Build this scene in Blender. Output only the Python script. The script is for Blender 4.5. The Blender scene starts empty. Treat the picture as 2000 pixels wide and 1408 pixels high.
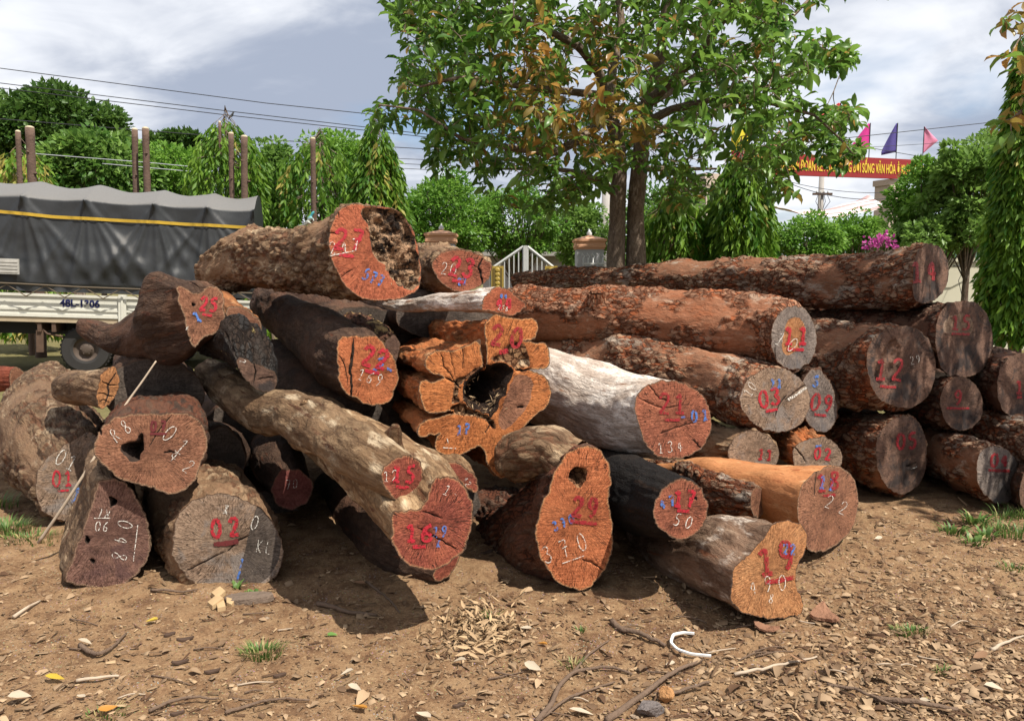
import bpy, math, random
import numpy as np
from mathutils import Vector, Matrix
from mathutils.geometry import delaunay_2d_cdt

random.seed(7)
RNG = np.random.default_rng(7)
SC = bpy.context.scene
COL = SC.collection
R = math.radians

# ------------------------------------------------------------------ camera, sky, sun, exposure
FPX = 1500.0            # focal length in pixels of the 2000 x 1408 photograph
CAM_Z = 1.6
HORIZON = 545.0
PITCH = math.atan((704 - HORIZON) / FPX)
cam_data = bpy.data.cameras.new('camera')
cam = bpy.data.objects.new('camera', cam_data)
COL.objects.link(cam)
cam_data.sensor_width = 36.0
cam_data.lens = FPX / 2000 * 36.0
cam_data.clip_end = 3000
cam.location = (0, 0, CAM_Z)
cam.rotation_euler = (R(90) - PITCH, 0, 0)
SC.camera = cam

SUN = Vector((0.40, -0.33, 0.86)).normalized()      # direction towards the sun
SUN_EL = math.asin(SUN.z)
sun_data = bpy.data.lights.new('sun', 'SUN')
sun_data.energy = 5.0
sun_data.angle = R(0.5)
sun_data.color = (1.0, 0.95, 0.86)
sun = bpy.data.objects.new('sun', sun_data)
COL.objects.link(sun)
sun.rotation_euler = SUN.to_track_quat('Z', 'Y').to_euler()
sun.location = (4, -4, 12)

world = bpy.data.worlds.new('World')
SC.world = world
world.use_nodes = True
SC.view_settings.view_transform = 'Standard'
SC.view_settings.look = 'None'
SC.view_settings.gamma = 1.0
SC.view_settings.use_curve_mapping = False
SC.view_settings.exposure = 0.45
SC.cycles.diffuse_bounces = 1


class NB:
    """small node builder"""
    def __init__(self, tree):
        self.t = tree
        tree.nodes.clear()

    def n(self, typ, props=None, **ins):
        nd = self.t.nodes.new(typ)
        for k, v in (props or {}).items():
            setattr(nd, k, v)
        for k, v in ins.items():
            self.set(nd, k, v)
        return nd

    def set(self, nd, k, v):
        if isinstance(k, str) and k.startswith('i') and k[1:].isdigit():
            s = nd.inputs[int(k[1:])]
        else:
            s = nd.inputs[k.replace('_', ' ')]
        if isinstance(v, bpy.types.NodeSocket):
            self.t.links.new(v, s)
        elif isinstance(v, bpy.types.Node):
            self.t.links.new(v.outputs[0], s)
        else:
            if s.type == 'RGBA' and len(v) == 3:
                v = (*v, 1)
            s.default_value = v

    def math(self, op, a, b=0.0, c=0.0, clamp=False):
        return self.n('ShaderNodeMath', {'operation': op, 'use_clamp': clamp}, i0=a, i1=b, i2=c).outputs[0]

    def vmath(self, op, a, b=(0, 0, 0)):
        nd = self.n('ShaderNodeVectorMath', {'operation': op}, i0=a)
        if op == 'SCALE':
            self.set(nd, 'Scale', b)
        else:
            self.set(nd, 'i1', b)
        return nd.outputs['Value'] if op in ('LENGTH', 'DOT_PRODUCT') else nd.outputs[0]

    def mix(self, f, a, b, mode='MIX'):
        nd = self.t.nodes.new('ShaderNodeMix')
        nd.data_type = 'RGBA'
        nd.blend_type = mode
        for idx, v in ((0, f), (6, a), (7, b)):
            s = nd.inputs[idx]
            if isinstance(v, bpy.types.NodeSocket):
                self.t.links.new(v, s)
            else:
                s.default_value = (*v, 1) if isinstance(v, tuple) and len(v) == 3 else v
        return nd.outputs[2]

    def ramp(self, v, lo, hi):
        return self.n('ShaderNodeMapRange', {'clamp': True, 'interpolation_type': 'SMOOTHSTEP'}, i0=v, i1=lo, i2=hi, i3=0.0, i4=1.0).outputs[0]

    def noise(self, vec, scale, detail=4, rough=.55, dist=0.0):
        nd = self.n('ShaderNodeTexNoise', Scale=scale, Detail=detail, Roughness=rough, Distortion=dist)
        if vec is not None:
            self.set(nd, 'Vector', vec)
        return nd.outputs[0]

    def attr(self, name, out='Vector'):
        nd = self.n('ShaderNodeAttribute', {'attribute_name': name})
        return nd.outputs[out]

    def mapv(self, v, scale=(1, 1, 1), rot=(0, 0, 0), loc=(0, 0, 0)):
        return self.n('ShaderNodeMapping', Vector=v, Scale=scale, Rotation=rot, Location=loc).outputs[0]


# --- world: clear Nishita sky with a broken layer of cloud over it
nb = NB(world.node_tree)
wout = nb.n('ShaderNodeOutputWorld')
bg = nb.n('ShaderNodeBackground', Strength=0.1)
sky = nb.n('ShaderNodeTexSky', {'sky_type': 'NISHITA', 'sun_disc': False, 'sun_elevation': SUN_EL,
                                'sun_rotation': math.atan2(SUN.x, SUN.y), 'altitude': 500.0})
tc = nb.n('ShaderNodeTexCoord').outputs['Generated']
sep = nb.n('ShaderNodeSeparateXYZ', Vector=tc)
zc = nb.math('MAXIMUM', sep.outputs[2], 0.0)
den = nb.math('ADD', zc, 0.22)
cx_ = nb.math('DIVIDE', sep.outputs[0], den)
cy_ = nb.math('DIVIDE', sep.outputs[1], den)
pv = nb.n('ShaderNodeCombineXYZ', X=cx_, Y=cy_, Z=0.0).outputs[0]
n1 = nb.noise(nb.mapv(pv, (1, 1, 1), (0, 0, 0), (3.1, 1.7, 0)), 0.9, 6, .52, .35)
n2 = nb.noise(nb.mapv(pv, (1, 1.3, 1), (0, 0, 0), (7.3, 4.2, 2)), 2.1, 7, .55, .5)
shade = nb.math('ADD', nb.math('MULTIPLY', n1, 0.65), nb.math('MULTIPLY', n2, 0.35))
cl = nb.ramp(shade, 0.40, 0.58)
c_dark = (3.15, 3.55, 4.45)
c_lite = (7.6, 7.75, 8.1)
cloud = nb.mix(cl, c_dark, c_lite)
cover = nb.ramp(nb.noise(nb.mapv(pv, (1, 1, 1), (0, 0, 0), (1.3, 9.1, 5)), 1.25, 5, .5, .3), 0.30, 0.46)
skyc = nb.mix(nb.math('MULTIPLY', cover, 0.96), sky.outputs[0], cloud)
nb.set(bg, 'Color', skyc)
nb.t.links.new(bg.outputs[0], wout.inputs[0])


# ------------------------------------------------------------------ geometry helpers
def ray(px, py):
    x = (px - 1000) / FPX
    y = -(py - 704) / FPX
    c, s = math.cos(PITCH), math.sin(PITCH)
    return Vector((x, c + y * s, -s + y * c))


def P(px, py, d):
    """world point seen at a photo pixel, d metres ahead of the camera"""
    r = ray(px, py)
    return Vector((0, 0, CAM_Z)) + r * (d / r.y)


def G(px, py, z=0.0):
    r = ray(px, py)
    return Vector((0, 0, CAM_Z)) + r * ((z - CAM_Z) / r.z)


def on_plane(px, py, c, n):
    r = ray(px, py)
    o = Vector((0, 0, CAM_Z))
    dn = r.dot(n)
    if dn > -0.12:
        dn = -0.12
    return o + r * ((c - o).dot(n) / dn)


def zoomed(pts, ox, oy, s):
    return [(ox + x / s, oy + y / s) for x, y in pts]


def _h(ix, iy, iz, seed):
    h = (ix.astype(np.int64) * 374761393 + iy.astype(np.int64) * 668265263 + iz.astype(np.int64) * 2147483647 + seed * 974711) & 0xFFFFFFFF
    h = ((h ^ (h >> 13)) * 1274126177) & 0xFFFFFFFF
    h = ((h ^ (h >> 16)) * 2246822519) & 0xFFFFFFFF
    return ((h ^ (h >> 15)) & 0xFFFFFF) / float(0x1000000)


def vnoise(p, seed=0):
    i = np.floor(p).astype(np.int64)
    f = p - i
    f = f * f * (3 - 2 * f)
    r = 0
    for dx in (0, 1):
        wx = f[..., 0] if dx else 1 - f[..., 0]
        for dy in (0, 1):
            wy = f[..., 1] if dy else 1 - f[..., 1]
            for dz in (0, 1):
                wz = f[..., 2] if dz else 1 - f[..., 2]
                r = r + wx * wy * wz * _h(i[..., 0] + dx, i[..., 1] + dy, i[..., 2] + dz, seed)
    return r


def fbm(p, octv=4, seed=0):
    r, a, t = 0, .5, 0
    for k in range(octv):
        r = r + a * vnoise(p * 2 ** k + k * 17.3, seed + k)
        t += a
        a *= .5
    return r / t - .5


def worley(p, seed=0):
    i = np.floor(p).astype(np.int64)
    f1 = np.full(p.shape[:-1], 9.0)
    f2 = f1.copy()
    cid = np.zeros_like(f1)
    for dx in (-1, 0, 1):
        for dy in (-1, 0, 1):
            for dz in (-1, 0, 1):
                jx, jy, jz = i[..., 0] + dx, i[..., 1] + dy, i[..., 2] + dz
                q = np.stack([jx + _h(jx, jy, jz, seed), jy + _h(jx, jy, jz, seed + 1), jz + _h(jx, jy, jz, seed + 2)], -1)
                d = np.sqrt(((p - q) ** 2).sum(-1))
                c = _h(jx, jy, jz, seed + 3)
                near = d < f1
                f2 = np.where(near, f1, np.minimum(f2, d))
                cid = np.where(near, c, cid)
                f1 = np.where(near, d, f1)
    return f1, f2, cid


def sstep(a, b, x):
    t = np.clip((x - a) / (b - a), 0, 1)
    return t * t * (3 - 2 * t)


def np_mesh(name, verts, faces, attrs=None, smooth=False, mat_idx=None):
    """faces: (n,k) int array, or list of such arrays"""
    me = bpy.data.meshes.new(name)
    if not isinstance(faces, list):
        faces = [faces]
    faces = [np.asarray(f, np.int64) for f in faces if len(f)]
    verts = np.asarray(verts, np.float64)
    nl = sum(f.size for f in faces)
    nf = sum(len(f) for f in faces)
    me.vertices.add(len(verts))
    me.vertices.foreach_set('co', verts.ravel())
    me.loops.add(nl)
    me.polygons.add(nf)
    me.loops.foreach_set('vertex_index', np.concatenate([f.ravel() for f in faces]))
    tot = np.concatenate([np.full(len(f), f.shape[1]) for f in faces])
    st = np.concatenate([[0], np.cumsum(tot)[:-1]])
    me.polygons.foreach_set('loop_start', st)
    me.polygons.foreach_set('loop_total', tot)
    if mat_idx is not None:
        me.polygons.foreach_set('material_index', np.asarray(mat_idx, np.int32))
    me.polygons.foreach_set('use_smooth', np.full(nf, smooth))
    for k, v in (attrs or {}).items():
        v = np.asarray(v, np.float64)
        if v.ndim == 2:
            a = me.attributes.new(k, 'FLOAT_VECTOR', 'POINT')
            a.data.foreach_set('vector', v.ravel())
        else:
            a = me.attributes.new(k, 'FLOAT', 'POINT')
            a.data.foreach_set('value', v)
    me.update()
    me.validate()
    return me


def tag(o, label=None, cat=None, group=None, kind=None):
    if label:
        o['label'] = label
    if cat:
        o['category'] = cat
    if group:
        o['group'] = group
    if kind:
        o['kind'] = kind
    return o


def obj(name, me, mats=None, parent=None, **kw):
    o = bpy.data.objects.new(name, me)
    COL.objects.link(o)
    if mats is not None and me is not None:
        for m in (mats if isinstance(mats, (list, tuple)) else [mats]):
            me.materials.append(m)
    if parent is not None:
        o.parent = parent
    return tag(o, **kw)


def empty(name, loc=(0, 0, 0), **kw):
    o = bpy.data.objects.new(name, None)
    COL.objects.link(o)
    o.location = loc
    o.empty_display_size = .2
    return tag(o, **kw)


class MB:
    """collects boxes, tubes and so on, in world coordinates, into one mesh"""
    def __init__(self):
        self.v, self.f, self.m = [], [], []

    def add(self, vs, fs, mi=0):
        o = len(self.v)
        self.v += [tuple(v) for v in vs]
        self.f += [tuple(i + o for i in f) for f in fs]
        self.m += [mi] * len(fs)

    def box(self, a, b, mi=0, bev=0.0):
        x0, y0, z0 = a
        x1, y1, z1 = b
        vs = [(x0, y0, z0), (x1, y0, z0), (x1, y1, z0), (x0, y1, z0), (x0, y0, z1), (x1, y0, z1), (x1, y1, z1), (x0, y1, z1)]
        self.add(vs, [(3, 2, 1, 0), (4, 5, 6, 7), (0, 1, 5, 4), (1, 2, 6, 5), (2, 3, 7, 6), (3, 0, 4, 7)], mi)

    def tube(self, pts, rad, seg=8, mi=0, caps=True):
        pts = [Vector(p) for p in pts]
        n = len(pts)
        rads = rad if isinstance(rad, (list, tuple)) else [rad] * n
        rings = []
        t0 = (pts[1] - pts[0]).normalized()
        ref = Vector((0, 0, 1)) if abs(t0.z) < .9 else Vector((1, 0, 0))
        u = t0.cross(ref).normalized()
        for i, p in enumerate(pts):
            t = (pts[min(i + 1, n - 1)] - pts[max(i - 1, 0)]).normalized()
            u = (u - t * u.dot(t)).normalized()
            w = t.cross(u)
            rings.append([p + (u * math.cos(2 * math.pi * k / seg) + w * math.sin(2 * math.pi * k / seg)) * rads[i] for k in range(seg)])
        vs = [q for r in rings for q in r]
        fs = []
        for i in range(n - 1):
            for k in range(seg):
                a = i * seg + k
                b = i * seg + (k + 1) % seg
                fs.append((a, b, b + seg, a + seg))
        if caps:
            fs.append(tuple(range(seg - 1, -1, -1)))
            fs.append(tuple((n - 1) * seg + k for k in range(seg)))
        self.add(vs, fs, mi)

    def lathe(self, c, prof, seg=24, axis='z', mi=0):
        vs, fs = [], []
        for r, h in prof:
            for k in range(seg):
                a = 2 * math.pi * k / seg
                if axis == 'z':
                    vs.append((c[0] + r * math.cos(a), c[1] + r * math.sin(a), c[2] + h))
                else:
                    vs.append((c[0] + r * math.cos(a), c[1] + h, c[2] + r * math.sin(a)))
        for i in range(len(prof) - 1):
            for k in range(seg):
                a = i * seg + k
                b = i * seg + (k + 1) % seg
                fs.append((a, b, b + seg, a + seg))
        self.add(vs, fs, mi)

    def mesh(self, name, smooth=False):
        me = bpy.data.meshes.new(name)
        me.from_pydata(self.v, [], self.f)
        me.polygons.foreach_set('material_index', np.asarray(self.m, np.int32))
        me.polygons.foreach_set('use_smooth', np.full(len(self.f), smooth))
        me.update()
        return me

    def obj(self, name, mats, parent=None, smooth=False, **kw):
        return obj(name, self.mesh(name, smooth), mats, parent, **kw)


# ------------------------------------------------------------------ materials
def new_mat(name):
    m = bpy.data.materials.new(name)
    m.use_nodes = True
    nb = NB(m.node_tree)
    out = nb.n('ShaderNodeOutputMaterial')
    return m, nb, out


def plain(name, col, rough=.7, metal=0.0, var=.12, scale=6.0, bump=.1, bscale=30.0, spec=.3):
    m, nb, out = new_mat(name)
    g = nb.n('ShaderNodeTexCoord').outputs['Object']
    f = nb.noise(g, scale, 5, .6)
    c = nb.mix(f, tuple(x * (1 - var) for x in col), tuple(min(1, x * (1 + var)) for x in col))
    bp = nb.n('ShaderNodeBump', Strength=bump, Distance=.02, Height=nb.noise(g, bscale, 4, .6))
    b = nb.n('ShaderNodeBsdfPrincipled', Base_Color=c, Roughness=rough, Metallic=metal, Normal=bp)
    nb.set(b, 'Specular IOR Level', spec)
    nb.t.links.new(b.outputs[0], out.inputs[0])
    return m


def bark_mat(name, plate_a, plate_b, inner, patch, patch_amt=.45, lichen=None, lich_amt=.62, rough=.85, fine=1.0, spec=.2, flake=1.0, fscale=27.0, stretch=.42):
    """plates in two tones over an inner bark colour, with weathered patches"""
    m, nb, out = new_mat(name)
    lc = nb.attr('lc')
    plate = nb.attr('plate', 'Fac')
    edge = nb.attr('edge', 'Fac')
    st = nb.mapv(lc, (1, 1, .3))
    nf = nb.noise(st, 38, 6, .68, .6)
    nm = nb.noise(nb.mapv(lc, (1, 1, .45)), 7.5, 5, .6, .3)
    # fine scales: warped cells stretched along the grain
    wl = nb.vmath('ADD', nb.mapv(lc, (1, 1, stretch)), nb.vmath('SCALE', nb.vmath('SUBTRACT', nb.n('ShaderNodeTexNoise', Vector=lc, Scale=16.0, Detail=4.0, Roughness=.6).outputs[1], (.5, .5, .5)), .055))
    ve = nb.n('ShaderNodeTexVoronoi', {'feature': 'DISTANCE_TO_EDGE'}, Vector=wl, Scale=fscale)
    vc = nb.n('ShaderNodeTexVoronoi', {'feature': 'F1'}, Vector=wl, Scale=fscale)
    vid = nb.n('ShaderNodeSeparateColor', Color=vc.outputs['Color']).outputs[0]
    vedge = nb.ramp(nb.math('ADD', ve.outputs['Distance'], nb.math('MULTIPLY', nb.math('SUBTRACT', nf, .5), .30)), .0, .16)
    pm = nb.math('ADD', nb.math('ADD', nb.math('MULTIPLY', plate, .34), nb.math('MULTIPLY', vid, .30 * flake)), nb.math('MULTIPLY', nf, .55))
    c = nb.mix(nb.ramp(pm, .36, .80), plate_a, plate_b)
    inn = nb.mix(nf, tuple(x * .55 for x in inner), tuple(min(1, x * 1.3) for x in inner))
    e = nb.math('ADD', edge, nb.math('MULTIPLY', nb.math('SUBTRACT', nf, .5), .9))
    shed = nb.attr('shed', 'Fac')
    keepf = nb.math('MULTIPLY', nb.math('SUBTRACT', 1.0, nb.math('MULTIPLY', shed, .85)), flake)
    c = nb.mix(nb.ramp(e, .12, .40), inn, c)
    c = nb.mix(nb.math('MULTIPLY', nb.math('SUBTRACT', 1.0, vedge), keepf), c, tuple(x * .38 for x in inner))
    c = nb.mix(nb.math('MULTIPLY', shed, .8), c, nb.mix(nm, inn, plate_b))
    pt = nb.math('MULTIPLY', nb.ramp(nb.math('ADD', nm, nb.math('MULTIPLY', nb.math('SUBTRACT', vid, .5), .16 * flake)), 1 - patch_amt, 1 - patch_amt + .14), nb.ramp(nf, .32, .56))
    c = nb.mix(pt, c, patch)
    if lichen:
        ln = nb.noise(nb.mapv(lc, (1, 1, .6), (0, 0, 0), (2, 8, 4)), 9, 6, .7, .4)
        c = nb.mix(nb.ramp(ln, lich_amt, lich_amt + .08), c, lichen)
    # dirt-toned fine speckle
    sk = nb.noise(st, 120, 3, .7)
    c = nb.mix(nb.math('MULTIPLY', nb.ramp(sk, .50, .72), .5), c, tuple(x * .3 for x in inner))
    h = nb.math('ADD', nb.math('MULTIPLY', nf, 1.0), nb.math('MULTIPLY', sk, .35))
    h = nb.math('ADD', h, nb.math('MULTIPLY', nb.math('ADD', nb.math('MULTIPLY', vid, .9), nb.math('MULTIPLY', vedge, .7)), keepf))
    rnd = nb.n('ShaderNodeObjectInfo').outputs['Random']
    c = nb.mix(1.0, c, nb.mix(rnd, (.82, .79, .76), (1.14, 1.08, 1.0)), 'MULTIPLY')
    bp = nb.n('ShaderNodeBump', Strength=fine, Distance=.016, Height=h)
    b = nb.n('ShaderNodeBsdfPrincipled', Base_Color=c, Roughness=rough, Normal=bp)
    nb.set(b, 'Specular IOR Level', spec)
    nb.t.links.new(b.outputs[0], out.inputs[0])
    return m


def cut_mat(name, heart, heart2, sap, stain, stain_amt=.3, checks=.5, saw=.4, saw_rot=.5, rays=28, rim=(.12, .07, .045), sapw=.009):
    """sawn end grain: heartwood with rays, fine checks, saw marks, sapwood band and bark rim"""
    m, nb, out = new_mat(name)
    fc = nb.attr('fc')
    sp = nb.n('ShaderNodeSeparateXYZ', Vector=fc)
    uv = nb.n('ShaderNodeCombineXYZ', X=sp.outputs[0], Y=sp.outputs[1], Z=0.0).outputs[0]
    wv = nb.vmath('ADD', uv, nb.vmath('SCALE', nb.vmath('SUBTRACT', nb.n('ShaderNodeTexNoise', Vector=uv, Scale=7.0, Detail=3.0).outputs[1], (.5, .5, .5)), .05))
    rl = nb.vmath('LENGTH', wv)
    un = nb.vmath('NORMALIZE', wv)
    usp = nb.n('ShaderNodeSeparateXYZ', Vector=un)
    pol = nb.n('ShaderNodeCombineXYZ', X=usp.outputs[0], Y=usp.outputs[1], Z=nb.math('MULTIPLY', rl, .6)).outputs[0]
    ray_n = nb.noise(pol, rays, 4, .65)
    rings = nb.noise(nb.n('ShaderNodeCombineXYZ', X=nb.math('MULTIPLY', rl, 60.0), Y=nb.math('MULTIPLY', usp.outputs[0], .8), Z=nb.math('MULTIPLY', usp.outputs[1], .8)).outputs[0], 1.0, 3, .6)
    sawv = nb.mapv(uv, (4, 95, 1), (0, 0, saw_rot))
    sawn = nb.noise(sawv, 1.6, 4, .7, .3)
    blot = nb.noise(uv, 5.0, 5, .62, .5)
    c = nb.mix(nb.ramp(nb.math('ADD', nb.math('MULTIPLY', blot, .6), nb.math('MULTIPLY', ray_n, .4)), .38, .62), heart, heart2)
    c = nb.mix(nb.math('MULTIPLY', nb.ramp(blot, .52, .36), .5), c, tuple(x * .6 for x in heart))
    fib = nb.noise(pol, rays * 3.2, 3, .7)
    c = nb.mix(nb.math('MULTIPLY', nb.ramp(fib, .5, .70), .42), c, tuple(x * .42 for x in heart))
    c = nb.mix(nb.math('MULTIPLY', nb.ramp(fib, .48, .34), .35), c, tuple(min(1, x * 1.3 + .04) for x in heart2))
    c = nb.mix(nb.math('MULTIPLY', nb.ramp(rings, .45, .7), .5), c, tuple(x * .62 for x in heart))
    c = nb.mix(nb.math('MULTIPLY', nb.ramp(sawn, .5, .72), saw), c, tuple(x * .45 for x in heart))
    c = nb.mix(nb.math('MULTIPLY', nb.ramp(sawn, .5, .3), saw * .4), c, tuple(min(1, x * 1.35 + .03) for x in heart2))
    # sapwood band and bark rim by distance from the edge
    rd = nb.math('ADD', sp.outputs[2], nb.math('MULTIPLY', nb.math('SUBTRACT', nb.noise(uv, 30, 3, .6), .5), .016))
    c = nb.mix(nb.math('MULTIPLY', nb.ramp(rd, sapw + .004, sapw * .5), .75), c, sap)
    # stains and grey weather
    sn = nb.noise(nb.mapv(uv, (1, 1, 1), (0, 0, 0), (4, 2, 7)), 4.2, 6, .65, .6)
    c = nb.mix(nb.ramp(sn, 1 - stain_amt - .06, 1 - stain_amt + .08), c, nb.mix(nb.noise(uv, 40, 4, .7), stain, tuple(x * 1.7 for x in stain)))
    ck = nb.noise(pol, rays * .55, 2, .5, .15)
    ckm = nb.math('MULTIPLY', nb.math('SUBTRACT', 1.0, nb.ramp(nb.math('ABSOLUTE', nb.math('SUBTRACT', ck, .5)), .006, .020)), nb.ramp(nb.noise(uv, 9, 3, .6), .42, .54))
    c = nb.mix(nb.math('MULTIPLY', ckm, checks), c, (.022, .012, .008))
    c = nb.mix(nb.ramp(rd, .006, .002), c, rim)
    h = nb.math('SUBTRACT', nb.math('ADD', nb.math('MULTIPLY', sawn, saw), nb.math('MULTIPLY', nb.noise(uv, 90, 4, .7), .5)), nb.math('MULTIPLY', ckm, 1.6 * checks))
    h = nb.math('ADD', h, nb.math('MULTIPLY', ray_n, .4))
    h = nb.math('SUBTRACT', h, nb.math('MULTIPLY', nb.ramp(fib, .5, .68), .5))
    bp = nb.n('ShaderNodeBump', Strength=.9, Distance=.010, Height=h)
    b = nb.n('ShaderNodeBsdfPrincipled', Base_Color=c, Roughness=.78, Normal=bp)
    nb.set(b, 'Specular IOR Level', .22)
    nb.t.links.new(b.outputs[0], out.inputs[0])
    return m


def paint_mat(name, col, lo=.36, hi=.52, scale=55):
    m, nb, out = new_mat(name)
    g = nb.n('ShaderNodeTexCoord').outputs['Object']
    f = nb.ramp(nb.noise(g, scale, 4, .75), lo, hi)
    f2 = nb.noise(g, 14, 3, .6)
    b = nb.n('ShaderNodeBsdfPrincipled', Base_Color=nb.mix(f2, tuple(x * .75 for x in col), tuple(min(1, x * 1.2) for x in col)), Roughness=.6)
    t = nb.n('ShaderNodeBsdfTransparent')
    mx = nb.n('ShaderNodeMixShader', i0=f, i1=t.outputs[0], i2=b.outputs[0])
    nb.t.links.new(mx.outputs[0], out.inputs[0])
    return m


def leaf_mat(name, a, b_, dry=None, trans=.35, rough=.42, spec=.4):
    """leaf colour runs a..b_ with the leaf's own tone; 'dry' takes over where the leaf has withered"""
    m, nb, out = new_mat(name)
    v = nb.attr('tone', 'Fac')
    c = nb.mix(v, a, b_)
    if dry:
        dv = nb.attr('dry', 'Fac')
        c = nb.mix(dv, c, nb.mix(v, dry, tuple(min(1, x * 1.6) for x in dry)))
    b = nb.n('ShaderNodeBsdfPrincipled', Base_Color=c, Roughness=rough)
    nb.set(b, 'Specular IOR Level', spec)
    t = nb.n('ShaderNodeBsdfTranslucent', Color=nb.mix(.5, c, (.35, .5, .05), 'MULTIPLY') if False else c)
    mx = nb.n('ShaderNodeMixShader', i0=trans, i1=b.outputs[0], i2=t.outputs[0])
    nb.t.links.new(mx.outputs[0], out.inputs[0])
    return m


BARK = {
    'flaky': bark_mat('bark_flaky', (.115, .068, .046), (.31, .20, .13), (.30, .095, .040), (.40, .34, .28), .44),
    'flaky_red': bark_mat('bark_flaky_red', (.17, .080, .046), (.40, .215, .13), (.40, .12, .045), (.46, .32, .23), .42, fscale=30),
    'flaky_dark': bark_mat('bark_flaky_dark', (.058, .040, .030), (.18, .115, .08), (.17, .06, .032), (.28, .21, .165), .34),
    'rough_tan': bark_mat('bark_rough_tan', (.13, .082, .050), (.30, .205, .125), (.17, .085, .048), (.44, .335, .225), .44, flake=.5, fscale=17, stretch=.42),
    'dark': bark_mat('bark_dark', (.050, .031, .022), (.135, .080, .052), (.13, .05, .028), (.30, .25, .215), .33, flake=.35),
    'white': bark_mat('bark_white', (.46, .385, .33), (.74, .68, .62), (.30, .17, .11), (.80, .75, .70), .54, flake=.2, fscale=16, stretch=.2),
    'tan': bark_mat('bark_tan', (.175, .105, .056), (.43, .30, .175), (.14, .065, .033), (.56, .45, .31), .46, flake=.35, fscale=14, stretch=.25),
    'peeled': bark_mat('bark_peeled', (.48, .20, .08), (.64, .33, .15), (.40, .13, .05), (.70, .47, .26), .42, rough=.65, flake=.08, fine=.6),
    'char': bark_mat('bark_char', (.010, .010, .011), (.040, .037, .035), (.03, .02, .015), (.12, .10, .075), .26, lichen=(.36, .28, .11), lich_amt=.63, flake=.9, fscale=34, stretch=.7),
    'black': bark_mat('bark_black', (.008, .007, .007), (.020, .017, .015), (.03, .018, .012), (.045, .036, .03), .22, flake=.3),
    'lichen': bark_mat('bark_lichen', (.05, .03, .02), (.11, .065, .04), (.12, .05, .03), (.2, .15, .1), .3, lichen=(.55, .38, .17), lich_amt=.50),
    'split': bark_mat('bark_split', (.20, .078, .032), (.46, .215, .09), (.46, .15, .05), (.46, .30, .165), .40, flake=.35, fscale=22, stretch=.12),
    'red': bark_mat('bark_red', (.20, .05, .03), (.32, .09, .05), (.30, .08, .04), (.3, .14, .09), .35, flake=.4),
    'grey': bark_mat('bark_grey', (.13, .080, .054), (.34, .245, .175), (.20, .085, .045), (.56, .49, .43), .44, flake=.3, fscale=18, stretch=.18),
}
CUT = {
    'orange': cut_mat('cut_orange', (.50, .145, .055), (.60, .20, .08), (.54, .29, .13), (.16, .085, .05), .20, .75, .6, .8),
    'coral': cut_mat('cut_coral', (.43, .115, .055), (.50, .15, .07), (.48, .20, .10), (.24, .08, .045), .22, .5, .5, 1.2),
    'amber': cut_mat('cut_amber', (.47, .145, .042), (.58, .205, .065), (.60, .32, .14), (.28, .12, .05), .24, .6, .6, 1.35),
    'brown': cut_mat('cut_brown', (.27, .115, .065), (.36, .165, .09), (.38, .24, .14), (.10, .055, .045), .28, .7, .5, .9),
    'red': cut_mat('cut_red', (.29, .070, .045), (.40, .115, .062), (.45, .24, .12), (.12, .04, .03), .22, 1.0, .5, .2),
    'redline': cut_mat('cut_redline', (.33, .105, .058), (.44, .15, .08), (.40, .2, .11), (.15, .06, .04), .22, 1.0, .9, .12),
    'grey': cut_mat('cut_grey', (.27, .175, .115), (.38, .26, .175), (.32, .23, .16), (.20, .165, .14), .45, .8, .5, .7),
    'slate': cut_mat('cut_slate', (.20, .155, .13), (.31, .25, .21), (.27, .2, .15), (.125, .11, .105), .42, .8, .45, .4),
    'dark': cut_mat('cut_dark', (.15, .085, .060), (.24, .135, .09), (.2, .12, .08), (.045, .034, .030), .46, .7, .5, .5),
    'violet': cut_mat('cut_violet', (.175, .085, .062), (.26, .14, .10), (.34, .22, .14), (.10, .052, .044), .42, .5, .5, .15),
    'ash': cut_mat('cut_ash', (.095, .072, .058), (.15, .115, .09), (.14, .1, .075), (.07, .055, .048), .4, .5, .5, .7),  # on the gap fillers, shade is put into this dark colour
    'pink': cut_mat('cut_pink', (.30, .085, .070), (.36, .12, .09), (.3, .14, .09), (.16, .05, .045), .3, .4, .3, .4),
    'yellow': cut_mat('cut_yellow', (.47, .195, .075), (.56, .27, .115), (.50, .22, .085), (.33, .14, .06), .2, .5, .32, .9),
}
RED = paint_mat('red_paint', (.31, .014, .020), .38, .54, 95)  # darker red; on some shaded log ends it also carries the shade
RED_B = paint_mat('bright_red_paint', (.42, .012, .026), .37, .53, 95)
MAROON = paint_mat('maroon_paint', (.12, .015, .015), .3, .42)
BLUE = paint_mat('blue_paint', (.07, .17, .46), .42, .56)
CHALK = paint_mat('white_chalk', (.74, .70, .62), .42, .56, 110)
ROT = bark_mat('rotten_wood', (.012, .010, .009), (.07, .045, .032), (.03, .02, .015), (.52, .33, .20), .60, rough=.95, fine=1.0, flake=.5, fscale=40, stretch=1)
HOLROT = bark_mat('hollow_fibres', (.018, .011, .008), (.065, .038, .024), (.05, .02, .01), (.30, .19, .11), .36, rough=.95, flake=.3, fscale=30, stretch=.5)
HOLLOW = plain('hollow_wood', (.045, .028, .02), .95, var=.6, scale=20, bump=.8, bscale=60)
CRUMB = bark_mat('crumbly_wood', (.16, .07, .035), (.36, .21, .11), (.20, .07, .03), (.5, .4, .28), .42, rough=.95, fine=1.0)


# ------------------------------------------------------------------ logs
def chaikin(p, it=2):
    p = np.asarray(p, float)
    for _ in range(it):
        q = np.roll(p, -1, 0)
        a, b = .75 * p + .25 * q, .25 * p + .75 * q
        p = np.empty((2 * len(a), 2))
        p[0::2], p[1::2] = a, b
    return p


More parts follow.
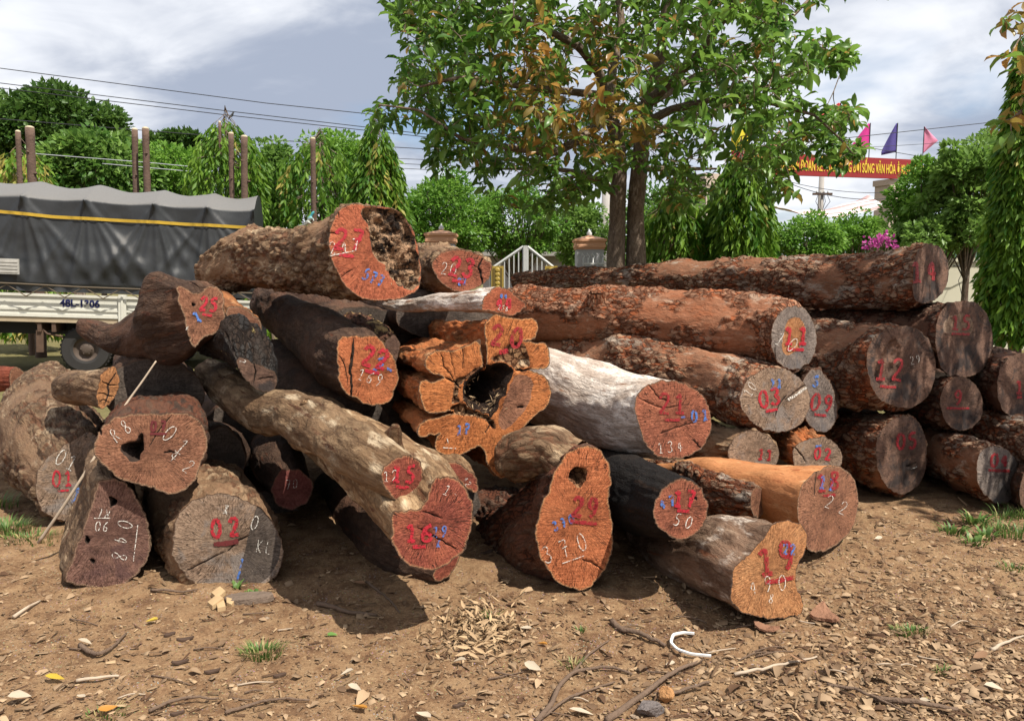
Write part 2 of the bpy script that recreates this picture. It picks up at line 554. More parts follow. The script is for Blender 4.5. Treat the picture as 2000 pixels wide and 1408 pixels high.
def resample(p, n):
    p = np.asarray(p, float)
    q = np.vstack([p, p[:1]])
    s = np.concatenate([[0], np.cumsum(np.linalg.norm(np.diff(q, axis=0), axis=1))])
    t = np.linspace(0, s[-1], n, endpoint=False)
    return np.stack([np.interp(t, s, q[:, 0]), np.interp(t, s, q[:, 1])], 1)


def inside(pts, poly):
    x, y = pts[:, 0], pts[:, 1]
    r = np.zeros(len(pts), bool)
    a = np.asarray(poly)
    b = np.roll(a, -1, 0)
    for (x0, y0), (x1, y1) in zip(a, b):
        c = (y0 > y) != (y1 > y)
        r ^= c & (x < (x1 - x0) * (y - y0) / (y1 - y0 + 1e-12) + x0)
    return r


def dist_poly(pts, poly, closed=True):
    a = np.asarray(poly, float)
    b = np.roll(a, -1, 0)
    if not closed:
        a, b = a[:-1], b[:-1]
    best = np.full(len(pts), 1e9)
    for p, q in zip(a, b):
        d = q - p
        t = np.clip(((pts - p) @ d) / (d @ d + 1e-12), 0, 1)
        best = np.minimum(best, np.linalg.norm(pts - p - t[:, None] * d, axis=1))
    return best


def ell(cx, cy, rx, ry, rot=0, n=40, irr=.04, seed=0):
    o = []
    for k in range(n):
        a = 2 * math.pi * k / n
        r = 1 + irr * math.sin(2 * a + seed) + irr * .8 * math.sin(3 * a + 1.7 * seed) + irr * .5 * math.sin(5 * a + 2.3 * seed)
        x, y = rx * r * math.cos(a), ry * r * math.sin(a)
        c, s = math.cos(R(rot)), math.sin(R(rot))
        o.append((cx + x * c - y * s, cy + x * s + y * c))
    return o


DIG = {
    '0': [[(.5 + .42 * math.sin(2 * math.pi * k / 16), .5 + .5 * math.cos(2 * math.pi * k / 16)) for k in range(17)]],
    '1': [[(.15, .72), (.55, 1), (.55, .0)], [(.2, 0), (.9, 0)]],
    '2': [[(.08, .75), (.2, .95), (.5, 1), (.8, .9), (.85, .68), (.6, .4), (.25, .12), (.1, .0), (.5, .05), (.95, .0)]],
    '3': [[(.1, .85), (.4, 1), (.75, .93), (.8, .7), (.4, .54), (.8, .42), (.88, .2), (.6, 0), (.2, .03), (.05, .18)]],
    '4': [[(.65, 0), (.65, 1), (.05, .3), (.95, .3)]],
    '5': [[(.85, 1), (.2, 1), (.18, .58), (.55, .62), (.85, .45), (.85, .18), (.55, 0), (.1, .08)]],
    '6': [[(.8, .95), (.4, .8), (.12, .4), (.2, .1), (.5, 0), (.82, .12), (.82, .38), (.5, .5), (.2, .36)]],
    '7': [[(.05, .95), (.9, 1), (.6, .5), (.45, 0)], [(.3, .52), (.85, .55)]],
    '8': [[(.5, .53), (.2, .7), (.25, .93), (.5, 1), (.78, .93), (.8, .7), (.5, .53), (.15, .3), (.2, .06), (.5, 0), (.82, .07), (.85, .3), (.5, .53)]],
    '9': [[(.85, .7), (.7, .48), (.35, .48), (.15, .7), (.25, .94), (.55, 1), (.82, .88), (.85, .6), (.75, .25), (.45, 0)]],
    'R': [[(.15, 0), (.15, 1), (.7, .95), (.8, .72), (.5, .5), (.15, .5)], [(.45, .5), (.9, 0)]],
    'K': [[(.15, 0), (.15, 1)], [(.8, 1), (.15, .5), (.85, 0)]],
    'L': [[(.2, 1), (.15, 0), (.85, .03)]],
    'T': [[(.05, 1), (.95, 1)], [(.5, 1), (.5, 0)]],
    'X': [[(.1, 1), (.9, 0)], [(.9, 1), (.1, 0)], [(.5, 1), (.5, 0)]],
    'Y': [[(.1, 1), (.5, .5), (.9, 1)], [(.5, .5), (.5, 0)]],
    '-': [[(.1, .5), (.9, .5)]],
    '/': [[(.1, 0), (.8, 1)]],
    ' ': [],
}


def glyphs(text, cx, cy, h, rot=0, asp=.55, gap=.75, slant=.08, rng=random):
    """handwritten strokes in photo pixels, centred at cx, cy"""
    w = h * asp
    adv = w + h * (gap - .55)
    x0 = -(adv * len(text) - (adv - w)) / 2
    c, s = math.cos(R(rot)), math.sin(R(rot))
    res = []
    for i, ch in enumerate(text):
        dy = rng.uniform(-.05, .05) * h
        for st in DIG[ch]:
            o = []
            for u, v in st:
                x = x0 + i * adv + u * w + (v - .5) * slant * h + rng.uniform(-.02, .02) * h
                y = -(v - .5) * h + dy + rng.uniform(-.02, .02) * h
                o.append((cx + x * c - y * s, cy + x * s + y * c))
            res.append(o)
    return res


def smooth_line(p, n=None):
    p = np.asarray(p, float)
    if len(p) > 2:
        for _ in range(2):
            a, b = .75 * p[:-1] + .25 * p[1:], .25 * p[:-1] + .75 * p[1:]
            q = np.empty((2 * len(a), 2))
            q[0::2], q[1::2] = a, b
            p = np.vstack([p[:1], q, p[-1:]])
    s = np.concatenate([[0], np.cumsum(np.linalg.norm(np.diff(p, axis=0), axis=1))])
    m = max(3, int(s[-1] / 3))
    t = np.linspace(0, s[-1], m)
    return np.stack([np.interp(t, s, p[:, 0]), np.interp(t, s, p[:, 1])], 1)


def strokes_mesh(name, strokes, width, proj):
    vs, fs = [], []
    for st in strokes:
        p = smooth_line(st)
        t = np.gradient(p, axis=0)
        t /= np.linalg.norm(t, axis=1)[:, None] + 1e-9
        nn = np.stack([-t[:, 1], t[:, 0]], 1)
        w = width * .5 * (1 + RNG.uniform(-.22, .22, len(p)))
        o = len(vs)
        lift = RNG.uniform(0, .0012)
        for k in range(len(p)):
            for sg in (-1, 1):
                q = p[k] + nn[k] * w[k] * sg
                vs.append(proj(q[0], q[1], lift))
        for k in range(len(p) - 1):
            a = o + 2 * k
            fs.append((a, a + 1, a + 3, a + 2))
    return np_mesh(name, np.array([tuple(v) for v in vs]), np.array(fs))


NLOG = [0]


def make_log(label, secs, bark='flaky', cut='orange', normal=None, pits=(), cracks=(), marks=(), seed=None,
             style='flaky', amp=1.0, N=128, jag=.010, lump=.045, smooth_it=2, step=.018, name='timber_log', cat='log',
             group='logs in the timber pile', stubs=(), cut_label=None, hermite=True, round_far=None):
    """secs: face first, then backwards; each is (outline px polygon, depth) or ((cx, cy, r_px), depth)"""
    NLOG[0] += 1
    seed = NLOG[0] * 13 if seed is None else seed
    cents, polys = [], []
    for sh, d in secs:
        if len(sh) == 3 and not isinstance(sh[0], (tuple, list)):
            cents.append(P(sh[0], sh[1], d))
            polys.append(None)
        else:
            a = np.asarray(sh, float)
            cen = (a.min(0) + a.max(0)) / 2
            cents.append(P(cen[0], cen[1], d))
            polys.append(a)
    axis = (cents[0] - cents[1]).normalized()
    n = Vector(normal).normalized() if normal else axis
    u = Vector((0, 0, 1)).cross(n).normalized()
    v = n.cross(u)
    rings, ring2d0 = [], None
    nsec = len(secs)
    for i, ((sh, d), c, pl) in enumerate(zip(secs, cents, polys)):
        if pl is None:
            rr = sh[2] * d / FPX
            ti = (cents[max(i - 1, 0)] - cents[min(i + 1, nsec - 1)]).normalized()
            ni = (ti + n * (.6 if normal else 0)).normalized()
            ui = Vector((0, 0, 1)).cross(ni).normalized()
            vi = ni.cross(ui)
            ang = math.pi / 2 + 2 * math.pi * np.arange(N) / N
            wob = 1 + .05 * np.sin(2 * ang + seed) + .03 * np.sin(3 * ang + seed * 2.1) + .02 * np.sin(5 * ang + seed)
            ring = np.array(c)[None] + rr * wob[:, None] * (np.cos(ang)[:, None] * np.array(ui) + np.sin(ang)[:, None] * np.array(vi))
        else:
            pts = [on_plane(x, y, c, n) - c for x, y in pl]
            q = np.array([(p.dot(u), p.dot(v)) for p in pts])
            q = chaikin(q, smooth_it)
            area = .5 * np.sum(q[:, 0] * np.roll(q[:, 1], -1) - np.roll(q[:, 0], -1) * q[:, 1])
            if area < 0:
                q = q[::-1]
            cc = q.mean(0)
            dq = q - cc
            st = int(np.argmax(dq[:, 1] / (np.linalg.norm(dq, axis=1) + 1e-9) + dq[:, 1] * .001))
            q = np.roll(q, -st, 0)
            q = resample(q, N)
            if i == 0:
                t = np.roll(q, -1, 0) - np.roll(q, 1, 0)
                t /= np.linalg.norm(t, axis=1)[:, None] + 1e-9
                nn = np.stack([t[:, 1], -t[:, 0]], 1)
                jj = np.stack([q[:, 0] * 22, q[:, 1] * 22, np.full(N, seed * 1.0)], 1)
                j2 = np.stack([q[:, 0] * 90, q[:, 1] * 90, np.full(N, seed * 1.0)], 1)
                q = q + nn * ((fbm(jj, 2, seed) * 2 + fbm(j2, 2, seed + 5) * 1.3) * jag)[:, None]
                ring2d0 = q
            ring = np.array(c)[None] + q[:, :1] * np.array(u) + q[:, 1:] * np.array(v)
        rings.append(ring)
    rings = np.array(rings)
    cp = rings.mean(1)
    s = np.concatenate([[0], np.cumsum(np.linalg.norm(np.diff(cp, axis=0), axis=1))])
    M = int(np.clip(s[-1] / step, 30, 210))
    tt = np.linspace(0, 1, M) ** 1.12 * s[-1]
    if nsec > 2 and hermite:
        tang = np.zeros_like(rings)
        for i in range(nsec):
            a, b = max(i - 1, 0), min(i + 1, nsec - 1)
            tang[i] = (rings[b] - rings[a]) / (s[b] - s[a])
        grid = np.empty((M, N, 3))
        for k, t in enumerate(tt):
            i = min(int(np.searchsorted(s, t, 'right')) - 1, nsec - 2)
            h = s[i + 1] - s[i]
            x = (t - s[i]) / h
            grid[k] = ((2 * x ** 3 - 3 * x ** 2 + 1) * rings[i] + (x ** 3 - 2 * x ** 2 + x) * h * tang[i]
                       + (-2 * x ** 3 + 3 * x ** 2) * rings[i + 1] + (x ** 3 - x ** 2) * h * tang[i + 1])
    else:
        grid = np.empty((M, N, 3))
        for k, t in enumerate(tt):
            i = min(int(np.searchsorted(s, t, 'right')) - 1, nsec - 2)
            x = (t - s[i]) / (s[i + 1] - s[i])
            grid[k] = rings[i] * (1 - x) + rings[i + 1] * x
    cen = grid.mean(1)
    rel = grid - cen[:, None]
    lc = np.stack([rel @ np.array(u), rel @ np.array(v), np.repeat(tt[:, None], N, 1)], -1)
    rad = float(np.linalg.norm(rel[0], axis=1).mean())
    # outward normals
    dth = np.roll(grid, -1, 1) - np.roll(grid, 1, 1)
    dal = np.gradient(grid, axis=0)
    nor = np.cross(dth, -dal)
    nor /= np.linalg.norm(nor, axis=-1, keepdims=True) + 1e-9
    if (nor * rel).sum() < 0:
        nor = -nor
    off = np.array([seed * 3.7, seed * 1.3, seed * .7])
    L = lc * np.array([1, 1, .45])
    low = fbm(lc * np.array([3.2, 3.2, 2.2]) + off, 3, seed) * 2 * lump * rad / .25
    if style == 'flaky':
        wp = L * 20 + off + fbm(L * 14 + off, 2, seed + 9)[..., None] * 1.1
        f1, f2, cid = worley(wp, seed)
        edge = sstep(.02, .30, f2 - f1)
        hgt = (cid - .5) * .020 + edge * .010 + fbm(L * 46 + off, 3, seed + 3) * .020
        plate = cid
    elif style == 'furrow':
        f = fbm(lc * np.array([26, 26, 5]) + off, 4, seed)
        rg = 1 - np.abs(f) * 4
        edge = sstep(.25, .95, 1 - rg)
        hgt = -np.clip(rg, 0, 1) * .014 + fbm(L * 30 + off, 3, seed + 3) * .020
        plate = np.clip(fbm(lc * np.array([12, 12, 3]) + off, 3, seed + 4) * 1.4 + .5, 0, 1)
    else:
        f = fbm(lc * np.array([18, 18, 4]) + off, 4, seed)
        hgt = f * .022 + fbm(lc * np.array([55, 55, 14]) + off, 3, seed + 2) * .008
        edge = sstep(-.30, -.05, fbm(lc * np.array([40, 40, 5]) + off, 3, seed + 6))
        plate = np.clip(f * 1.5 + .5, 0, 1)
    fade = sstep(0, .05, tt)[:, None]
    shed = sstep(.045, .075, fbm(lc * np.array([5.0, 5.0, 2.6]) + off * 1.7, 4, seed + 40)) * (1.0 if style == 'flaky' else .6)
    hgt = hgt * (1 - .8 * shed) - shed * (.009 if style == 'flaky' else .004)
    low = low + fbm(lc * np.array([8, 8, 6]) + off, 3, seed + 50) * .030
    grid = grid + nor * (low * fade + hgt * amp * (.15 + .85 * sstep(0, .03, tt)[:, None]) * (tt > 0)[:, None])[..., None]
    V = grid.reshape(-1, 3)
    idx = np.arange(M * N).reshape(M, N)
    a, b = idx[:-1], idx[1:]
    quads = np.stack([a, np.roll(a, -1, 1), np.roll(b, -1, 1), b], -1).reshape(-1, 4)
    # far end cap
    V = np.vstack([V, grid[-1].mean(0)[None]])
    last = idx[-1]
    cap = np.stack([last, np.roll(last, -1), np.full(N, M * N)], 1)
    at = {'lc': np.vstack([lc.reshape(-1, 3), [[0, 0, s[-1]]]]), 'plate': np.append(plate.ravel(), .5), 'edge': np.append(edge.ravel(), .5), 'shed': np.append(shed.ravel(), 0)}
    base = cents[0] + (cents[-1] - cents[0]) * .5
    root = empty(name, (base.x, base.y, max(0, min(float(V[:, 2].min()), 3))), label=label, cat=cat, group=group)
    loc = np.array(root.location)
    me = np_mesh('bark', V - loc, [quads, cap], at, True)
    flipped = None
    obj('bark', me, BARK[bark], root)
    # ------ cut face
    Rr = rad
    q = ring2d0
    gsp = Rr / 15
    lo, hi = q.min(0), q.max(0)
    gx, gy = np.meshgrid(np.arange(lo[0], hi[0], gsp), np.arange(lo[1], hi[1], gsp))
    gp = np.stack([gx.ravel(), gy.ravel()], 1) + RNG.uniform(-.3, .3, (gx.size, 2)) * gsp
    gp = gp[inside(gp, q)]
    gp = gp[dist_poly(gp, q) > gsp * .5] if len(gp) else gp

    def to2d(pxs):
        o = []
        for x, y in pxs:
            p = on_plane(x, y, cents[0], n) - cents[0]
            o.append((p.dot(u), p.dot(v)))
        return np.array(o)
    pl2 = []
    for pt in pits:
        pp = chaikin(to2d(pt['poly']), 1)
        pp = resample(pp, max(24, min(90, int(len(pp) * 2.2))))
        jn = np.stack([pp[:, 0] * 40, pp[:, 1] * 40, np.full(len(pp), seed + 3.0)], 1)
        pp = pp + np.stack([fbm(jn, 2, 3), fbm(jn + 9, 2, 4)], 1) * pt.get('jag', .02)
        pl2.append(dict(poly=pp, depth=pt.get('depth', .05), ramp=pt.get('ramp', .012), mat=pt.get('mat', HOLLOW), rough=pt.get('rough', .5), g=pt.get('g', gsp)))
    for ck in cracks:
        ln = to2d(ck['line'])
        wid = ck.get('w', .008)
        m = max(6, len(ln) * 4)
        t = np.linspace(0, len(ln) - 1, m)
        cl = np.stack([np.interp(t, np.arange(len(ln)), ln[:, k]) for k in (0, 1)], 1)
        cl += np.stack([fbm(np.stack([cl[:, 0] * 50, cl[:, 1] * 50, np.full(m, seed + 1.0)], 1), 2, 8)] * 2, 1) * .012
        tg = np.gradient(cl, axis=0)
        tg /= np.linalg.norm(tg, axis=1)[:, None] + 1e-9
        nr = np.stack([-tg[:, 1], tg[:, 0]], 1)
        ww = wid * .5 * np.sin(np.linspace(.25, math.pi - .15, m)) ** .6 * (1 + RNG.uniform(-.3, .3, m))
        pl2.append(dict(poly=np.vstack([cl + nr * ww[:, None], (cl - nr * ww[:, None])[::-1]]), depth=ck.get('depth', .03), ramp=.001, mat=HOLLOW, rough=0, line=cl, g=None))
    pts = [q]
    edges = [(k, (k + 1) % N) for k in range(N)]
    cnt = N
    for d_ in pl2:
        po = d_['poly']
        k0 = cnt
        pts.append(po)
        edges += [(k0 + k, k0 + (k + 1) % len(po)) for k in range(len(po))]
        cnt += len(po)
        if d_.get('line') is not None:
            pts.append(d_['line'][1:-1])
            cnt += len(d_['line']) - 2
    if len(gp):
        for d_ in pl2:
            gp = gp[dist_poly(gp, d_['poly']) > gsp * .25]
        pts.append(gp)
    for d_ in pl2:
        if d_['g'] and d_['g'] < gsp:
            l2, h2 = d_['poly'].min(0), d_['poly'].max(0)
            ax, ay = np.meshgrid(np.arange(l2[0], h2[0], d_['g']), np.arange(l2[1], h2[1], d_['g']))
            ap = np.stack([ax.ravel(), ay.ravel()], 1) + RNG.uniform(-.3, .3, (ax.size, 2)) * d_['g']
            ap = ap[inside(ap, d_['poly'])]
            pts.append(ap[dist_poly(ap, d_['poly']) > d_['g'] * .4])
    allp = np.vstack(pts)
    cv, ce, cf, *_ = delaunay_2d_cdt([Vector(p) for p in allp], edges, [], 1, 1e-6)
    cv = np.array([tuple(p) for p in cv])
    tri = np.array([f for f in cf if len(f) == 3])
    mid = cv[tri].mean(1)
    keep = inside(mid, q)
    tri, mid = tri[keep], mid[keep]
    p3 = np.stack([cv[:, 0], cv[:, 1], np.full(len(cv), seed * 1.0)], 1)
    rd = dist_poly(cv, q)
    dz = fbm(p3 * 30, 3, seed) * .004 * sstep(0, .02, rd)
    mi = np.zeros(len(tri), int)
    mats = [CUT[cut]]
    for d_ in pl2:
        ins = inside(cv, d_['poly'])
        dd = dist_poly(cv, d_['poly'])
        w = sstep(.0004, d_['ramp'], dd) * ins
        nz = 1 + d_['rough'] * (fbm(p3 * 22, 4, seed + 31) * 3.0)
        dz = dz - w * d_['depth'] * nz
        if d_['mat'] not in mats:
            mats.append(d_['mat'])
        mi[inside(mid, d_['poly'])] = mats.index(d_['mat'])
    W = np.array(cents[0])[None] + cv[:, :1] * np.array(u) + cv[:, 1:] * np.array(v) + dz[:, None] * np.array(n)
    fc = np.stack([cv[:, 0], cv[:, 1], rd], 1)
    e0 = cv[tri[:, 1]] - cv[tri[:, 0]]
    e1 = cv[tri[:, 2]] - cv[tri[:, 0]]
    flip = (e0[:, 0] * e1[:, 1] - e0[:, 1] * e1[:, 0]) < 0
    tri[flip] = tri[flip][:, ::-1]
    me = np_mesh('cut_face', W - loc, tri, {'fc': fc, 'lc': np.stack([cv[:, 0], cv[:, 1], dz], 1), 'plate': fbm(p3 * 30, 2, 5) + .5, 'edge': np.full(len(cv), .6)}, True, mi)
    fo = obj('cut_face', me, mats, root)
    # ------ paint and chalk on the face
    lv = Vector(loc)

    def proj(x, y, lift):
        return on_plane(x, y, cents[0], n) + n * (.0035 + lift) - lv
    for mk in marks:
        nm, mat, width, sts = mk
        obj(nm, strokes_mesh(nm, sts, width, proj), mat, fo)
    for sb in stubs:
        make_stub(root, loc, *sb)
    return root


def make_stub(root, loc, pts, bark, seed, name='branch_stub', style='flaky'):
    """a limb on a log: pts are (px, py, depth, r_px) from inside outwards"""
    C = [P(p[0], p[1], p[2]) for p in pts]
    rr = [p[3] * p[2] / FPX for p in pts]
    N, M = 64, 44
    s = np.linspace(0, len(C) - 1, M)
    cen = np.stack([np.interp(s, np.arange(len(C)), [c[k] for c in C]) for k in range(3)], 1)
    rad = np.interp(s, np.arange(len(C)), rr)
    rad = rad * np.sqrt(np.clip(1 - np.clip((s - (len(C) - 1.25)) / .25, 0, 1) ** 2, .02, 1))
    tg = np.gradient(cen, axis=0)
    tg /= np.linalg.norm(tg, axis=1)[:, None]
    up = np.array([0, 0, 1.0])
    uu = np.cross(tg, up)
    uu /= np.linalg.norm(uu, axis=1)[:, None] + 1e-9
    vv = np.cross(uu, tg)
    an = 2 * math.pi * np.arange(N) / N
    rel = rad[:, None, None] * (np.cos(an)[None, :, None] * uu[:, None] + np.sin(an)[None, :, None] * vv[:, None])
    ln = np.concatenate([[0], np.cumsum(np.linalg.norm(np.diff(cen, axis=0), axis=1))])
    lc = np.stack([rad[:, None] * np.cos(an), rad[:, None] * np.sin(an), np.repeat(ln[:, None], N, 1)], -1)
    off = seed * 2.1
    L = lc * np.array([1, 1, .5])
    f1, f2, cid = worley(L * 18 + off, seed)
    edge = sstep(.02, .3, f2 - f1)
    h = (cid - .5) * .012 + edge * .006 + fbm(L * 40 + off, 3, seed) * .012 + fbm(lc * 6 + off, 2, seed) * .04
    if style != 'flaky':
        h = fbm(lc * np.array([14, 14, 5]) + off, 3, seed) * .02 + fbm(lc * 5 + off, 2, seed) * .05
    dirs = rel / (np.linalg.norm(rel, axis=-1, keepdims=True) + 1e-9)
    V = (cen[:, None] + rel + dirs * h[..., None]).reshape(-1, 3)
    idx = np.arange(M * N).reshape(M, N)
    a, b = idx[:-1], idx[1:]
    q = np.stack([a, np.roll(a, -1, 1), np.roll(b, -1, 1), b], -1).reshape(-1, 4)
    me = np_mesh(name, V - loc, [q, idx[-1][None, :]], {'lc': lc.reshape(-1, 3), 'plate': cid.ravel(), 'edge': edge.ravel()}, True)
    return obj(name, me, BARK[bark], root)


def num(t, cx, cy, h, rot=0, w=None, mat=None, under=True, gap=.75, asp=.55, ul=None):
    g = glyphs(t, cx, cy, h, rot, asp, gap)
    if under:
        c, s = math.cos(R(rot)), math.sin(R(rot))
        hw = (ul or h * .34 * len(t)) * .55
        dx, dy = -s * h * .78, c * h * .78
        g.append([(cx + dx - hw * c, cy + dy - hw * s), (cx + dx, cy + dy + h * .02), (cx + dx + hw * c, cy + dy + hw * s)])
    return ('painted_number', mat or RED, (w or h * .14) * .88, g)


def blue(t, cx, cy, h, rot=0, w=None, gap=.75):
    return ('blue_mark', BLUE, w or h * .12, glyphs(t, cx, cy, h, rot, .5, gap))


def chalk(t, cx, cy, h, rot=0, w=1.6, gap=.8, asp=.5, extra=()):
    return ('chalk_mark', CHALK, w * .82, glyphs(t, cx, cy, h, rot, asp, gap) + list(extra))

# ------------------------------------------------------------------ ground
def ground_height(x, y):
    p = np.stack([x, y, np.zeros_like(x)], -1)
    near = np.exp(-((np.maximum(np.abs(x) - 4, 0) / 6) ** 2 + (np.maximum(np.abs(y - 4) - 4, 0) / 8) ** 2))
    return (fbm(p * 1.3, 3, 2) * .05 + fbm(p * 7, 3, 5) * .034 + fbm(p * 28, 3, 8) * .018) * near - .012


def graded(lo, hi, a, b, step, grow=1.16):
    mid = list(np.arange(a, b, step))
    s, x, up = step, b, []
    while x < hi:
        up.append(x)
        s *= grow
        x += s
    up.append(hi)
    s, x, dn = step, a, []
    while x > lo:
        s *= grow
        x -= s
        dn.append(max(x, lo))
    return np.array(dn[::-1] + mid + up)


gx = graded(-900, 900, -3.6, 4.2, .026)
gy = graded(-60, 1400, 2.2, 6.4, .024)
GX, GY = np.meshgrid(gx, gy)
GZ = ground_height(GX, GY)
ii = np.arange(GX.size).reshape(GX.shape)
gq = np.stack([ii[:-1, :-1], ii[:-1, 1:], ii[1:, 1:], ii[1:, :-1]], -1).reshape(-1, 4)
m, nb, out = new_mat('trodden_earth')
g = nb.n('ShaderNodeTexCoord').outputs['Object']
b1 = nb.noise(g, 1.1, 5, .6, .4)
b2 = nb.noise(g, 9, 6, .65, .3)
b3 = nb.noise(g, 70, 5, .7)
c = nb.mix(nb.ramp(b1, .35, .65), (.150, .076, .038), (.260, .150, .078))
c = nb.mix(nb.ramp(b2, .35, .7), c, (.31, .195, .105))
c = nb.mix(nb.math('MULTIPLY', nb.ramp(b2, .5, .32), .6), c, (.11, .062, .036))
c = nb.mix(nb.math('MULTIPLY', nb.ramp(b3, .54, .66), .55), c, (.45, .31, .18))
c = nb.mix(nb.math('MULTIPLY', nb.ramp(b3, .46, .36), .6), c, (.085, .052, .034))
vor = nb.n('ShaderNodeTexVoronoi', Vector=g, Scale=75.0)
c = nb.mix(nb.math('MULTIPLY', nb.ramp(vor.outputs['Distance'], .28, .14), nb.ramp(nb.noise(g, 6, 3, .5), .45, .62)), c, nb.mix(.75, vor.outputs['Color'], (.30, .22, .14)))
# grass far from the pile
sepg = nb.n('ShaderNodeSeparateXYZ', Vector=g)
far = nb.ramp(nb.math('ADD', sepg.outputs[1], nb.math('MULTIPLY', b1, 4.0)), 8.5, 11.5)
c = nb.mix(nb.math('MULTIPLY', far, .75), c, nb.mix(b2, (.06, .085, .025), (.20, .18, .075)))
h = nb.math('ADD', nb.math('MULTIPLY', b3, .8), nb.math('MULTIPLY', nb.noise(g, 220, 4, .7), .5))
bp = nb.n('ShaderNodeBump', Strength=.85, Distance=.014, Height=h)
b = nb.n('ShaderNodeBsdfPrincipled', Base_Color=c, Roughness=.95, Normal=bp)
nb.set(b, 'Specular IOR Level', .1)
nb.t.links.new(b.outputs[0], out.inputs[0])
EARTH = m
obj('ground', np_mesh('ground', np.stack([GX, GY, GZ], -1).reshape(-1, 3), gq, None, True), EARTH, kind='structure')

# ------------------------------------------------------------------ the timber pile
Z2 = lambda p: zoomed(p, 0, 650, 2.561)
Z1 = lambda p: zoomed(p, 0, 350, 3.519)
Z3 = lambda p: zoomed(p, 380, 380, 3.2)
Z4 = lambda p: zoomed(p, 380, 700, 2.817)
Z5 = lambda p: zoomed(p, 740, 530, 3.352)
Z6 = lambda p: zoomed(p, 880, 780, 2.381)
Z7 = lambda p: zoomed(p, 980, 440, 1.961)
Z8 = lambda p: zoomed(p, 1500, 560, 2.608)

def shifted(poly, dx, dy, s):
    a = np.asarray(poly)
    c = (a.min(0) + a.max(0)) / 2
    return [tuple(p) for p in (a - c) * s + c + np.array([dx, dy])]


# ---- left side
make_log('flaky brown log at the left edge of the pile, grey cut end with red 01',
         [(Z2([(480, 485), (400, 510), (300, 570), (220, 640), (180, 710), (175, 790), (190, 860), (230, 910), (300, 940), (380, 930), (440, 850), (480, 750), (500, 620)]), 4.9),
          ((98, 858, 88), 5.6), ((80, 804, 70), 6.4), ((95, 757, 50), 7.6)], 'rough_tan', 'grey', normal=(.42, -.9, .1),
         marks=[num('01', 122, 934, 30, -4, 5, RED_B), chalk('01', 130, 898, 32, 25, 2.2), blue('1', 150, 965, 30, 15, 6)])
make_log('bare red log lying behind the pile at the left edge of the picture',
         [([(30, 715), (46, 722), (50, 740), (44, 758), (28, 765), (18, 750), (18, 725)], 7.6), ((-160, 745, 26), 8.4)], 'red', 'brown', style='smooth')
make_log('short pale log with a deeply cracked end wedged above log 07',
         [(Z2([(560, 160), (590, 185), (600, 250), (580, 310), (545, 370), (505, 385), (480, 350), (485, 280), (505, 205)]), 4.75),
          ((170, 757, 34), 4.95), ((136, 755, 31), 5.15), ((124, 755, 18), 5.25)], 'rough_tan', 'yellow', normal=(.75, -.65, .1), style='smooth',
         cracks=[dict(line=Z2([(580, 200), (540, 260), (545, 300), (520, 370)]), w=.010), dict(line=Z2([(510, 240), (545, 262), (590, 260)]), w=.008), dict(line=Z2([(490, 300), (540, 310), (575, 320)]), w=.008), dict(line=Z2([(495, 345), (520, 335), (550, 350)]), w=.006)])
o07 = Z2([(490, 490), (540, 440), (600, 412), (680, 402), (760, 405), (850, 397), (940, 397), (1000, 430), (1035, 490), (1042, 560), (1025, 620), (1000, 690), (960, 760), (910, 800), (860, 810), (800, 795), (730, 770), (660, 745), (600, 735), (545, 690), (490, 640), (467, 590), (470, 540)])
make_log('reddish log with a hollow heart and dark number 07, resting on two logs',
         [(o07, 3.95), (shifted(o07, 9, -14, .97), 4.2), (shifted(o07, 8, -42, .84), 4.7), (shifted(o07, 12, -82, .62), 5.6)], 'dark', 'brown', normal=(.12, -.97, .12), style='furrow', lump=.04,
         pits=[dict(poly=Z2([(712, 485), (722, 540), (718, 592), (690, 642), (650, 642), (620, 606), (600, 566), (640, 550), (680, 535)]), depth=.22, ramp=.015)],
         cracks=[dict(line=Z2([(860, 410), (800, 480), (745, 570)]), w=.006, depth=.02), dict(line=Z2([(820, 598), (850, 592), (878, 600)]), w=.010), dict(line=Z2([(470, 500), (500, 490), (510, 510)]), w=.012)],
         marks=[num('07', 310, 832, 19, 0, 5.5, MAROON, gap=1.0, ul=30), chalk('01', 345, 858, 34, 38, 2.0, 1.1),
                chalk('42', 355, 900, 28, 40, 1.8, 1.3), chalk('R8', 236, 842, 28, -40, 1.8, 1.0)])
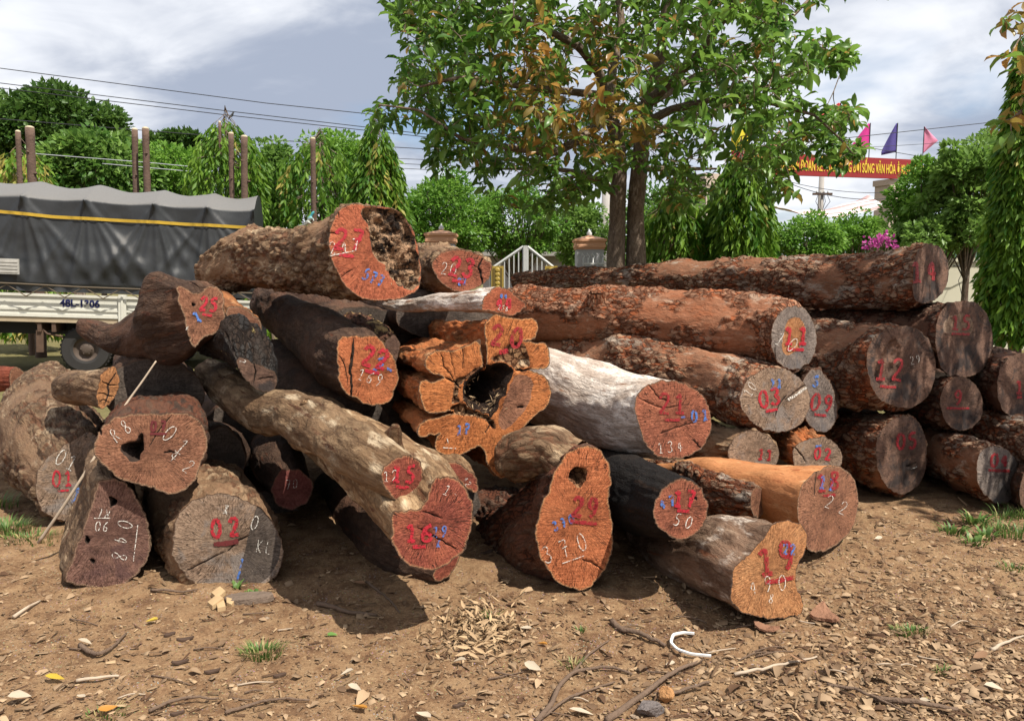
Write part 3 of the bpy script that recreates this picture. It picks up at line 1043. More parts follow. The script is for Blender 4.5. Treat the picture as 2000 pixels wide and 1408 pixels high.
make_log('upright half round slab with one flat sawn side and chalk 0470',
         [(Z2([(495, 735), (560, 727), (620, 747), (670, 790), (710, 860), (740, 950), (757, 1040), (745, 1120), (705, 1180), (640, 1245), (575, 1296), (500, 1287), (440, 1275), (360, 1258), (318, 1238), (330, 1200), (352, 1140), (390, 1040), (430, 930), (465, 830), (482, 770)]), 3.95),
          (Z2([(445, 640), (500, 625), (560, 650), (620, 700), (660, 770), (690, 860), (700, 950), (690, 1030), (650, 1090), (590, 1150), (530, 1195), (460, 1190), (400, 1180), (340, 1165), (300, 1150), (305, 1110), (322, 1050), (350, 950), (385, 840), (415, 745), (430, 680)]), 4.35),
          (Z2([(440, 580), (500, 570), (560, 590), (610, 640), (640, 720), (660, 800), (665, 880), (650, 950), (610, 1000), (550, 1050), (500, 1090), (440, 1085), (400, 1075), (360, 1060), (330, 1040), (335, 1000), (345, 940), (365, 860), (395, 770), (415, 690), (425, 620)]), 4.9)],
         'rough_tan', 'violet', normal=(.25, -.95, .05), style='smooth', smooth_it=1,
         pits=[dict(poly=Z2([(540, 815), (590, 830), (575, 860), (552, 885), (545, 850)]), depth=.12, ramp=.008, g=.008), dict(poly=Z2([(420, 1003), (440, 1025), (462, 1040), (430, 1060)]), depth=.12, ramp=.008, g=.006),
               dict(poly=Z2([(445, 1125), (468, 1130), (474, 1160), (452, 1155)]), depth=.1, ramp=.008, g=.006)],
         marks=[chalk('RL', 202, 1002, 18, 195, 1.8, .9), chalk('06', 199, 1028, 20, 5, 1.9), chalk('048', 240, 1055, 30, 100, 1.9, 1.1),
                ('chalk_mark', CHALK, 1.7, [Z2([(690, 960), (678, 1060), (668, 1140)])]), ('chalk_mark', CHALK, 1.7, [Z2([(472, 925), (555, 925)])])])
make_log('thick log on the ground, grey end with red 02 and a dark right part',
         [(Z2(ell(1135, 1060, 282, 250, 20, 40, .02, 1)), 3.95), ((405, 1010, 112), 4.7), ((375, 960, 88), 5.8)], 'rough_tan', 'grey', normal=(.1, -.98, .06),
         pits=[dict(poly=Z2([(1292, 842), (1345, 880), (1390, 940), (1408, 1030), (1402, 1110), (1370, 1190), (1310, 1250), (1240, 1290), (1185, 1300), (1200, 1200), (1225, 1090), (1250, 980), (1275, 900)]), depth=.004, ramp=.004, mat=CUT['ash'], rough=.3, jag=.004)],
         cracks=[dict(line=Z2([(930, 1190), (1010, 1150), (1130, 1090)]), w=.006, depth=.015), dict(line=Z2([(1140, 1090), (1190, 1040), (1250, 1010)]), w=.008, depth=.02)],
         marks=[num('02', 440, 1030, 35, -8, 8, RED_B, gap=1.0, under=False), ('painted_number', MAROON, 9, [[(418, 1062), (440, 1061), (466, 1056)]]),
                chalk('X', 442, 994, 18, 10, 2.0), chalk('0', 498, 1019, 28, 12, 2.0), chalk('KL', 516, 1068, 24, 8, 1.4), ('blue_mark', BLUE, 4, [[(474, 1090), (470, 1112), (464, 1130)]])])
# ---- the forked block with number 25
make_log('forked dark block standing high on the left of the pile with red 25',
         [(Z1([(1200, 722), (1290, 752), (1350, 792), (1400, 762), (1440, 730), (1500, 740), (1540, 800), (1540, 900), (1552, 1010), (1500, 1058), (1420, 1080), (1370, 1120), (1335, 1172), (1300, 1080), (1262, 950), (1222, 830)]), 4.70),
          (Z1([(1060, 625), (1120, 655), (1180, 740), (1250, 860), (1330, 900), (1400, 960), (1380, 1040), (1340, 1120), (1300, 1210), (1240, 1268), (1180, 1290), (1120, 1250), (1075, 1150), (1010, 1070), (960, 960), (950, 850), (965, 720), (1005, 645)]), 4.88),
          (Z1([(1000, 800), (1060, 790), (1110, 850), (1140, 950), (1150, 1050), (1130, 1150), (1090, 1230), (1030, 1255), (960, 1230), (900, 1150), (880, 1050), (900, 960), (940, 870)]), 5.05),
          ((225, 666, 31), 5.25), ((186, 648, 25), 5.4), ((168, 640, 19), 5.48)],
         'dark', 'brown', normal=(.72, -.68, .12), style='smooth', smooth_it=1, lump=.05, hermite=True,
         pits=[dict(poly=Z1([(1305, 855), (1330, 845), (1352, 860), (1325, 882)]), depth=.04, ramp=.006, g=.008)],
         marks=[num('25', 407, 595, 26, 8, 6.5, RED_B), chalk('R', 366, 640, 10, 10, 1.2), blue('1', 384, 618, 22, -30, 5)])
make_log('short charred black log with a split end under the forked block',
         [(Z3([(255, 1010), (330, 1030), (450, 1090), (515, 1105), (508, 1225), (440, 1237), (350, 1190), (270, 1100)]), 4.55),
          (Z3([(160, 930), (200, 800), (290, 760), (410, 830), (495, 940), (520, 1060), (470, 1190), (340, 1150), (220, 1050)]), 4.72),
          (Z3([(60, 900), (110, 790), (220, 760), (330, 800), (410, 880), (420, 1010), (370, 1100), (250, 1090), (120, 1010)]), 4.95), ((400, 660, 34), 5.4)],
         'char', 'dark', normal=(.5, -.85, .05), style='furrow', amp=1.4,
         cracks=[dict(line=Z3([(370, 1040), (385, 1110), (365, 1190)]), w=.010), dict(line=Z3([(400, 1150), (450, 1140), (500, 1150)]), w=.006)], marks=[chalk('2', 474, 706, 12, 80, 1.3)])
make_log('tan log end lying behind the charred log and log 25',
         [(Z3([(190, 705), (260, 690), (340, 720), (410, 790), (425, 850), (380, 880), (280, 860), (200, 790)]), 5.2), ((430, 600, 32), 5.9), ((420, 585, 26), 7)], 'split', 'brown', style='smooth', normal=(.4, -.9, .2))
# ---- centre
make_log('dark smooth log with a split cut end and red number 22',
         [(Z3([(905, 890), (950, 880), (1040, 887), (1130, 880), (1170, 910), (1205, 960), (1240, 1010), (1267, 1080), (1277, 1150), (1255, 1220), (1230, 1280), (1180, 1312), (1120, 1326), (1060, 1310), (1010, 1262), (975, 1272), (930, 1230), (897, 1160), (885, 1060), (890, 980)]), 4.75),
          ((664, 690, 64), 5.2), ((606, 648, 52), 5.8), ((540, 606, 40), 6.8), ((520, 592, 34), 7.4)], 'dark', 'orange', normal=(.42, -.9, .05), style='smooth',
         cracks=[dict(line=Z3([(995, 895), (985, 1000), (973, 1100), (985, 1200), (975, 1275)]), w=.018, depth=.06), dict(line=Z3([(900, 1000), (940, 1060), (960, 1200)]), w=.006)],
         marks=[num('22', 733, 697, 38, 12, 8.5, RED_B), chalk('169', 723, 736, 24, 20, 1.8), blue('2-', 750, 718, 30, 25, 5)])
make_log('huge topmost log with orange end half rotted to black char and red 27',
         [(Z3([(835, 280), (850, 200), (880, 120), (930, 75), (1000, 57), (1060, 70), (1140, 75), (1230, 80), (1290, 110), (1340, 180), (1380, 250), (1397, 340), (1415, 440), (1420, 530), (1400, 590), (1350, 630), (1290, 650), (1220, 660), (1160, 670), (1080, 660), (1010, 630), (960, 590), (910, 530), (880, 460), (850, 390)]), 4.9),
          (Z3([(560, 380), (570, 300), (620, 230), (700, 195), (780, 190), (860, 220), (920, 300), (950, 400), (940, 500), (900, 580), (830, 620), (740, 625), (660, 600), (590, 520), (565, 450)]), 5.5),
          (Z3([(290, 380), (300, 290), (340, 235), (420, 225), (520, 240), (600, 290), (640, 370), (650, 460), (620, 540), (560, 590), (480, 600), (400, 590), (330, 540), (300, 460)]), 6.0),
          (Z3([(180, 400), (220, 280), (300, 205), (360, 215), (420, 270), (450, 350), (460, 440), (440, 520), (400, 570), (330, 590), (260, 580), (200, 520)]), 6.3),
          ((434, 528, 40), 6.6), ((412, 532, 26), 6.75)],
         'rough_tan', 'coral', normal=(.50, -.85, .04), style='flaky', amp=1.3, N=150, step=.016, lump=.03, jag=.008,
         pits=[dict(poly=Z3([(1052, 82), (1042, 130), (1080, 190), (1097, 260), (1092, 330), (1130, 400), (1190, 440), (1222, 510), (1262, 560), (1320, 592), (1375, 600), (1408, 540), (1408, 440), (1388, 340), (1370, 250), (1332, 185), (1285, 118), (1230, 90), (1140, 84)]), depth=.035, ramp=.02, mat=ROT, rough=1.3, g=.009, jag=.03)],
         cracks=[dict(line=Z3([(835, 240), (870, 243), (890, 250)]), w=.006), dict(line=Z3([(880, 95), (900, 120), (905, 150)]), w=.006), dict(line=Z3([(915, 520), (950, 490), (990, 470)]), w=.004)],
         marks=[num('27', 681, 468, 40, 8, 8, RED_B, asp=.6), chalk('247', 672, 482, 24, -8, 2.0, 1.0, extra=[[(644, 500), (692, 490)]]), blue('577', 729, 542, 22, 22, 4)])
make_log('oval reddish log beside log 27 with red number 23',
         [(Z3([(1480, 430), (1500, 390), (1560, 352), (1640, 336), (1720, 346), (1790, 380), (1815, 408), (1850, 420), (1860, 470), (1840, 530), (1800, 570), (1730, 600), (1660, 615), (1590, 590), (1520, 540), (1490, 480)]), 5.3), ((862, 524, 44), 5.8), ((820, 520, 38), 7.2)], 'rough_tan', 'redline', normal=(.3, -.95, .04), jag=.009,
         cracks=[dict(line=Z3([(1800, 400), (1775, 450), (1790, 510), (1800, 575)]), w=.016, depth=.05), dict(line=Z3([(1775, 455), (1740, 440), (1700, 450)]), w=.006)],
         marks=[num('23', 902, 522, 36, 12, 7.5, RED_B), chalk('20', 876, 526, 24, 5, 1.8), blue('22', 902, 550, 14, 0, 3)])
make_log('weathered white branch log with a small orange end above log 20',
         [(Z5([(700, 150), (740, 110), (800, 97), (860, 120), (910, 165), (972, 225), (900, 278), (850, 292), (780, 268), (680, 257), (675, 200)]), 4.55),
          (Z5([(470, 200), (500, 150), (560, 130), (640, 125), (690, 160), (700, 210), (680, 255), (600, 270), (520, 268), (480, 250)]), 4.8),
          (Z5([(320, 210), (345, 150), (400, 140), (440, 160), (460, 210), (440, 258), (380, 262), (335, 250)]), 5.0), ((800, 598, 12), 5.25), ((772, 596, 9), 5.4), ((750, 594, 6), 5.5)],
         'white', 'coral', normal=(.35, -.93, .08), style='smooth', smooth_it=1, lump=.02, marks=[num('44', 984, 592, 24, 0, 6, RED_B, under=False), blue('44', 983, 577, 12, 0, 3), chalk('258', 982, 602, 10, 10, 1.3)])
# ---- log 20, fluted and hollow
o20 = Z5([(760, 268), (830, 288), (900, 310), (1000, 308), (1042, 330), (1042, 420), (1020, 446), (950, 452), (950, 460), (1060, 464), (1100, 472), (1112, 520), (1126, 600), (1100, 632), (1045, 636), (985, 640), (985, 648), (1085, 675), (1115, 730), (1127, 800), (1122, 860), (1085, 905), (1035, 932), (985, 972), (950, 1015), (960, 1048), (890, 1078), (830, 1112), (815, 1180), (835, 1260), (885, 1330), (945, 1395), (935, 1412), (895, 1398), (850, 1345), (790, 1366), (755, 1332), (712, 1262), (700, 1200), (668, 1142), (620, 1160), (560, 1190), (500, 1226), (430, 1216), (380, 1182), (362, 1130), (380, 1085), (412, 1048), (340, 1078), (280, 1088), (243, 1062), (260, 1012), (305, 970), (380, 950), (490, 925), (490, 915), (370, 930), (318, 930), (285, 882), (264, 820), (258, 760), (280, 720), (318, 704), (342, 722), (425, 700), (430, 690), (390, 680), (332, 672), (296, 632), (300, 580), (330, 540), (400, 510), (500, 516), (580, 482), (640, 446), (664, 440), (672, 470), (674, 560), (686, 640), (700, 645), (708, 585), (700, 470), (690, 390), (695, 330)])


make_log('big hollow fluted log with star shaped orange end and red 20',
         [(o20, 4.35), (shifted(o20, -45, -14, .86), 4.85), (shifted(o20, -95, -36, .72), 5.5), (shifted(o20, -150, -62, .56), 6.6)],
         'split', 'amber', normal=(.30, -.95, .02), style='furrow', amp=1.6, N=420, smooth_it=1, step=.03, jag=.009, lump=.012,
         pits=[dict(poly=Z5([(730, 602), (800, 596), (862, 622), (885, 662), (855, 720), (832, 790), (795, 850), (772, 905), (745, 955), (700, 930), (640, 905), (590, 885), (555, 850), (545, 800), (560, 745), (530, 735), (600, 685), (660, 640)]), depth=.34, ramp=.10, mat=HOLROT, rough=.6, g=.014, jag=.035),
               dict(poly=Z5([(895, 668), (980, 680), (1008, 720), (1000, 790), (985, 850), (945, 930), (905, 962), (835, 1042), (792, 1035), (782, 965), (805, 885), (842, 800), (866, 730)]), depth=.004, ramp=.01, mat=CUT['brown'], rough=.5), dict(poly=Z5([(880, 455), (960, 470), (975, 560), (1000, 620), (940, 640), (885, 640), (862, 615), (800, 590), (740, 590), (730, 560), (800, 540), (840, 480)]), depth=.02, ramp=.02, mat=CRUMB, rough=.9, g=.012),
               dict(poly=Z5([(545, 850), (590, 890), (640, 910), (700, 935), (745, 958), (775, 1030), (740, 1030), (690, 960), (620, 955), (520, 945), (470, 925), (455, 900), (500, 870)]), depth=.05, ramp=.02, mat=CRUMB, rough=1.0, g=.010),
               dict(poly=Z5([(690, 610), (660, 640), (600, 685), (530, 735), (510, 800), (540, 850), (500, 862), (470, 870), (500, 760), (480, 720), (570, 680), (650, 620)]), depth=.03, ramp=.015, mat=CRUMB, rough=.9, g=.010)],
         cracks=[dict(line=Z5([(690, 600), (694, 640), (680, 690)]), w=.022, depth=.08), dict(line=Z5([(430, 695), (490, 720), (540, 770)]), w=.010, depth=.05), dict(line=Z5([(990, 644), (940, 650), (890, 640)]), w=.012, depth=.05), dict(line=Z5([(400, 530), (430, 620), (470, 680), (500, 730)]), w=.005), dict(line=Z5([(690, 1060), (720, 1020), (735, 970)]), w=.006), dict(line=Z5([(540, 480), (550, 560), (545, 640)]), w=.003), dict(line=Z5([(460, 520), (480, 600), (500, 680)]), w=.003),
                 dict(line=Z5([(905, 890), (930, 888), (945, 895)]), w=.012)],
         marks=[num('20', 990, 657, 38, 5, 8, RED, gap=1.0, under=False), ('painted_number', RED_B, 9, [[(975, 688), (992, 685)]]), blue('17', 904, 838, 20, 5, 5), ('chalk_mark', CHALK, 1.6, [Z5([(420, 1152), (505, 1158)])]), ('chalk_mark', CHALK, 1.6, [Z5([(445, 1090), (455, 1125)])]), chalk('2', 978, 885, 26, 10, 1.6)])
make_log('dark log with crumbly yellow bark ridge running under log 27',
         [(Z3([(1180, 930), (1240, 860), (1280, 900), (1280, 1000), (1250, 1080), (1200, 1060), (1170, 1000)]), 4.95), ((720, 668, 46), 5.4), ((660, 636, 36), 6.2), ((610, 604, 20), 7.0)], 'lichen', 'dark', normal=(.5, -.85, .05), style='furrow', amp=1.5)
# ---- logs 15 and 16 reaching out to the front
make_log('long crooked pale limb reaching forward over log 16, red 15 on end',
         [(Z4([(1025, 640), (1050, 580), (1100, 545), (1170, 530), (1228, 545), (1255, 590), (1268, 650), (1305, 690), (1302, 750), (1270, 775), (1250, 822), (1200, 817), (1120, 800), (1075, 760), (1040, 720)]), 3.32),
          ((722, 893, 52), 3.50), ((668, 860, 50), 3.8), ((618, 828, 52), 4.1), ((576, 808, 44), 4.35), ((538, 806, 44), 4.58), ((500, 790, 42), 4.8), ((455, 762, 36), 5.1), ((410, 730, 32), 5.6)],
         'tan', 'red', normal=(.5, -.86, .04), style='smooth', lump=.07, amp=1.2,
         stubs=[([(590, 812, 4.2, 30), (598, 795, 4.15, 20), (597, 784, 4.12, 12), (598, 781, 4.12, 8)], 'tan', 5, 'knot', 'smooth'), ([(760, 880, 3.6, 34), (768, 850, 3.55, 22), (772, 832, 3.52, 10), (773, 829, 3.52, 6)], 'tan', 6, 'knot', 'smooth')],
         marks=[num('15', 788, 924, 34, 5, 7, RED_B), chalk('12', 762, 928, 22, 0, 1.8), chalk('192', 814, 962, 13, 8, 1.4)])
make_log('red ended log carrying limb 15, its cut end marked red 16',
         [(Z4([(1080, 880), (1100, 825), (1180, 830), (1245, 838), (1280, 760), (1300, 665), (1360, 645), (1420, 650), (1470, 690), (1512, 740), (1542, 800), (1532, 870), (1527, 960), (1490, 1040), (1440, 1100), (1370, 1150), (1280, 1166), (1200, 1146), (1140, 1112), (1097, 1050), (1080, 960)]), 3.28),
          ((790, 950, 88), 3.65), ((720, 895, 76), 4.1), ((655, 850, 60), 4.7), ((590, 815, 48), 5.4)],
         'tan', 'red', normal=(.5, -.86, .04), style='smooth', lump=.04,
         cracks=[dict(line=Z4([(1225, 930), (1330, 985), (1450, 1055)]), w=.007), dict(line=Z4([(1250, 840), (1300, 860), (1370, 875)]), w=.006)],
         marks=[num('16', 818, 1040, 34, 0, 8, RED_B, asp=.7), blue('19', 858, 1037, 22, 5, 3), blue('K', 856, 1060, 14, 0, 2.5), chalk('1-', 880, 960, 22, 25, 1.5)])
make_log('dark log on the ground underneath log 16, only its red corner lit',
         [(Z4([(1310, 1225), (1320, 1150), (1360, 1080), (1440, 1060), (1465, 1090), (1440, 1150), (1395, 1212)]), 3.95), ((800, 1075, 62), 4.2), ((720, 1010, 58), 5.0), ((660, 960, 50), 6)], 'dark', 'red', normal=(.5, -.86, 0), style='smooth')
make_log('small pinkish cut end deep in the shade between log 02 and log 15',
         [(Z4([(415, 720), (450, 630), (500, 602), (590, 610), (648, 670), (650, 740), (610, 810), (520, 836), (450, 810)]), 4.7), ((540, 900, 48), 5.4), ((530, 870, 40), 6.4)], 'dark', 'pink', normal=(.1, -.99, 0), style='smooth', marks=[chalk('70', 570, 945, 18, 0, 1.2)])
make_log('small dark red log end peeping out between log 16 and log 20',
         [(Z4([(1350, 567), (1400, 560), (1480, 585), (1540, 630), (1572, 690), (1556, 746), (1500, 722), (1430, 650)]), 4.0), ((870, 905, 34), 4.5), ((820, 860, 30), 5.6)], 'tan', 'red', normal=(.4, -.9, .1), style='smooth', marks=[chalk('42', 912, 940, 13, 60, 1.3)])
make_log('knotty log with figure eight orange end, a round hole and red 29',
         [(Z6([(490, 320), (530, 250), (580, 217), (640, 210), (690, 235), (730, 285), (748, 340), (745, 420), (738, 480), (750, 560), (757, 640), (750, 720), (722, 790), (680, 850), (640, 884), (590, 889), (520, 866), (470, 820), (430, 760), (400, 680), (392, 600), (410, 540), (432, 470), (450, 420), (472, 370)]), 3.82),
          (Z6([(400, 330), (450, 270), (520, 220), (590, 230), (640, 300), (660, 400), (660, 500), (670, 600), (660, 700), (620, 780), (560, 840), (480, 860), (400, 850), (330, 800), (290, 720), (280, 620), (300, 540), (340, 460), (370, 400)]), 4.15),
          (Z6([(110, 640), (150, 540), (230, 470), (330, 440), (430, 450), (500, 520), (530, 620), (520, 720), (470, 800), (380, 840), (280, 845), (180, 820), (120, 740)]), 4.8), ((970, 1020, 80), 5.6)],
         'flaky_dark', 'orange', normal=(.12, -.99, .05), style='furrow', amp=1.6, lump=.05, N=140,
         pits=[dict(poly=Z6(ell(592, 358, 41, 50, 0, 20, .06, 2)), depth=.10, ramp=.02, mat=CRUMB, rough=.9, g=.007)],
         cracks=[dict(line=Z6([(610, 740), (660, 765), (715, 795)]), w=.006)],
         stubs=[([(1120, 905, 4.05, 46), (1080, 880, 4.12, 46), (1035, 885, 4.2, 50), (1000, 895, 4.28, 44), (985, 900, 4.32, 28)], 'rough_tan', 21)],
         marks=[num('29', 1142, 990, 38, 5, 8.5, RED, ul=48), blue('370', 1100, 1020, 18, -22, 4, 1.0), chalk('370', 1102, 1070, 34, -22, 2.2, 1.1, extra=[Z6([(520, 760), (620, 725)])])])
# ---- logs 17, 18, 19 in front right
make_log('black barked log with round red end numbered 17',
         [(Z6(ell(1071, 510, 126, 140, 0, 40, .015, 3)), 3.62), ((1255, 972, 74), 4.1), ((1205, 945, 70), 4.7), ((1160, 915, 56), 5.6)], 'black', 'redline', normal=(.40, -.91, .03), style='smooth',
         cracks=[dict(line=Z6([(1130, 462), (1140, 460), (1146, 466)]), w=.014)],
         marks=[num('17', 1336, 972, 32, 5, 7, RED_B), blue('47', 1302, 980, 20, -15, 4, 1.0), chalk('50', 1333, 1018, 24, 15, 2.2, 1.0)])
make_log('curved orange barkless log with grey brown end numbered red 18',
         [(Z6([(1617, 440), (1650, 370), (1700, 330), (1760, 307), (1822, 311), (1870, 350), (1896, 430), (1896, 500), (1880, 580), (1850, 630), (1790, 680), (1712, 720), (1652, 692), (1625, 600), (1612, 520)]), 4.35),
          (Z6([(1380, 400), (1400, 330), (1450, 292), (1520, 290), (1580, 330), (1600, 420), (1590, 510), (1550, 570), (1490, 580), (1420, 540), (1385, 470)]), 4.62),
          (Z6([(1130, 330), (1160, 285), (1210, 268), (1270, 290), (1300, 350), (1300, 410), (1270, 450), (1210, 450), (1160, 410), (1135, 370)]), 4.95), ((1270, 913, 13), 5.3), ((1190, 888, 6), 5.7)],
         'peeled', 'brown', normal=(.68, -.73, .03), style='smooth', amp=.5, lump=.03,
         cracks=[dict(line=Z6([(1702, 335), (1695, 400), (1690, 450)]), w=.012, depth=.04)],
         marks=[num('18', 1616, 940, 34, -4, 6, RED, under=True), blue('11', 1615, 942, 26, 10, 4), chalk('22', 1632, 985, 26, 20, 1.4, 1.2)])
make_log('bark covered log squeezed between log 17 and the orange log 18',
         [(Z6([(1430, 395), (1455, 420), (1465, 470), (1450, 540), (1420, 560), (1395, 520), (1395, 430)]), 4.30), ((1405, 966, 36), 4.5), ((1340, 935, 30), 5.0), ((1270, 915, 22), 5.6)], 'flaky', 'brown', normal=(.8, -.6, 0))
make_log('kidney shaped front log with grey bark and bold red 19',
         [(Z6([(1500, 576), (1550, 562), (1610, 570), (1650, 595), (1663, 640), (1652, 700), (1622, 760), (1602, 820), (1612, 880), (1636, 930), (1643, 970), (1625, 1004), (1580, 1016), (1520, 1022), (1440, 1016), (1370, 1000), (1325, 970), (1305, 930), (1310, 850), (1310, 790), (1350, 750), (1400, 700), (1450, 660), (1480, 612)]), 3.45),
          (Z6([(1215, 560), (1290, 535), (1370, 540), (1430, 560), (1450, 620), (1440, 700), (1420, 780), (1400, 860), (1350, 910), (1280, 930), (1200, 920), (1130, 880), (1100, 800), (1110, 720), (1150, 640)]), 3.85),
          ((1335, 1075, 70), 4.2), ((1275, 1045, 64), 4.8), ((1215, 1020, 54), 5.6)],
         'grey', 'yellow', normal=(.55, -.83, .05), style='smooth', lump=.03, amp=1.2, N=130,
         marks=[num('19', 1514, 1090, 54, -10, 10, RED, ul=52), blue('22', 1540, 1072, 20, 0, 3.5), chalk('490', 1498, 1140, 30, -8, 1.8, 1.0), chalk('8', 1505, 1168, 18, 5, 1.6)])
# ---- right pile
make_log('long white barked log with red lined end numbered 21',
         [(Z7([(508, 660), (540, 620), (590, 595), (650, 592), (710, 605), (760, 640), (795, 690), (808, 745), (800, 800), (770, 850), (720, 885), (660, 896), (600, 888), (555, 850), (530, 790), (512, 720)]), 4.5),
          ((1215, 805, 78), 4.8), ((1130, 775, 76), 5.2), ((1050, 750, 72), 5.8), ((960, 730, 60), 6.6)], 'white', 'redline', normal=(.45, -.89, .03), style='smooth', lump=.03, amp=1.3,
         cracks=[dict(line=Z7([(560, 610), (600, 660), (650, 680)]), w=.005), dict(line=Z7([(600, 800), (680, 770), (760, 750)]), w=.004), dict(line=Z7([(730, 820), (770, 860)]), w=.007), dict(line=Z7([(520, 660), (600, 700), (700, 690)]), w=.004)],
         marks=[num('21', 1312, 788, 40, 0, 6, RED, under=True), blue('-01', 1355, 812, 22, -8, 4, 1.0), chalk('134', 1308, 872, 22, -5, 1.7, .9)])
make_log('log with round grey and tan end, red 03 and a white streak',
         [(Z7([(905, 680), (920, 620), (960, 570), (1020, 545), (1085, 545), (1140, 580), (1178, 630), (1184, 690), (1160, 745), (1120, 785), (1060, 796), (990, 780), (945, 740)]), 5.1), ((1415, 752, 62), 5.5), ((1280, 725, 58), 6.0), ((1130, 705, 48), 6.8), ((1060, 695, 44), 7.4)],
         'flaky', 'grey', normal=(.52, -.85, .02),
         cracks=[dict(line=Z7([(1090, 650), (1060, 690), (1045, 740)]), w=.014, depth=.03), dict(line=Z7([(1180, 600), (1120, 640), (1085, 670)]), w=.006)],
         marks=[num('03', 1502, 776, 32, -10, 6.5, RED_B), blue('11', 1515, 748, 18, 0, 4), chalk('10', 1464, 760, 20, -55, 1.7), ('chalk_mark', CHALK, 5, [Z7([(1165, 620), (1125, 650), (1095, 668)])])])
make_log('long scaly red brown log on top, ringed end with red 11',
         [(Z7([(1030, 420), (1042, 370), (1065, 330), (1105, 306), (1150, 312), (1180, 340), (1200, 390), (1210, 440), (1200, 490), (1175, 530), (1130, 555), (1085, 550), (1055, 525), (1035, 480)]), 5.3),
          ((1500, 648, 60), 5.55), ((1340, 634, 61), 6.1), ((1180, 622, 56), 6.7), ((1060, 616, 49), 7.2), ((985, 612, 45), 7.6)], 'flaky_red', 'slate', normal=(.66, -.75, .02), amp=1.0, step=.018,
         pits=[dict(poly=Z7([(1090, 370), (1120, 348), (1150, 360), (1165, 400), (1155, 450), (1120, 490), (1085, 500), (1070, 470), (1080, 420)]), depth=.002, ramp=.01, mat=CUT['yellow'], rough=0)],
         cracks=[dict(line=Z7([(1045, 470), (1050, 520), (1065, 550)]), w=.014)],
         stubs=[([(1165, 590, 6.55, 24), (1165, 573, 6.5, 16), (1165, 565, 6.5, 8), (1165, 563, 6.5, 5)], 'flaky_red', 31, 'knot')],
         marks=[num('11', 1554, 654, 36, 2, 7, RED_B, ul=30), chalk('10', 1535, 668, 28, 30, 1.8, 1.0)])
make_log('longest scaly log across the top right of the pile, red 14',
         [(Z7([(1575, 200), (1578, 130), (1600, 85), (1640, 68), (1680, 82), (1705, 120), (1714, 180), (1705, 235), (1675, 275), (1630, 300), (1590, 298), (1572, 260)]), 6.0),
          ((1740, 548, 62), 6.35), ((1600, 546, 50), 7.0), ((1400, 546, 38), 8.0), ((1180, 547, 26), 9.2), ((1010, 548, 17), 10.3)], 'flaky', 'dark', normal=(.68, -.73, .02), amp=1.1, step=.022,
         marks=[num('14', 1804, 530, 42, -4, 6.5, RED, under=False, asp=.5)])
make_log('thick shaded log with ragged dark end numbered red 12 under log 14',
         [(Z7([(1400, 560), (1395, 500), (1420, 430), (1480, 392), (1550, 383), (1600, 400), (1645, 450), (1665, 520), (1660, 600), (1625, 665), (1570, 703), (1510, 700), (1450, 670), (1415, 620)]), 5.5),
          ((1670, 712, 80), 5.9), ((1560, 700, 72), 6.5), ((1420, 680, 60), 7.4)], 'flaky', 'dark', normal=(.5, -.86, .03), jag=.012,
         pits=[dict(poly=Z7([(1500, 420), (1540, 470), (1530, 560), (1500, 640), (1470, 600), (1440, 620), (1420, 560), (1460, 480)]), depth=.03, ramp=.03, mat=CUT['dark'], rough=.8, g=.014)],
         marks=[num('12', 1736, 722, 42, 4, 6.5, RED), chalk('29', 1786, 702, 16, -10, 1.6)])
make_log('log with dark ringed end and tan patch, red 15, resting under log 14',
         [(Z7([(1660, 420), (1670, 350), (1700, 305), (1760, 286), (1820, 295), (1860, 340), (1882, 410), (1880, 480), (1850, 550), (1800, 580), (1740, 585), (1690, 560), (1665, 500)]), 5.9), ((1800, 650, 66), 6.3), ((1680, 635, 58), 7.0), ((1540, 615, 48), 8)], 'flaky_dark', 'dark', normal=(.55, -.83, .02),
         pits=[dict(poly=Z7([(1690, 370), (1730, 340), (1790, 340), (1810, 380), (1800, 420), (1740, 420), (1690, 410)]), depth=.003, ramp=.01, mat=CUT['grey'], rough=0)],
         marks=[num('15', 1876, 630, 28, 2, 5.5, RED, ul=32)])
make_log('narrow blue grey log end numbered 09 behind log 03',
         [(Z7([(1140, 640), (1150, 590), (1180, 552), (1220, 550), (1255, 590), (1280, 660), (1288, 720), (1270, 775), (1235, 798), (1190, 780), (1150, 730)]), 5.35), ((1570, 775, 58), 5.8), ((1500, 760, 50), 6.8)], 'dark', 'slate', normal=(.5, -.86, 0), marks=[num('09', 1604, 785, 32, 6, 6, RED), blue('5', 1592, 745, 20, 10, 5)])
make_log('half hidden grey log end with red 11 behind the orange log 18',
         [(Z7([(860, 880), (880, 820), (920, 790), (980, 783), (1030, 810), (1060, 850), (1066, 900), (1030, 940), (960, 955), (890, 935)]), 4.95), ((1405, 872, 44), 5.3), ((1340, 850, 38), 6.2)], 'rough_tan', 'grey', normal=(.42, -.9, .05), marks=[num('11', 1494, 886, 22, 5, 5, RED, under=False)])
make_log('split tan log with ragged top and red 02 above the orange log',
         [(Z7([(1110, 880), (1125, 840), (1170, 815), (1230, 808), (1280, 830), (1308, 880), (1300, 930), (1250, 965), (1180, 960), (1120, 930)]), 4.95), ((1560, 872, 42), 5.3), ((1480, 850, 34), 6.2)], 'split', 'grey', normal=(.4, -.9, .05), style='furrow', amp=2,
         cracks=[dict(line=Z7([(1120, 850), (1150, 880), (1165, 910)]), w=.010)], marks=[num('02', 1606, 886, 22, 2, 5, RED_B, under=False, gap=.9), blue('1', 1600, 870, 12, 80, 3)])
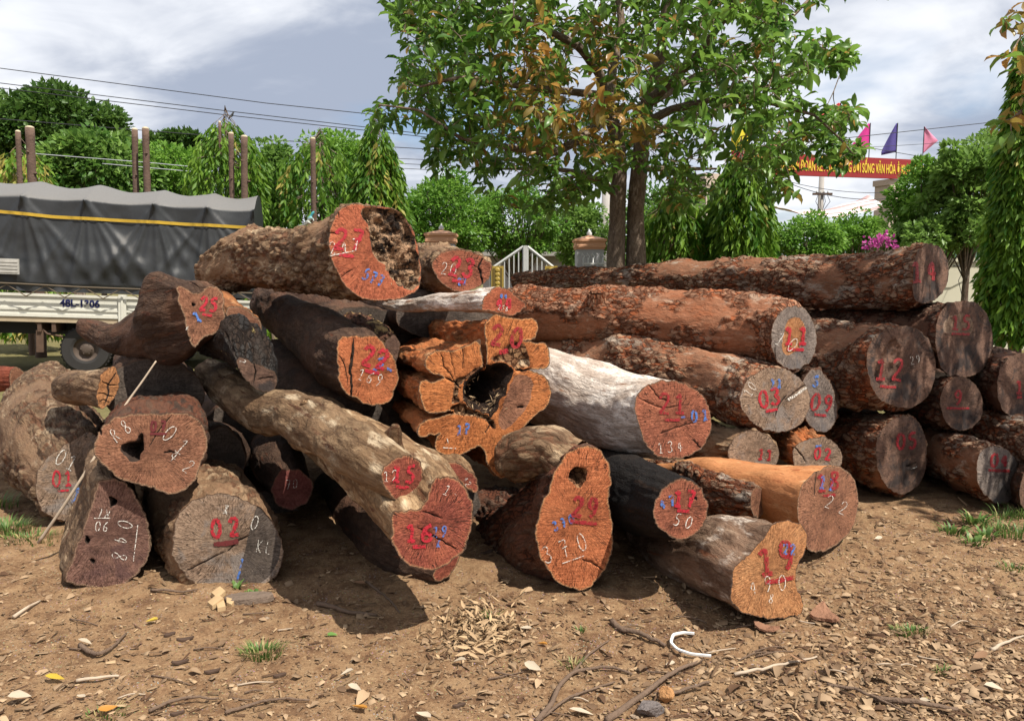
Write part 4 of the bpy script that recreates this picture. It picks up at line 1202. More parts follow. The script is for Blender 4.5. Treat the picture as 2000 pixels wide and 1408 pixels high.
make_log('log with flat grey brown end, red 05, on the ground left of log 04',
         [(Z8([(545, 800), (580, 720), (640, 670), (700, 652), (760, 675), (795, 740), (812, 830), (805, 930), (770, 1010), (710, 1055), (640, 1050), (590, 1000), (555, 920)]), 5.45), ((1715, 878, 74), 5.75), ((1640, 858, 58), 6.4), ((1560, 840, 48), 7.2)], 'flaky', 'dark', normal=(.5, -.86, .02), pits=[dict(poly=Z8([(700, 910), (770, 885), (750, 905), (710, 925)]), depth=.04, ramp=.01, g=.01)], marks=[num('05', 1770, 862, 30, -4, 6, RED, under=False), chalk('-', 1785, 915, 34, -22, 2.5)])
make_log('small round black ended log numbered red 9 at the right',
         [(Z8(ell(985, 595, 110, 135, -10, 36, .015, 4)), 5.7), ((1835, 785, 50), 6.0), ((1770, 775, 44), 6.8)], 'flaky_dark', 'dark', normal=(.42, -.9, .02), marks=[num('9', 1870, 775, 28, 0, 5, RED, ul=40)])
make_log('slim log on the ground at the right with pale grey end, red 04',
         [(Z8(ell(1172, 955, 112, 148, -12, 36, .02, 5)), 5.25), ((1885, 905, 56), 5.6), ((1820, 875, 48), 6.2), ((1740, 845, 40), 7.2)], 'flaky', 'slate', normal=(.55, -.83, .02), marks=[num('04', 1951, 898, 26, 2, 6, RED, ul=38)])
make_log('log cut by the right picture edge above log 04, dark reddish end',
         [(Z8([(1165, 520), (1175, 420), (1220, 360), (1300, 330), (1380, 350), (1430, 440), (1430, 560), (1380, 640), (1290, 670), (1210, 650), (1175, 590)]), 5.9), ((1965, 750, 66), 6.3), ((1890, 740, 58), 7.0)], 'flaky_dark', 'dark', normal=(.42, -.9, .02), marks=[num('1', 1990, 755, 26, 0, 6, RED)])
make_log('small dark log end in the gap right of log 9',
         [(Z8([(1060, 520), (1080, 490), (1120, 480), (1140, 520), (1160, 590), (1150, 640), (1110, 650), (1080, 600)]), 6.2), ((1910, 780, 26), 6.7), ((1860, 770, 22), 7.4)], 'dark', 'dark', normal=(.4, -.9, 0))
make_log('scaly log behind log 04 running out of the right picture edge',
         [(ell(2060, 905, 52, 70, 0, 30, .02, 7), 5.5), ((1975, 868, 54), 5.9), ((1900, 850, 46), 6.5), ((1830, 830, 40), 7.4)], 'flaky', 'dark', normal=(.55, -.83, 0))
make_log('dark log end touching the ground at the right picture edge',
         [(ell(2025, 960, 34, 50, 0, 30, .02, 8), 5.15), ((1995, 940, 40), 5.6), ((1950, 920, 36), 6.4)], 'dark', 'dark', normal=(.5, -.86, 0))
# ---- logs inside the pile, mostly dark fillers added to keep its gaps dark
make_log('dark filler log lying on the ground in the gap behind log 02',
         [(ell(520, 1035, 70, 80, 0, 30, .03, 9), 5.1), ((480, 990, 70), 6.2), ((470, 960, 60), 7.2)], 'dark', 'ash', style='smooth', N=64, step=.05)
make_log('dark filler log in the gap right behind log 07 and the pink end',
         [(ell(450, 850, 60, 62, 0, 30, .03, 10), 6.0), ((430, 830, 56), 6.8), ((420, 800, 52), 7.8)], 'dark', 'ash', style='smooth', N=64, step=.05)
make_log('shaded filler log lying between logs 16 and 29 at the back of the gap',
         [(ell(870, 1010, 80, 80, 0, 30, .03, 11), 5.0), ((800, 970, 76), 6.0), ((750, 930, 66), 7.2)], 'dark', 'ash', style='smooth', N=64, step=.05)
make_log('shaded filler log under log 22 in the middle of the pile',
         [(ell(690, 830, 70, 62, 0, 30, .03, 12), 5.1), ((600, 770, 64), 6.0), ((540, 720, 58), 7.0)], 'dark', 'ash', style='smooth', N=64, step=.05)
make_log('shaded filler log behind log 17 at ground level',
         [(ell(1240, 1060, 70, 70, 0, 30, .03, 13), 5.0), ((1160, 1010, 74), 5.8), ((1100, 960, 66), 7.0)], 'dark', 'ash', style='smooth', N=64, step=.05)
make_log('shaded filler log under log 21 behind the stub of log 29',
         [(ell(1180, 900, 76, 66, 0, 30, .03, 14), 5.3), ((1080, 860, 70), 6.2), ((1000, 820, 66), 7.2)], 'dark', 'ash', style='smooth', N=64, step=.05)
make_log('shaded filler log at the back of the pile below log 12',
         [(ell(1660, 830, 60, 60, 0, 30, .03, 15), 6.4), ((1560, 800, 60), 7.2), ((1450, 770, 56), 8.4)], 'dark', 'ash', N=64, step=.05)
make_log('shaded filler log at the back of the pile below log 15 on the right',
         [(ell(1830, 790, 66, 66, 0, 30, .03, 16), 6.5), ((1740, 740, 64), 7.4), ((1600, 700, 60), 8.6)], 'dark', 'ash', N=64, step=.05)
make_log('shaded filler log lying at the back under log 27 and log 23',
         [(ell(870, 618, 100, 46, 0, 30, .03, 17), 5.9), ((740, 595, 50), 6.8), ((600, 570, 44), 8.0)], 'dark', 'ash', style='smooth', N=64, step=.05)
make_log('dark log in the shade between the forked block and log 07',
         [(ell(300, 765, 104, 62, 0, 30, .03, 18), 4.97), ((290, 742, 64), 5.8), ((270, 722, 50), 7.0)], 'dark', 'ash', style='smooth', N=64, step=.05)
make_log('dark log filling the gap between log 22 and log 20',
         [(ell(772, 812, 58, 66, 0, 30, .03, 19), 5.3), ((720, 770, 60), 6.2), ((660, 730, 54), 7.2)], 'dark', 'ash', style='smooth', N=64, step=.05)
make_log('dark filler log in the gap under the bend of limb 15',
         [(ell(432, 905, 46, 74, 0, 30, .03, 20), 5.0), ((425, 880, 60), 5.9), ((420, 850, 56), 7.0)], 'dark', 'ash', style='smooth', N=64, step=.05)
make_log('dark filler log at the back between log 20 and log 27',
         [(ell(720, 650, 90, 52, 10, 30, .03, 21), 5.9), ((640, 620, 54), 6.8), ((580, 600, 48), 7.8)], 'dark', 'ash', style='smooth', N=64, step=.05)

# ------------------------------------------------------------------ small materials
WHITE_P = plain('old_white_paint', (.62, .60, .52), .5, var=.16, scale=9, bump=.08)
RUST = plain('rusty_steel', (.10, .06, .04), .8, var=.5, scale=14)
BLACKISH = plain('chassis_black', (.022, .021, .021), .7, var=.3)
RUBBER = plain('tyre_rubber', (.035, .032, .03), .85, var=.2)
YELLOW = plain('yellow_strap', (.62, .40, .05), .6)
NAVY = plain('navy_paint', (.012, .016, .085), .5)
CONC = plain('concrete', (.36, .33, .30), .85, var=.15, scale=5)
GREYPL = plain('grey_plaster', (.42, .41, .41), .8, var=.08)
PEACH = plain('peach_paint', (.62, .33, .19), .6, var=.08)
CREAM = plain('cream_plaster', (.62, .58, .45), .85, var=.06, scale=2)
WHITEM = plain('white_metal', (.55, .55, .53), .45, var=.05)
GOLD = plain('gold_paint', (.42, .29, .06), .45)
TRUNKM = bark_mat('tree_bark', (.17, .13, .10), (.34, .275, .215), (.16, .11, .08), (.44, .38, .32), .44, flake=.4, fine=.8)
POSTM = plain('post_bark', (.125, .080, .058), .9, var=.35, scale=8, bump=.8, bscale=22)
PALEW = plain('pale_cut_wood', (.50, .42, .28), .8, var=.2, scale=20)
WIRE = plain('cable_black', (.035, .035, .04), .6)
WIREL = plain('cable_aluminium', (.42, .43, .45), .5)
BANNER = plain('red_banner', (.26, .022, .022), .7, var=.15, scale=3)
BTEXT = plain('yellow_letters', (.70, .47, .05), .6)
SHEET = plain('awning_cloth', (.66, .58, .56), .8, var=.15, scale=3)


def tarp_mat():
    m, nb, out = new_mat('grey_tarpaulin')
    g = nb.n('ShaderNodeTexCoord').outputs['Object']
    f = nb.noise(nb.mapv(g, (1, 1, .5)), 2.2, 6, .6, .4)
    c = nb.mix(f, (.022, .025, .028), (.044, .045, .047))
    # paler colour on faces that look up
    nz = nb.n('ShaderNodeSeparateXYZ', Vector=nb.n('ShaderNodeNewGeometry').outputs['Normal']).outputs[2]
    up_pale = nb.ramp(nb.math('ADD', nz, nb.math('MULTIPLY', nb.math('SUBTRACT', f, .5), .5)), .25, .75)
    c = nb.mix(nb.math('MULTIPLY', up_pale, .8), c, (.19, .18, .168))
    bp = nb.n('ShaderNodeBump', Strength=.2, Distance=.03, Height=nb.noise(nb.mapv(g, (1.5, 1, .7)), 7, 5, .6, 1.0))
    b = nb.n('ShaderNodeBsdfPrincipled', Base_Color=c, Roughness=.55, Normal=bp)
    nb.set(b, 'Specular IOR Level', .35)
    nb.t.links.new(b.outputs[0], out.inputs[0])
    return m


TARP = tarp_mat()


def text_mesh(body, size, extrude=.004, xscale=1.0, bold=0.0):
    cu = bpy.data.curves.new('lettering', 'FONT')
    cu.body = body
    cu.size = size
    cu.extrude = extrude
    cu.offset = bold
    cu.align_x = 'LEFT'
    t = bpy.data.objects.new('lettering', cu)
    COL.objects.link(t)
    dg = bpy.context.evaluated_depsgraph_get()
    me = bpy.data.meshes.new_from_object(t.evaluated_get(dg))
    bpy.data.objects.remove(t)
    v = np.empty(len(me.vertices) * 3)
    me.vertices.foreach_get('co', v)
    v = v.reshape(-1, 3)
    v[:, 0] -= v[:, 0].min()
    v[:, 0] *= xscale
    me.vertices.foreach_set('co', v.ravel())
    me.update()
    return me, float(v[:, 0].max()), float(v[:, 1].max())


# ------------------------------------------------------------------ truck (local x along the body, y away from the camera)
TD = 13.0
truck = empty('cargo_truck', (0, 0, 0), label='covered lorry with dark grey tarpaulin and white side boards at left', cat='truck')
YAW = R(14)
XP = (150 - 1000) / FPX * TD


def tx(px):          # place along the lorry's side seen at a photo pixel
    k = (px - 1000) / FPX
    return XP + (k * TD - XP) / (math.cos(YAW) - k * math.sin(YAW))



TX0, TX1 = tx(-260), tx(490)
ZE, ZB = 2.92, 1.37           # eave and lower hem of the tarpaulin
DEP = 2.2
hoops = [tx(p) for p in (-230, -110, 45, 165, 298, 400, 489)]
nx, nz_ = 260, 60
X = np.linspace(TX0, TX1, nx)


def sag(x):
    s = np.zeros_like(x)
    for a, b in zip(hoops[:-1], hoops[1:]):
        t = np.clip((x - a) / (b - a), 0, 1)
        s = np.where((x >= a) & (x <= b), np.sin(math.pi * t) ** 1.0, s)
    return s


S = sag(X)
vs, fs = [], []
rows = []
# side sheet, hem to eave
for j in range(nz_):
    t = j / (nz_ - 1)
    z = ZB + (ZE - ZB) * t - S * .035 * t ** 2
    y = np.zeros(nx)
    for h in hoops:           # folds radiating down from each hoop
        for k, (sl, am, wd) in enumerate([(-.75, .045, .07), (-.42, .05, .06), (-.16, .05, .05), (.08, .05, .05), (.35, .06, .06), (.68, .045, .07), (1.05, .035, .08)]):
            xc = h + sl * (1 - t) * (1.0 + .12 * math.sin(h * 7 + k)) * 1.3
            w = wd * (.5 + 1.1 * (1 - t))
            y -= 1.25 * am * (1 - .7 * t) * (.35 + .65 * t) * np.exp(-((X - xc) / w) ** 2) * (1.2 + .5 * math.sin(h * 3 + k * 2))
    pn = np.stack([X * 1.6, np.full(nx, t * 2.6), np.zeros(nx)], 1)
    y += fbm(pn, 3, 4) * .22 * (1 - .5 * t) + S * .05 * t
    if t < .07:
        y += .03
    rows.append(np.stack([X, TD + y, z], 1))
# roof, eave to ridge to far eave
for j in range(1, 26):
    t = j / 25
    lift = .36 * math.sin(min(1, t * 2) * math.pi / 2) if t <= .5 else .36 * math.sin(min(1, (1 - t) * 2) * math.pi / 2)
    z = ZE + lift - S * (.035 + .05 * math.sin(math.pi * t)) + fbm(np.stack([X * 2.5, np.full(nx, t * 4), np.zeros(nx)], 1), 3, 6) * .05
    rows.append(np.stack([X, np.full(nx, TD + DEP * t), z], 1))
for j in range(1, 8):
    t = j / 7
    rows.append(np.stack([X, np.full(nx, TD + DEP), np.full(nx, ZE - .04 - (ZE - .04 - ZB) * t)], 1))
G3 = np.array(rows)
idx = np.arange(G3.shape[0] * nx).reshape(G3.shape[0], nx)
q = np.stack([idx[:-1, :-1], idx[:-1, 1:], idx[1:, 1:], idx[1:, :-1]], -1).reshape(-1, 4)
obj('tarpaulin', np_mesh('tarpaulin', G3.reshape(-1, 3), q, None, True), TARP, truck)
# rear sheet closing the end
mb = MB()
ring = [tuple(G3[i, -1] + np.array([.004, 0, 0])) for i in range(0, G3.shape[0])]
mb.add(ring, [tuple(range(len(ring)))])
mb.obj('rear_sheet', TARP, truck)
# yellow strap following the folds
mb = MB()
vs, fs = [], []
for k in range(nx):
    zt = 1.6 + (545 - 428) / FPX * TD - .0 + (.07 if X[k] < tx(100) else 0) * min(1, (tx(100) - X[k]) / 1.5)
    tt_ = (zt - ZB) / (ZE - ZB)
    jf = min(nz_ - 1.001, max(0, tt_ * (nz_ - 1)))
    j0 = int(jf)
    y = rows[j0][k][1] * (1 - jf + j0) + rows[j0 + 1][k][1] * (jf - j0) - .02
    vs += [(X[k], y, zt - .026), (X[k], y - .008, zt + .026)]
fs = [(2 * k, 2 * k + 2, 2 * k + 3, 2 * k + 1) for k in range(nx - 1)]
mb.add(vs, fs)
mb.obj('yellow_strap', YELLOW, truck, smooth=True)
# side boards, posts, rails
bx0, bx1 = TX0, tx(505)
posts = [tx(-230), tx(236), tx(498)]
for a, b in zip([tx(-225), tx(243)], [tx(228), tx(492)]):
    mb = MB()
    mb.box((a, TD - .02, .95), (b, TD + .02, 1.33))
    mb.box((a, TD - .045, 1.29), (b, TD - .02, 1.335))
    mb.box((a, TD - .04, 1.06), (b, TD - .02, 1.10))
    mb.box((a, TD - .05, .95), (b, TD - .02, 1.0))
    mb.obj('side_board', WHITE_P, truck)
for p in posts:
    mb = MB()
    mb.box((p - .06, TD - .07, .78), (p + .06, TD + .03, 1.36))
    mb.box((p - .015, TD - .085, .80), (p + .015, TD - .07, 1.34))
    mb.obj('board_post', WHITE_P, truck)
mb = MB()
mb.box((bx0, TD - .03, .86), (bx1, TD + .06, .945))
mb.obj('bed_rail', plain('weathered_rail', (.42, .33, .22), .8, var=.3), truck)
mb = MB()
mb.box((bx0, TD + .03, .90), (bx1, TD + DEP, 1.0))
mb.box((bx0, TD + .55, .62), (bx1, TD + .67, .88))
mb.box((bx0, TD + 1.5, .62), (bx1, TD + 1.62, .88))
mb.obj('chassis', BLACKISH, truck)
for px_ in (72, 100, 205, 260, 330, 420):
    mb = MB()
    mb.box((tx(px_) - .03, TD - .01, .70), (tx(px_) + .03, TD + DEP, .86))
    mb.obj('cross_member', RUST, truck)
mb = MB()
mb.tube([(tx(60), TD + .05, .88), (tx(85), TD + .05, .66), (tx(115), TD + .05, .62)], .02, 6)
mb.box((tx(64), TD + .02, .35), (tx(78), TD + .06, .72))
mb.obj('mudguard_stay', RUST, truck)
for wx, wy in ((tx(158), TD + .12), (tx(158), TD + 1.75), (tx(300), TD + .12), (tx(300), TD + 1.75)):
    mb = MB()
    prof = [(.20, .0), (.24, -.02), (.37, -.02), (.395, .02), (.40, .10), (.40, .18), (.395, .24), (.37, .28), (.24, .28), (.20, .26)]
    mb.lathe((wx, wy, .40), prof, 40, 'y')
    for k in range(36):
        a = 2 * math.pi * k / 36
        c = Vector((wx + .40 * math.cos(a), wy + .13, .40 + .40 * math.sin(a)))
        d = Vector((math.cos(a), 0, math.sin(a)))
        e = Vector((-math.sin(a), 0, math.cos(a)))
        p0 = [c + e * sx * .02 + Vector((0, sy * .11, 0)) + d * .012 for sx in (-1, 1) for sy in (-1, 1)]
        p1 = [c + e * sx * .024 + Vector((0, sy * .12, 0)) - d * .01 for sx in (-1, 1) for sy in (-1, 1)]
        mb.add(p0 + p1, [(0, 1, 3, 2), (0, 4, 5, 1), (1, 5, 7, 3), (3, 7, 6, 2), (2, 6, 4, 0)])
    whl = empty('wheel', (0, 0, 0))
    whl.parent = truck
    mb.obj('tyre', RUBBER, whl, smooth=False)
    mb = MB()
    mb.lathe((wx, wy, .40), [(.21, .0), (.19, .05), (.12, .09), (.10, .03), (.05, .01), (.001, .01)], 32, 'y')
    for k in range(6):
        a = 2 * math.pi * k / 6
        mb.lathe((wx + .085 * math.cos(a), wy + .02, .40 + .085 * math.sin(a)), [(.012, .03), (.012, .0), (.001, -.004)], 8, 'y')
    mb.obj('rim', plain('dusty_rim', (.09, .065, .05), .7, var=.3), whl, smooth=True)
# lacing between tarpaulin hem and boards
mb = MB()
zz = []
for k, px_ in enumerate(range(-20, 505, 37)):
    zz.append((tx(px_), TD - .16, 1.47 if k % 2 else 1.29))
mb.tube(zz, .011, 5)
mb.tube([(TX0, TD - .17, 1.50), (tx(40), TD - .18, 1.49), (tx(160), TD - .17, 1.47), (tx(300), TD - .17, 1.47), (tx(500), TD - .16, 1.47)], .014, 6)
mb.obj('lacing_rope', plain('old_rope', (.13, .10, .07), .9), truck)
# white plastic crate panel hanging on the tarpaulin
mb = MB()
mb.box((tx(-30), TD - .17, 1.64), (tx(41), TD - .13, 1.89))
for k in range(4):
    mb.box((tx(-28), TD - .178, 1.665 + k * .055), (tx(39), TD - .17, 1.69 + k * .055))
mb.obj('hanging_panel', plain('dirty_white_plastic', (.42, .40, .36), .7, var=.35, scale=8), truck)
# registration lettering
me, w_, h_ = text_mesh('48L-1306', .165, .003, 1.05, .006)
k = (tx(191) - tx(113)) / w_
o = obj('registration_lettering', me, NAVY, truck)
o.matrix_basis = Matrix.Translation((tx(113), TD - .026, 1.135)) @ Matrix.Rotation(R(90), 4, 'X') @ Matrix.Diagonal((k, 1.0, 1, 1))
# the lorry stands on ground that falls a little to the right
piv = Matrix.Translation((tx(150), TD, .0))
truck.matrix_basis = piv @ Matrix.Rotation(YAW, 4, 'Z') @ Matrix.Rotation(R(2.4), 4, 'Y') @ piv.inverted()

# ------------------------------------------------------------------ foliage tools
LEAF_OBO = (np.array([[0, 0, 0], [-.10, .22, .03], [0, .22, 0], [.10, .22, .03], [-.20, .58, .09], [0, .58, -.02], [.20, .58, .09], [-.13, .86, .00], [0, .86, -.10], [.13, .86, .00], [0, 1, -.22]], float),
            [(0, 2, 1), (0, 3, 2), (7, 8, 10), (8, 9, 10)], [(1, 2, 5, 4), (2, 3, 6, 5), (4, 5, 8, 7), (5, 6, 9, 8)])
LEAF_NAR = (np.array([[0, 0, 0], [-.085, .35, .03], [.085, .35, .03], [-.06, .72, .0], [.06, .72, .0], [0, 1, -.07], [0, .35, -.02], [0, .72, -.05]], float),
            [(0, 6, 1), (0, 2, 6), (3, 7, 5), (7, 4, 5)], [(1, 6, 7, 3), (6, 2, 4, 7)])
LEAF_SIM = (np.array([[0, 0, 0], [-.27, .5, .11], [.27, .5, .11], [0, 1, -.04]], float), [(0, 3, 1), (0, 2, 3)], [])
LEAF_HANG = (np.array([[0, 0, 0], [-.10, .45, .03], [0, .5, -.03], [.10, .45, .03], [0, 1, -.05]], float), [(0, 2, 1), (0, 3, 2), (1, 2, 4), (2, 3, 4)], [])


def leaf_frames(dirs, rng, up_bias=.8):
    d = dirs / (np.linalg.norm(dirs, axis=1, keepdims=True) + 1e-9)
    r = rng.normal(size=d.shape) * (1 - up_bias) + np.array([0, 0, up_bias])
    s = np.cross(d, r)
    s /= np.linalg.norm(s, axis=1, keepdims=True) + 1e-9
    n = np.cross(s, d)
    return s, d, n


def leaves_mesh(name, pos, dirs, size, tmpl, tone, dry=None, rng=RNG, up_bias=.7, width=1.0):
    tv, tt_, tq = tmpl
    s, d, n = leaf_frames(dirs, rng, up_bias)
    k = len(pos)
    L = size[:, None, None]
    V = pos[:, None] + L * (tv[None, :, :1] * width * s[:, None] + tv[None, :, 1:2] * d[:, None] + tv[None, :, 2:] * n[:, None])
    nv = len(tv)
    offs = (np.arange(k) * nv)[:, None, None]
    F = []
    if len(tt_):
        F.append((np.array(tt_)[None] + offs).reshape(-1, 3))
    if len(tq):
        F.append((np.array(tq)[None] + offs).reshape(-1, 4))
    at = {'tone': np.repeat(np.clip(tone, 0, 1), nv)}
    at['dry'] = np.repeat(dry if dry is not None else np.zeros(k), nv)
    return np_mesh(name, V.reshape(-1, 3), F, at, True)


LEAFM = leaf_mat('leaf_broad', (.050, .135, .018), (.22, .37, .065), (.34, .19, .05), .45, .36, .5)
WEEPM = leaf_mat('leaf_weeping', (.050, .145, .014), (.24, .39, .045), (.34, .27, .07), .45, .5, .25)
BUSHM = leaf_mat('leaf_bush', (.070, .20, .018), (.27, .46, .07), None, .45, .45)
DARKM = leaf_mat('leaf_dark', (.030, .085, .014), (.115, .205, .035), None, .35, .5)
MIDM = leaf_mat('leaf_mid', (.060, .155, .024), (.23, .37, .075), (.2, .16, .05), .45, .45)


def trunk_obj(root, pts, radii, mat=TRUNKM, name='trunk', seg=14):
    """a limb with bark relief; pts world positions"""
    pts = np.array([tuple(p) for p in pts])
    m_ = max(8, len(pts) * 7)
    s = np.concatenate([[0], np.cumsum(np.linalg.norm(np.diff(pts, axis=0), axis=1))])
    t = np.linspace(0, s[-1], m_)
    c = np.stack([np.interp(t, s, pts[:, k]) for k in range(3)], 1)
    for _ in range(2):
        c[1:-1] = .25 * c[:-2] + .5 * c[1:-1] + .25 * c[2:]
    r = np.interp(t, s, radii)
    tg = np.gradient(c, axis=0)
    tg /= np.linalg.norm(tg, axis=1)[:, None] + 1e-9
    ref = np.array([.31, .95, .05])
    u = np.cross(tg, ref)
    u /= np.linalg.norm(u, axis=1)[:, None] + 1e-9
    w = np.cross(tg, u)
    an = 2 * math.pi * np.arange(seg) / seg
    lc = np.stack([r[:, None] * np.cos(an), r[:, None] * np.sin(an), np.repeat(t[:, None], seg, 1)], -1)
    h = fbm(lc * np.array([14, 14, 5]) + c[:1] * 3, 3, 3)
    rr = r[:, None] * (1 + h * .30)
    V = c[:, None] + rr[..., None] * (np.cos(an)[None, :, None] * u[:, None] + np.sin(an)[None, :, None] * w[:, None])
    idx = np.arange(m_ * seg).reshape(m_, seg)
    a, b = idx[:-1], idx[1:]
    q = np.stack([a, np.roll(a, -1, 1), np.roll(b, -1, 1), b], -1).reshape(-1, 4)
    at = {'lc': lc.reshape(-1, 3), 'plate': np.clip(h.ravel() + .5, 0, 1), 'edge': np.clip(h.ravel() * 2 + .6, 0, 1)}
    return obj(name, np_mesh(name, V.reshape(-1, 3), [q, idx[-1][None]], at, True), mat, root)


def tubes_np(name, segs, mat, root, seg=4):
    """many thin straight twigs in one mesh: segs (p0, p1, r0, r1)"""
    A = np.array([tuple(s[0]) for s in segs])
    B = np.array([tuple(s[1]) for s in segs])
    r0 = np.array([s[2] for s in segs])
    r1 = np.array([s[3] for s in segs])
    t = B - A
    t /= np.linalg.norm(t, axis=1)[:, None] + 1e-9
    u = np.cross(t, np.array([.37, .21, .9]))
    u /= np.linalg.norm(u, axis=1)[:, None] + 1e-9
    w = np.cross(t, u)
    an = 2 * math.pi * np.arange(seg) / seg
    e = np.cos(an)[None, :, None] * u[:, None] + np.sin(an)[None, :, None] * w[:, None]
    V = np.concatenate([A[:, None] + e * r0[:, None, None], B[:, None] + e * r1[:, None, None]], 1).reshape(-1, 3)
    k = np.arange(seg)
    q0 = np.stack([k, (k + 1) % seg, (k + 1) % seg + seg, k + seg], 1)
    q = (q0[None] + (np.arange(len(segs)) * 2 * seg)[:, None, None]).reshape(-1, 4)
    n = len(V)
    return obj(name, np_mesh(name, V, q, {'lc': V * .5, 'plate': np.full(n, .4), 'edge': np.full(n, .6)}, True), mat, root)


def poly_sample(poly, n, rng):
    a = np.array(poly, float)
    lo, hi = a.min(0), a.max(0)
    o = np.empty((0, 2))
    while len(o) < n:
        p = rng.uniform(lo, hi, (n * 2, 2))
        o = np.vstack([o, p[inside(p, a)]])
    return o[:n]


def broad_tree(name, label, limbs, centers, per, leaf, dryness, seed, cat='tree', parts_leaf=300, twig_r=.007, tone_shift=0.0, trunk_names=None, group=None, brown=None):
    """limbs: list of (points, radii, name); centers: rosette positions (n,3); rosettes of big leaves at twig ends"""
    rng = np.random.default_rng(seed)
    root = empty(name, tuple(limbs[0][0][0]), label=label, cat=cat, group=group)
    lv = Vector(root.location)
    skel = []
    for pts, rad, nm in limbs:
        trunk_obj(root, [Vector(p) - lv for p in pts], rad, TRUNKM, nm, 18 if rad[0] > .1 else 10)
        pa = np.array([tuple(p) for p in pts])
        for i in range(len(pa) - 1):
            for t in np.linspace(0, 1, 6):
                skel.append((*(pa[i] * (1 - t) + pa[i + 1] * t), rad[i] * (1 - t) + rad[i + 1] * t))
    skel = np.array(skel)
    thin = skel[skel[:, 3] < .12]
    if len(thin) < 5:
        thin = skel
    segs = []
    nodes = thin[:, :3].copy()
    order = np.argsort(np.min(np.linalg.norm(centers[:, None] - nodes[None], axis=2), axis=1))
    nl = list(map(tuple, nodes))
    arr = np.empty((len(nl) + 3 * len(centers), 3))
    arr[:len(nl)] = nodes
    cnt = len(nl)
    for i in order:
        c = centers[i]
        d = np.linalg.norm(arr[:cnt] - c, axis=1)
        j = int(np.argmin(d))
        p = arr[j]
        L = d[j]
        mid = (p + c) / 2 + rng.normal(size=3) * L * .10 + np.array([0, 0, -.04 * L])
        r = twig_r * (.8 + min(2.0, L))
        segs += [(p, mid, r * 1.15, r), (mid, c, r, r * .6)]
        arr[cnt:cnt + 2] = [mid, c]
        cnt += 2
    tubes_np('twigs', [(Vector(a) - lv, Vector(b) - lv, x, y) for a, b, x, y in segs], TRUNKM, root, 5)
    k = len(centers)
    pos = np.repeat(centers, per, 0) + rng.normal(size=(k * per, 3)) * leaf * .16
    az = rng.uniform(0, 2 * math.pi, k * per)
    el = rng.normal(-.25, .55, k * per)
    dirs = np.stack([np.cos(az) * np.cos(el), np.sin(az) * np.cos(el), np.sin(el)], 1)
    size = leaf * rng.uniform(.45, 1.22, k * per)
    tone = np.clip(np.repeat(rng.normal(.42, .16, k), per) + rng.normal(0, .22, k * per) + tone_shift, 0, 1)
    dr = np.repeat(dryness, per)
    dry = np.clip((rng.uniform(0, 1, k * per) < dr) * rng.uniform(.55, 1, k * per), 0, 1)
    crown = empty('crown', (0, 0, 0))
    crown.parent = root
    # nearest leaves to the camera are objects of their own, the rest one mass
    cd = np.linalg.norm(pos - np.array([0, 0, CAM_Z]), axis=1)
    inview = (np.abs(pos[:, 0] / pos[:, 1]) < .667)
    first = np.argsort(cd + (~inview) * 100)[:parts_leaf]
    rest = np.setdiff1d(np.arange(len(pos)), first)
    me = leaves_mesh('foliage', pos[rest] - np.array(lv), dirs[rest], size[rest], LEAF_OBO, tone[rest], dry[rest], rng)
    obj('foliage', me, LEAFM, crown, kind='stuff')
    protos = {}
    for i in first:
        key = (int(tone[i] * 3.99), int(dry[i] > .5) * (1 + int(rng.integers(0, 2))))
        if key not in protos:
            tone_v = np.array([key[0] / 4 + .12])
            me = leaves_mesh('leaf', np.zeros((1, 3)), np.array([[0, 1.0, 0]]), np.ones(1), LEAF_OBO, tone_v, np.array([[0, .65, 1.0][key[1]]]), np.random.default_rng(1), 1.0)
            me.materials.append(LEAFM)
            protos[key] = me
        lf = bpy.data.objects.new('leaf', protos[key])
        COL.objects.link(lf)
        lf.parent = crown
        s, d, n = leaf_frames(dirs[i:i + 1], rng, .7)
        M = Matrix((tuple(s[0]), tuple(d[0]), tuple(n[0]))).transposed().to_4x4()
        lf.matrix_basis = Matrix.Translation(Vector(pos[i]) - lv) @ M @ Matrix.Scale(float(size[i]), 4)
    return root


# ------------------------------------------------------------------ the two-stemmed tree behind the pile
TDp = 10.5
crown_poly = [(770, -170), (768, 40), (800, 95), (775, 140), (782, 205), (725, 195), (722, 235), (770, 240), (812, 225), (835, 270), (845, 330), (880, 335), (925, 330), (950, 395), (1010, 405), (1060, 425), (1110, 405), (1165, 380), (1225, 330), (1290, 330), (1290, 385), (1330, 405), (1390, 385), (1430, 320), (1480, 345), (1500, 375), (1545, 390), (1560, 350), (1530, 290), (1600, 300), (1640, 330), (1685, 320), (1690, 290), (1630, 262), (1672, 240), (1665, 205), (1585, 205), (1545, 170), (1590, 130), (1660, 135), (1665, 95), (1630, 70), (1570, 70), (1520, 20), (1560, -40), (1590, -170)]
rng = np.random.default_rng(21)
pxs = poly_sample(crown_poly, 2700, rng)
cen_px = np.array([1200, 120])
rx, ry = 480, 330
rr = np.sqrt(((pxs - cen_px) / np.array([rx, ry])) ** 2).sum(1) if False else np.sqrt((((pxs - cen_px) / np.array([rx, ry])) ** 2).sum(1))
half = 2.7 * np.sqrt(np.clip(1.12 - rr ** 2, .03, 1))
# leave real gaps between boughs
gapn = vnoise(np.stack([pxs[:, 0] / 75, pxs[:, 1] / 62, np.zeros(len(pxs))], 1), 77)
keepm = (gapn > np.where(pxs[:, 0] > 1380, .37, .28)) | (rng.uniform(size=len(pxs)) < .22)
pxs, half, rr = pxs[keepm], half[keepm], rr[keepm]
side = rng.uniform(-1, 1, len(pxs))
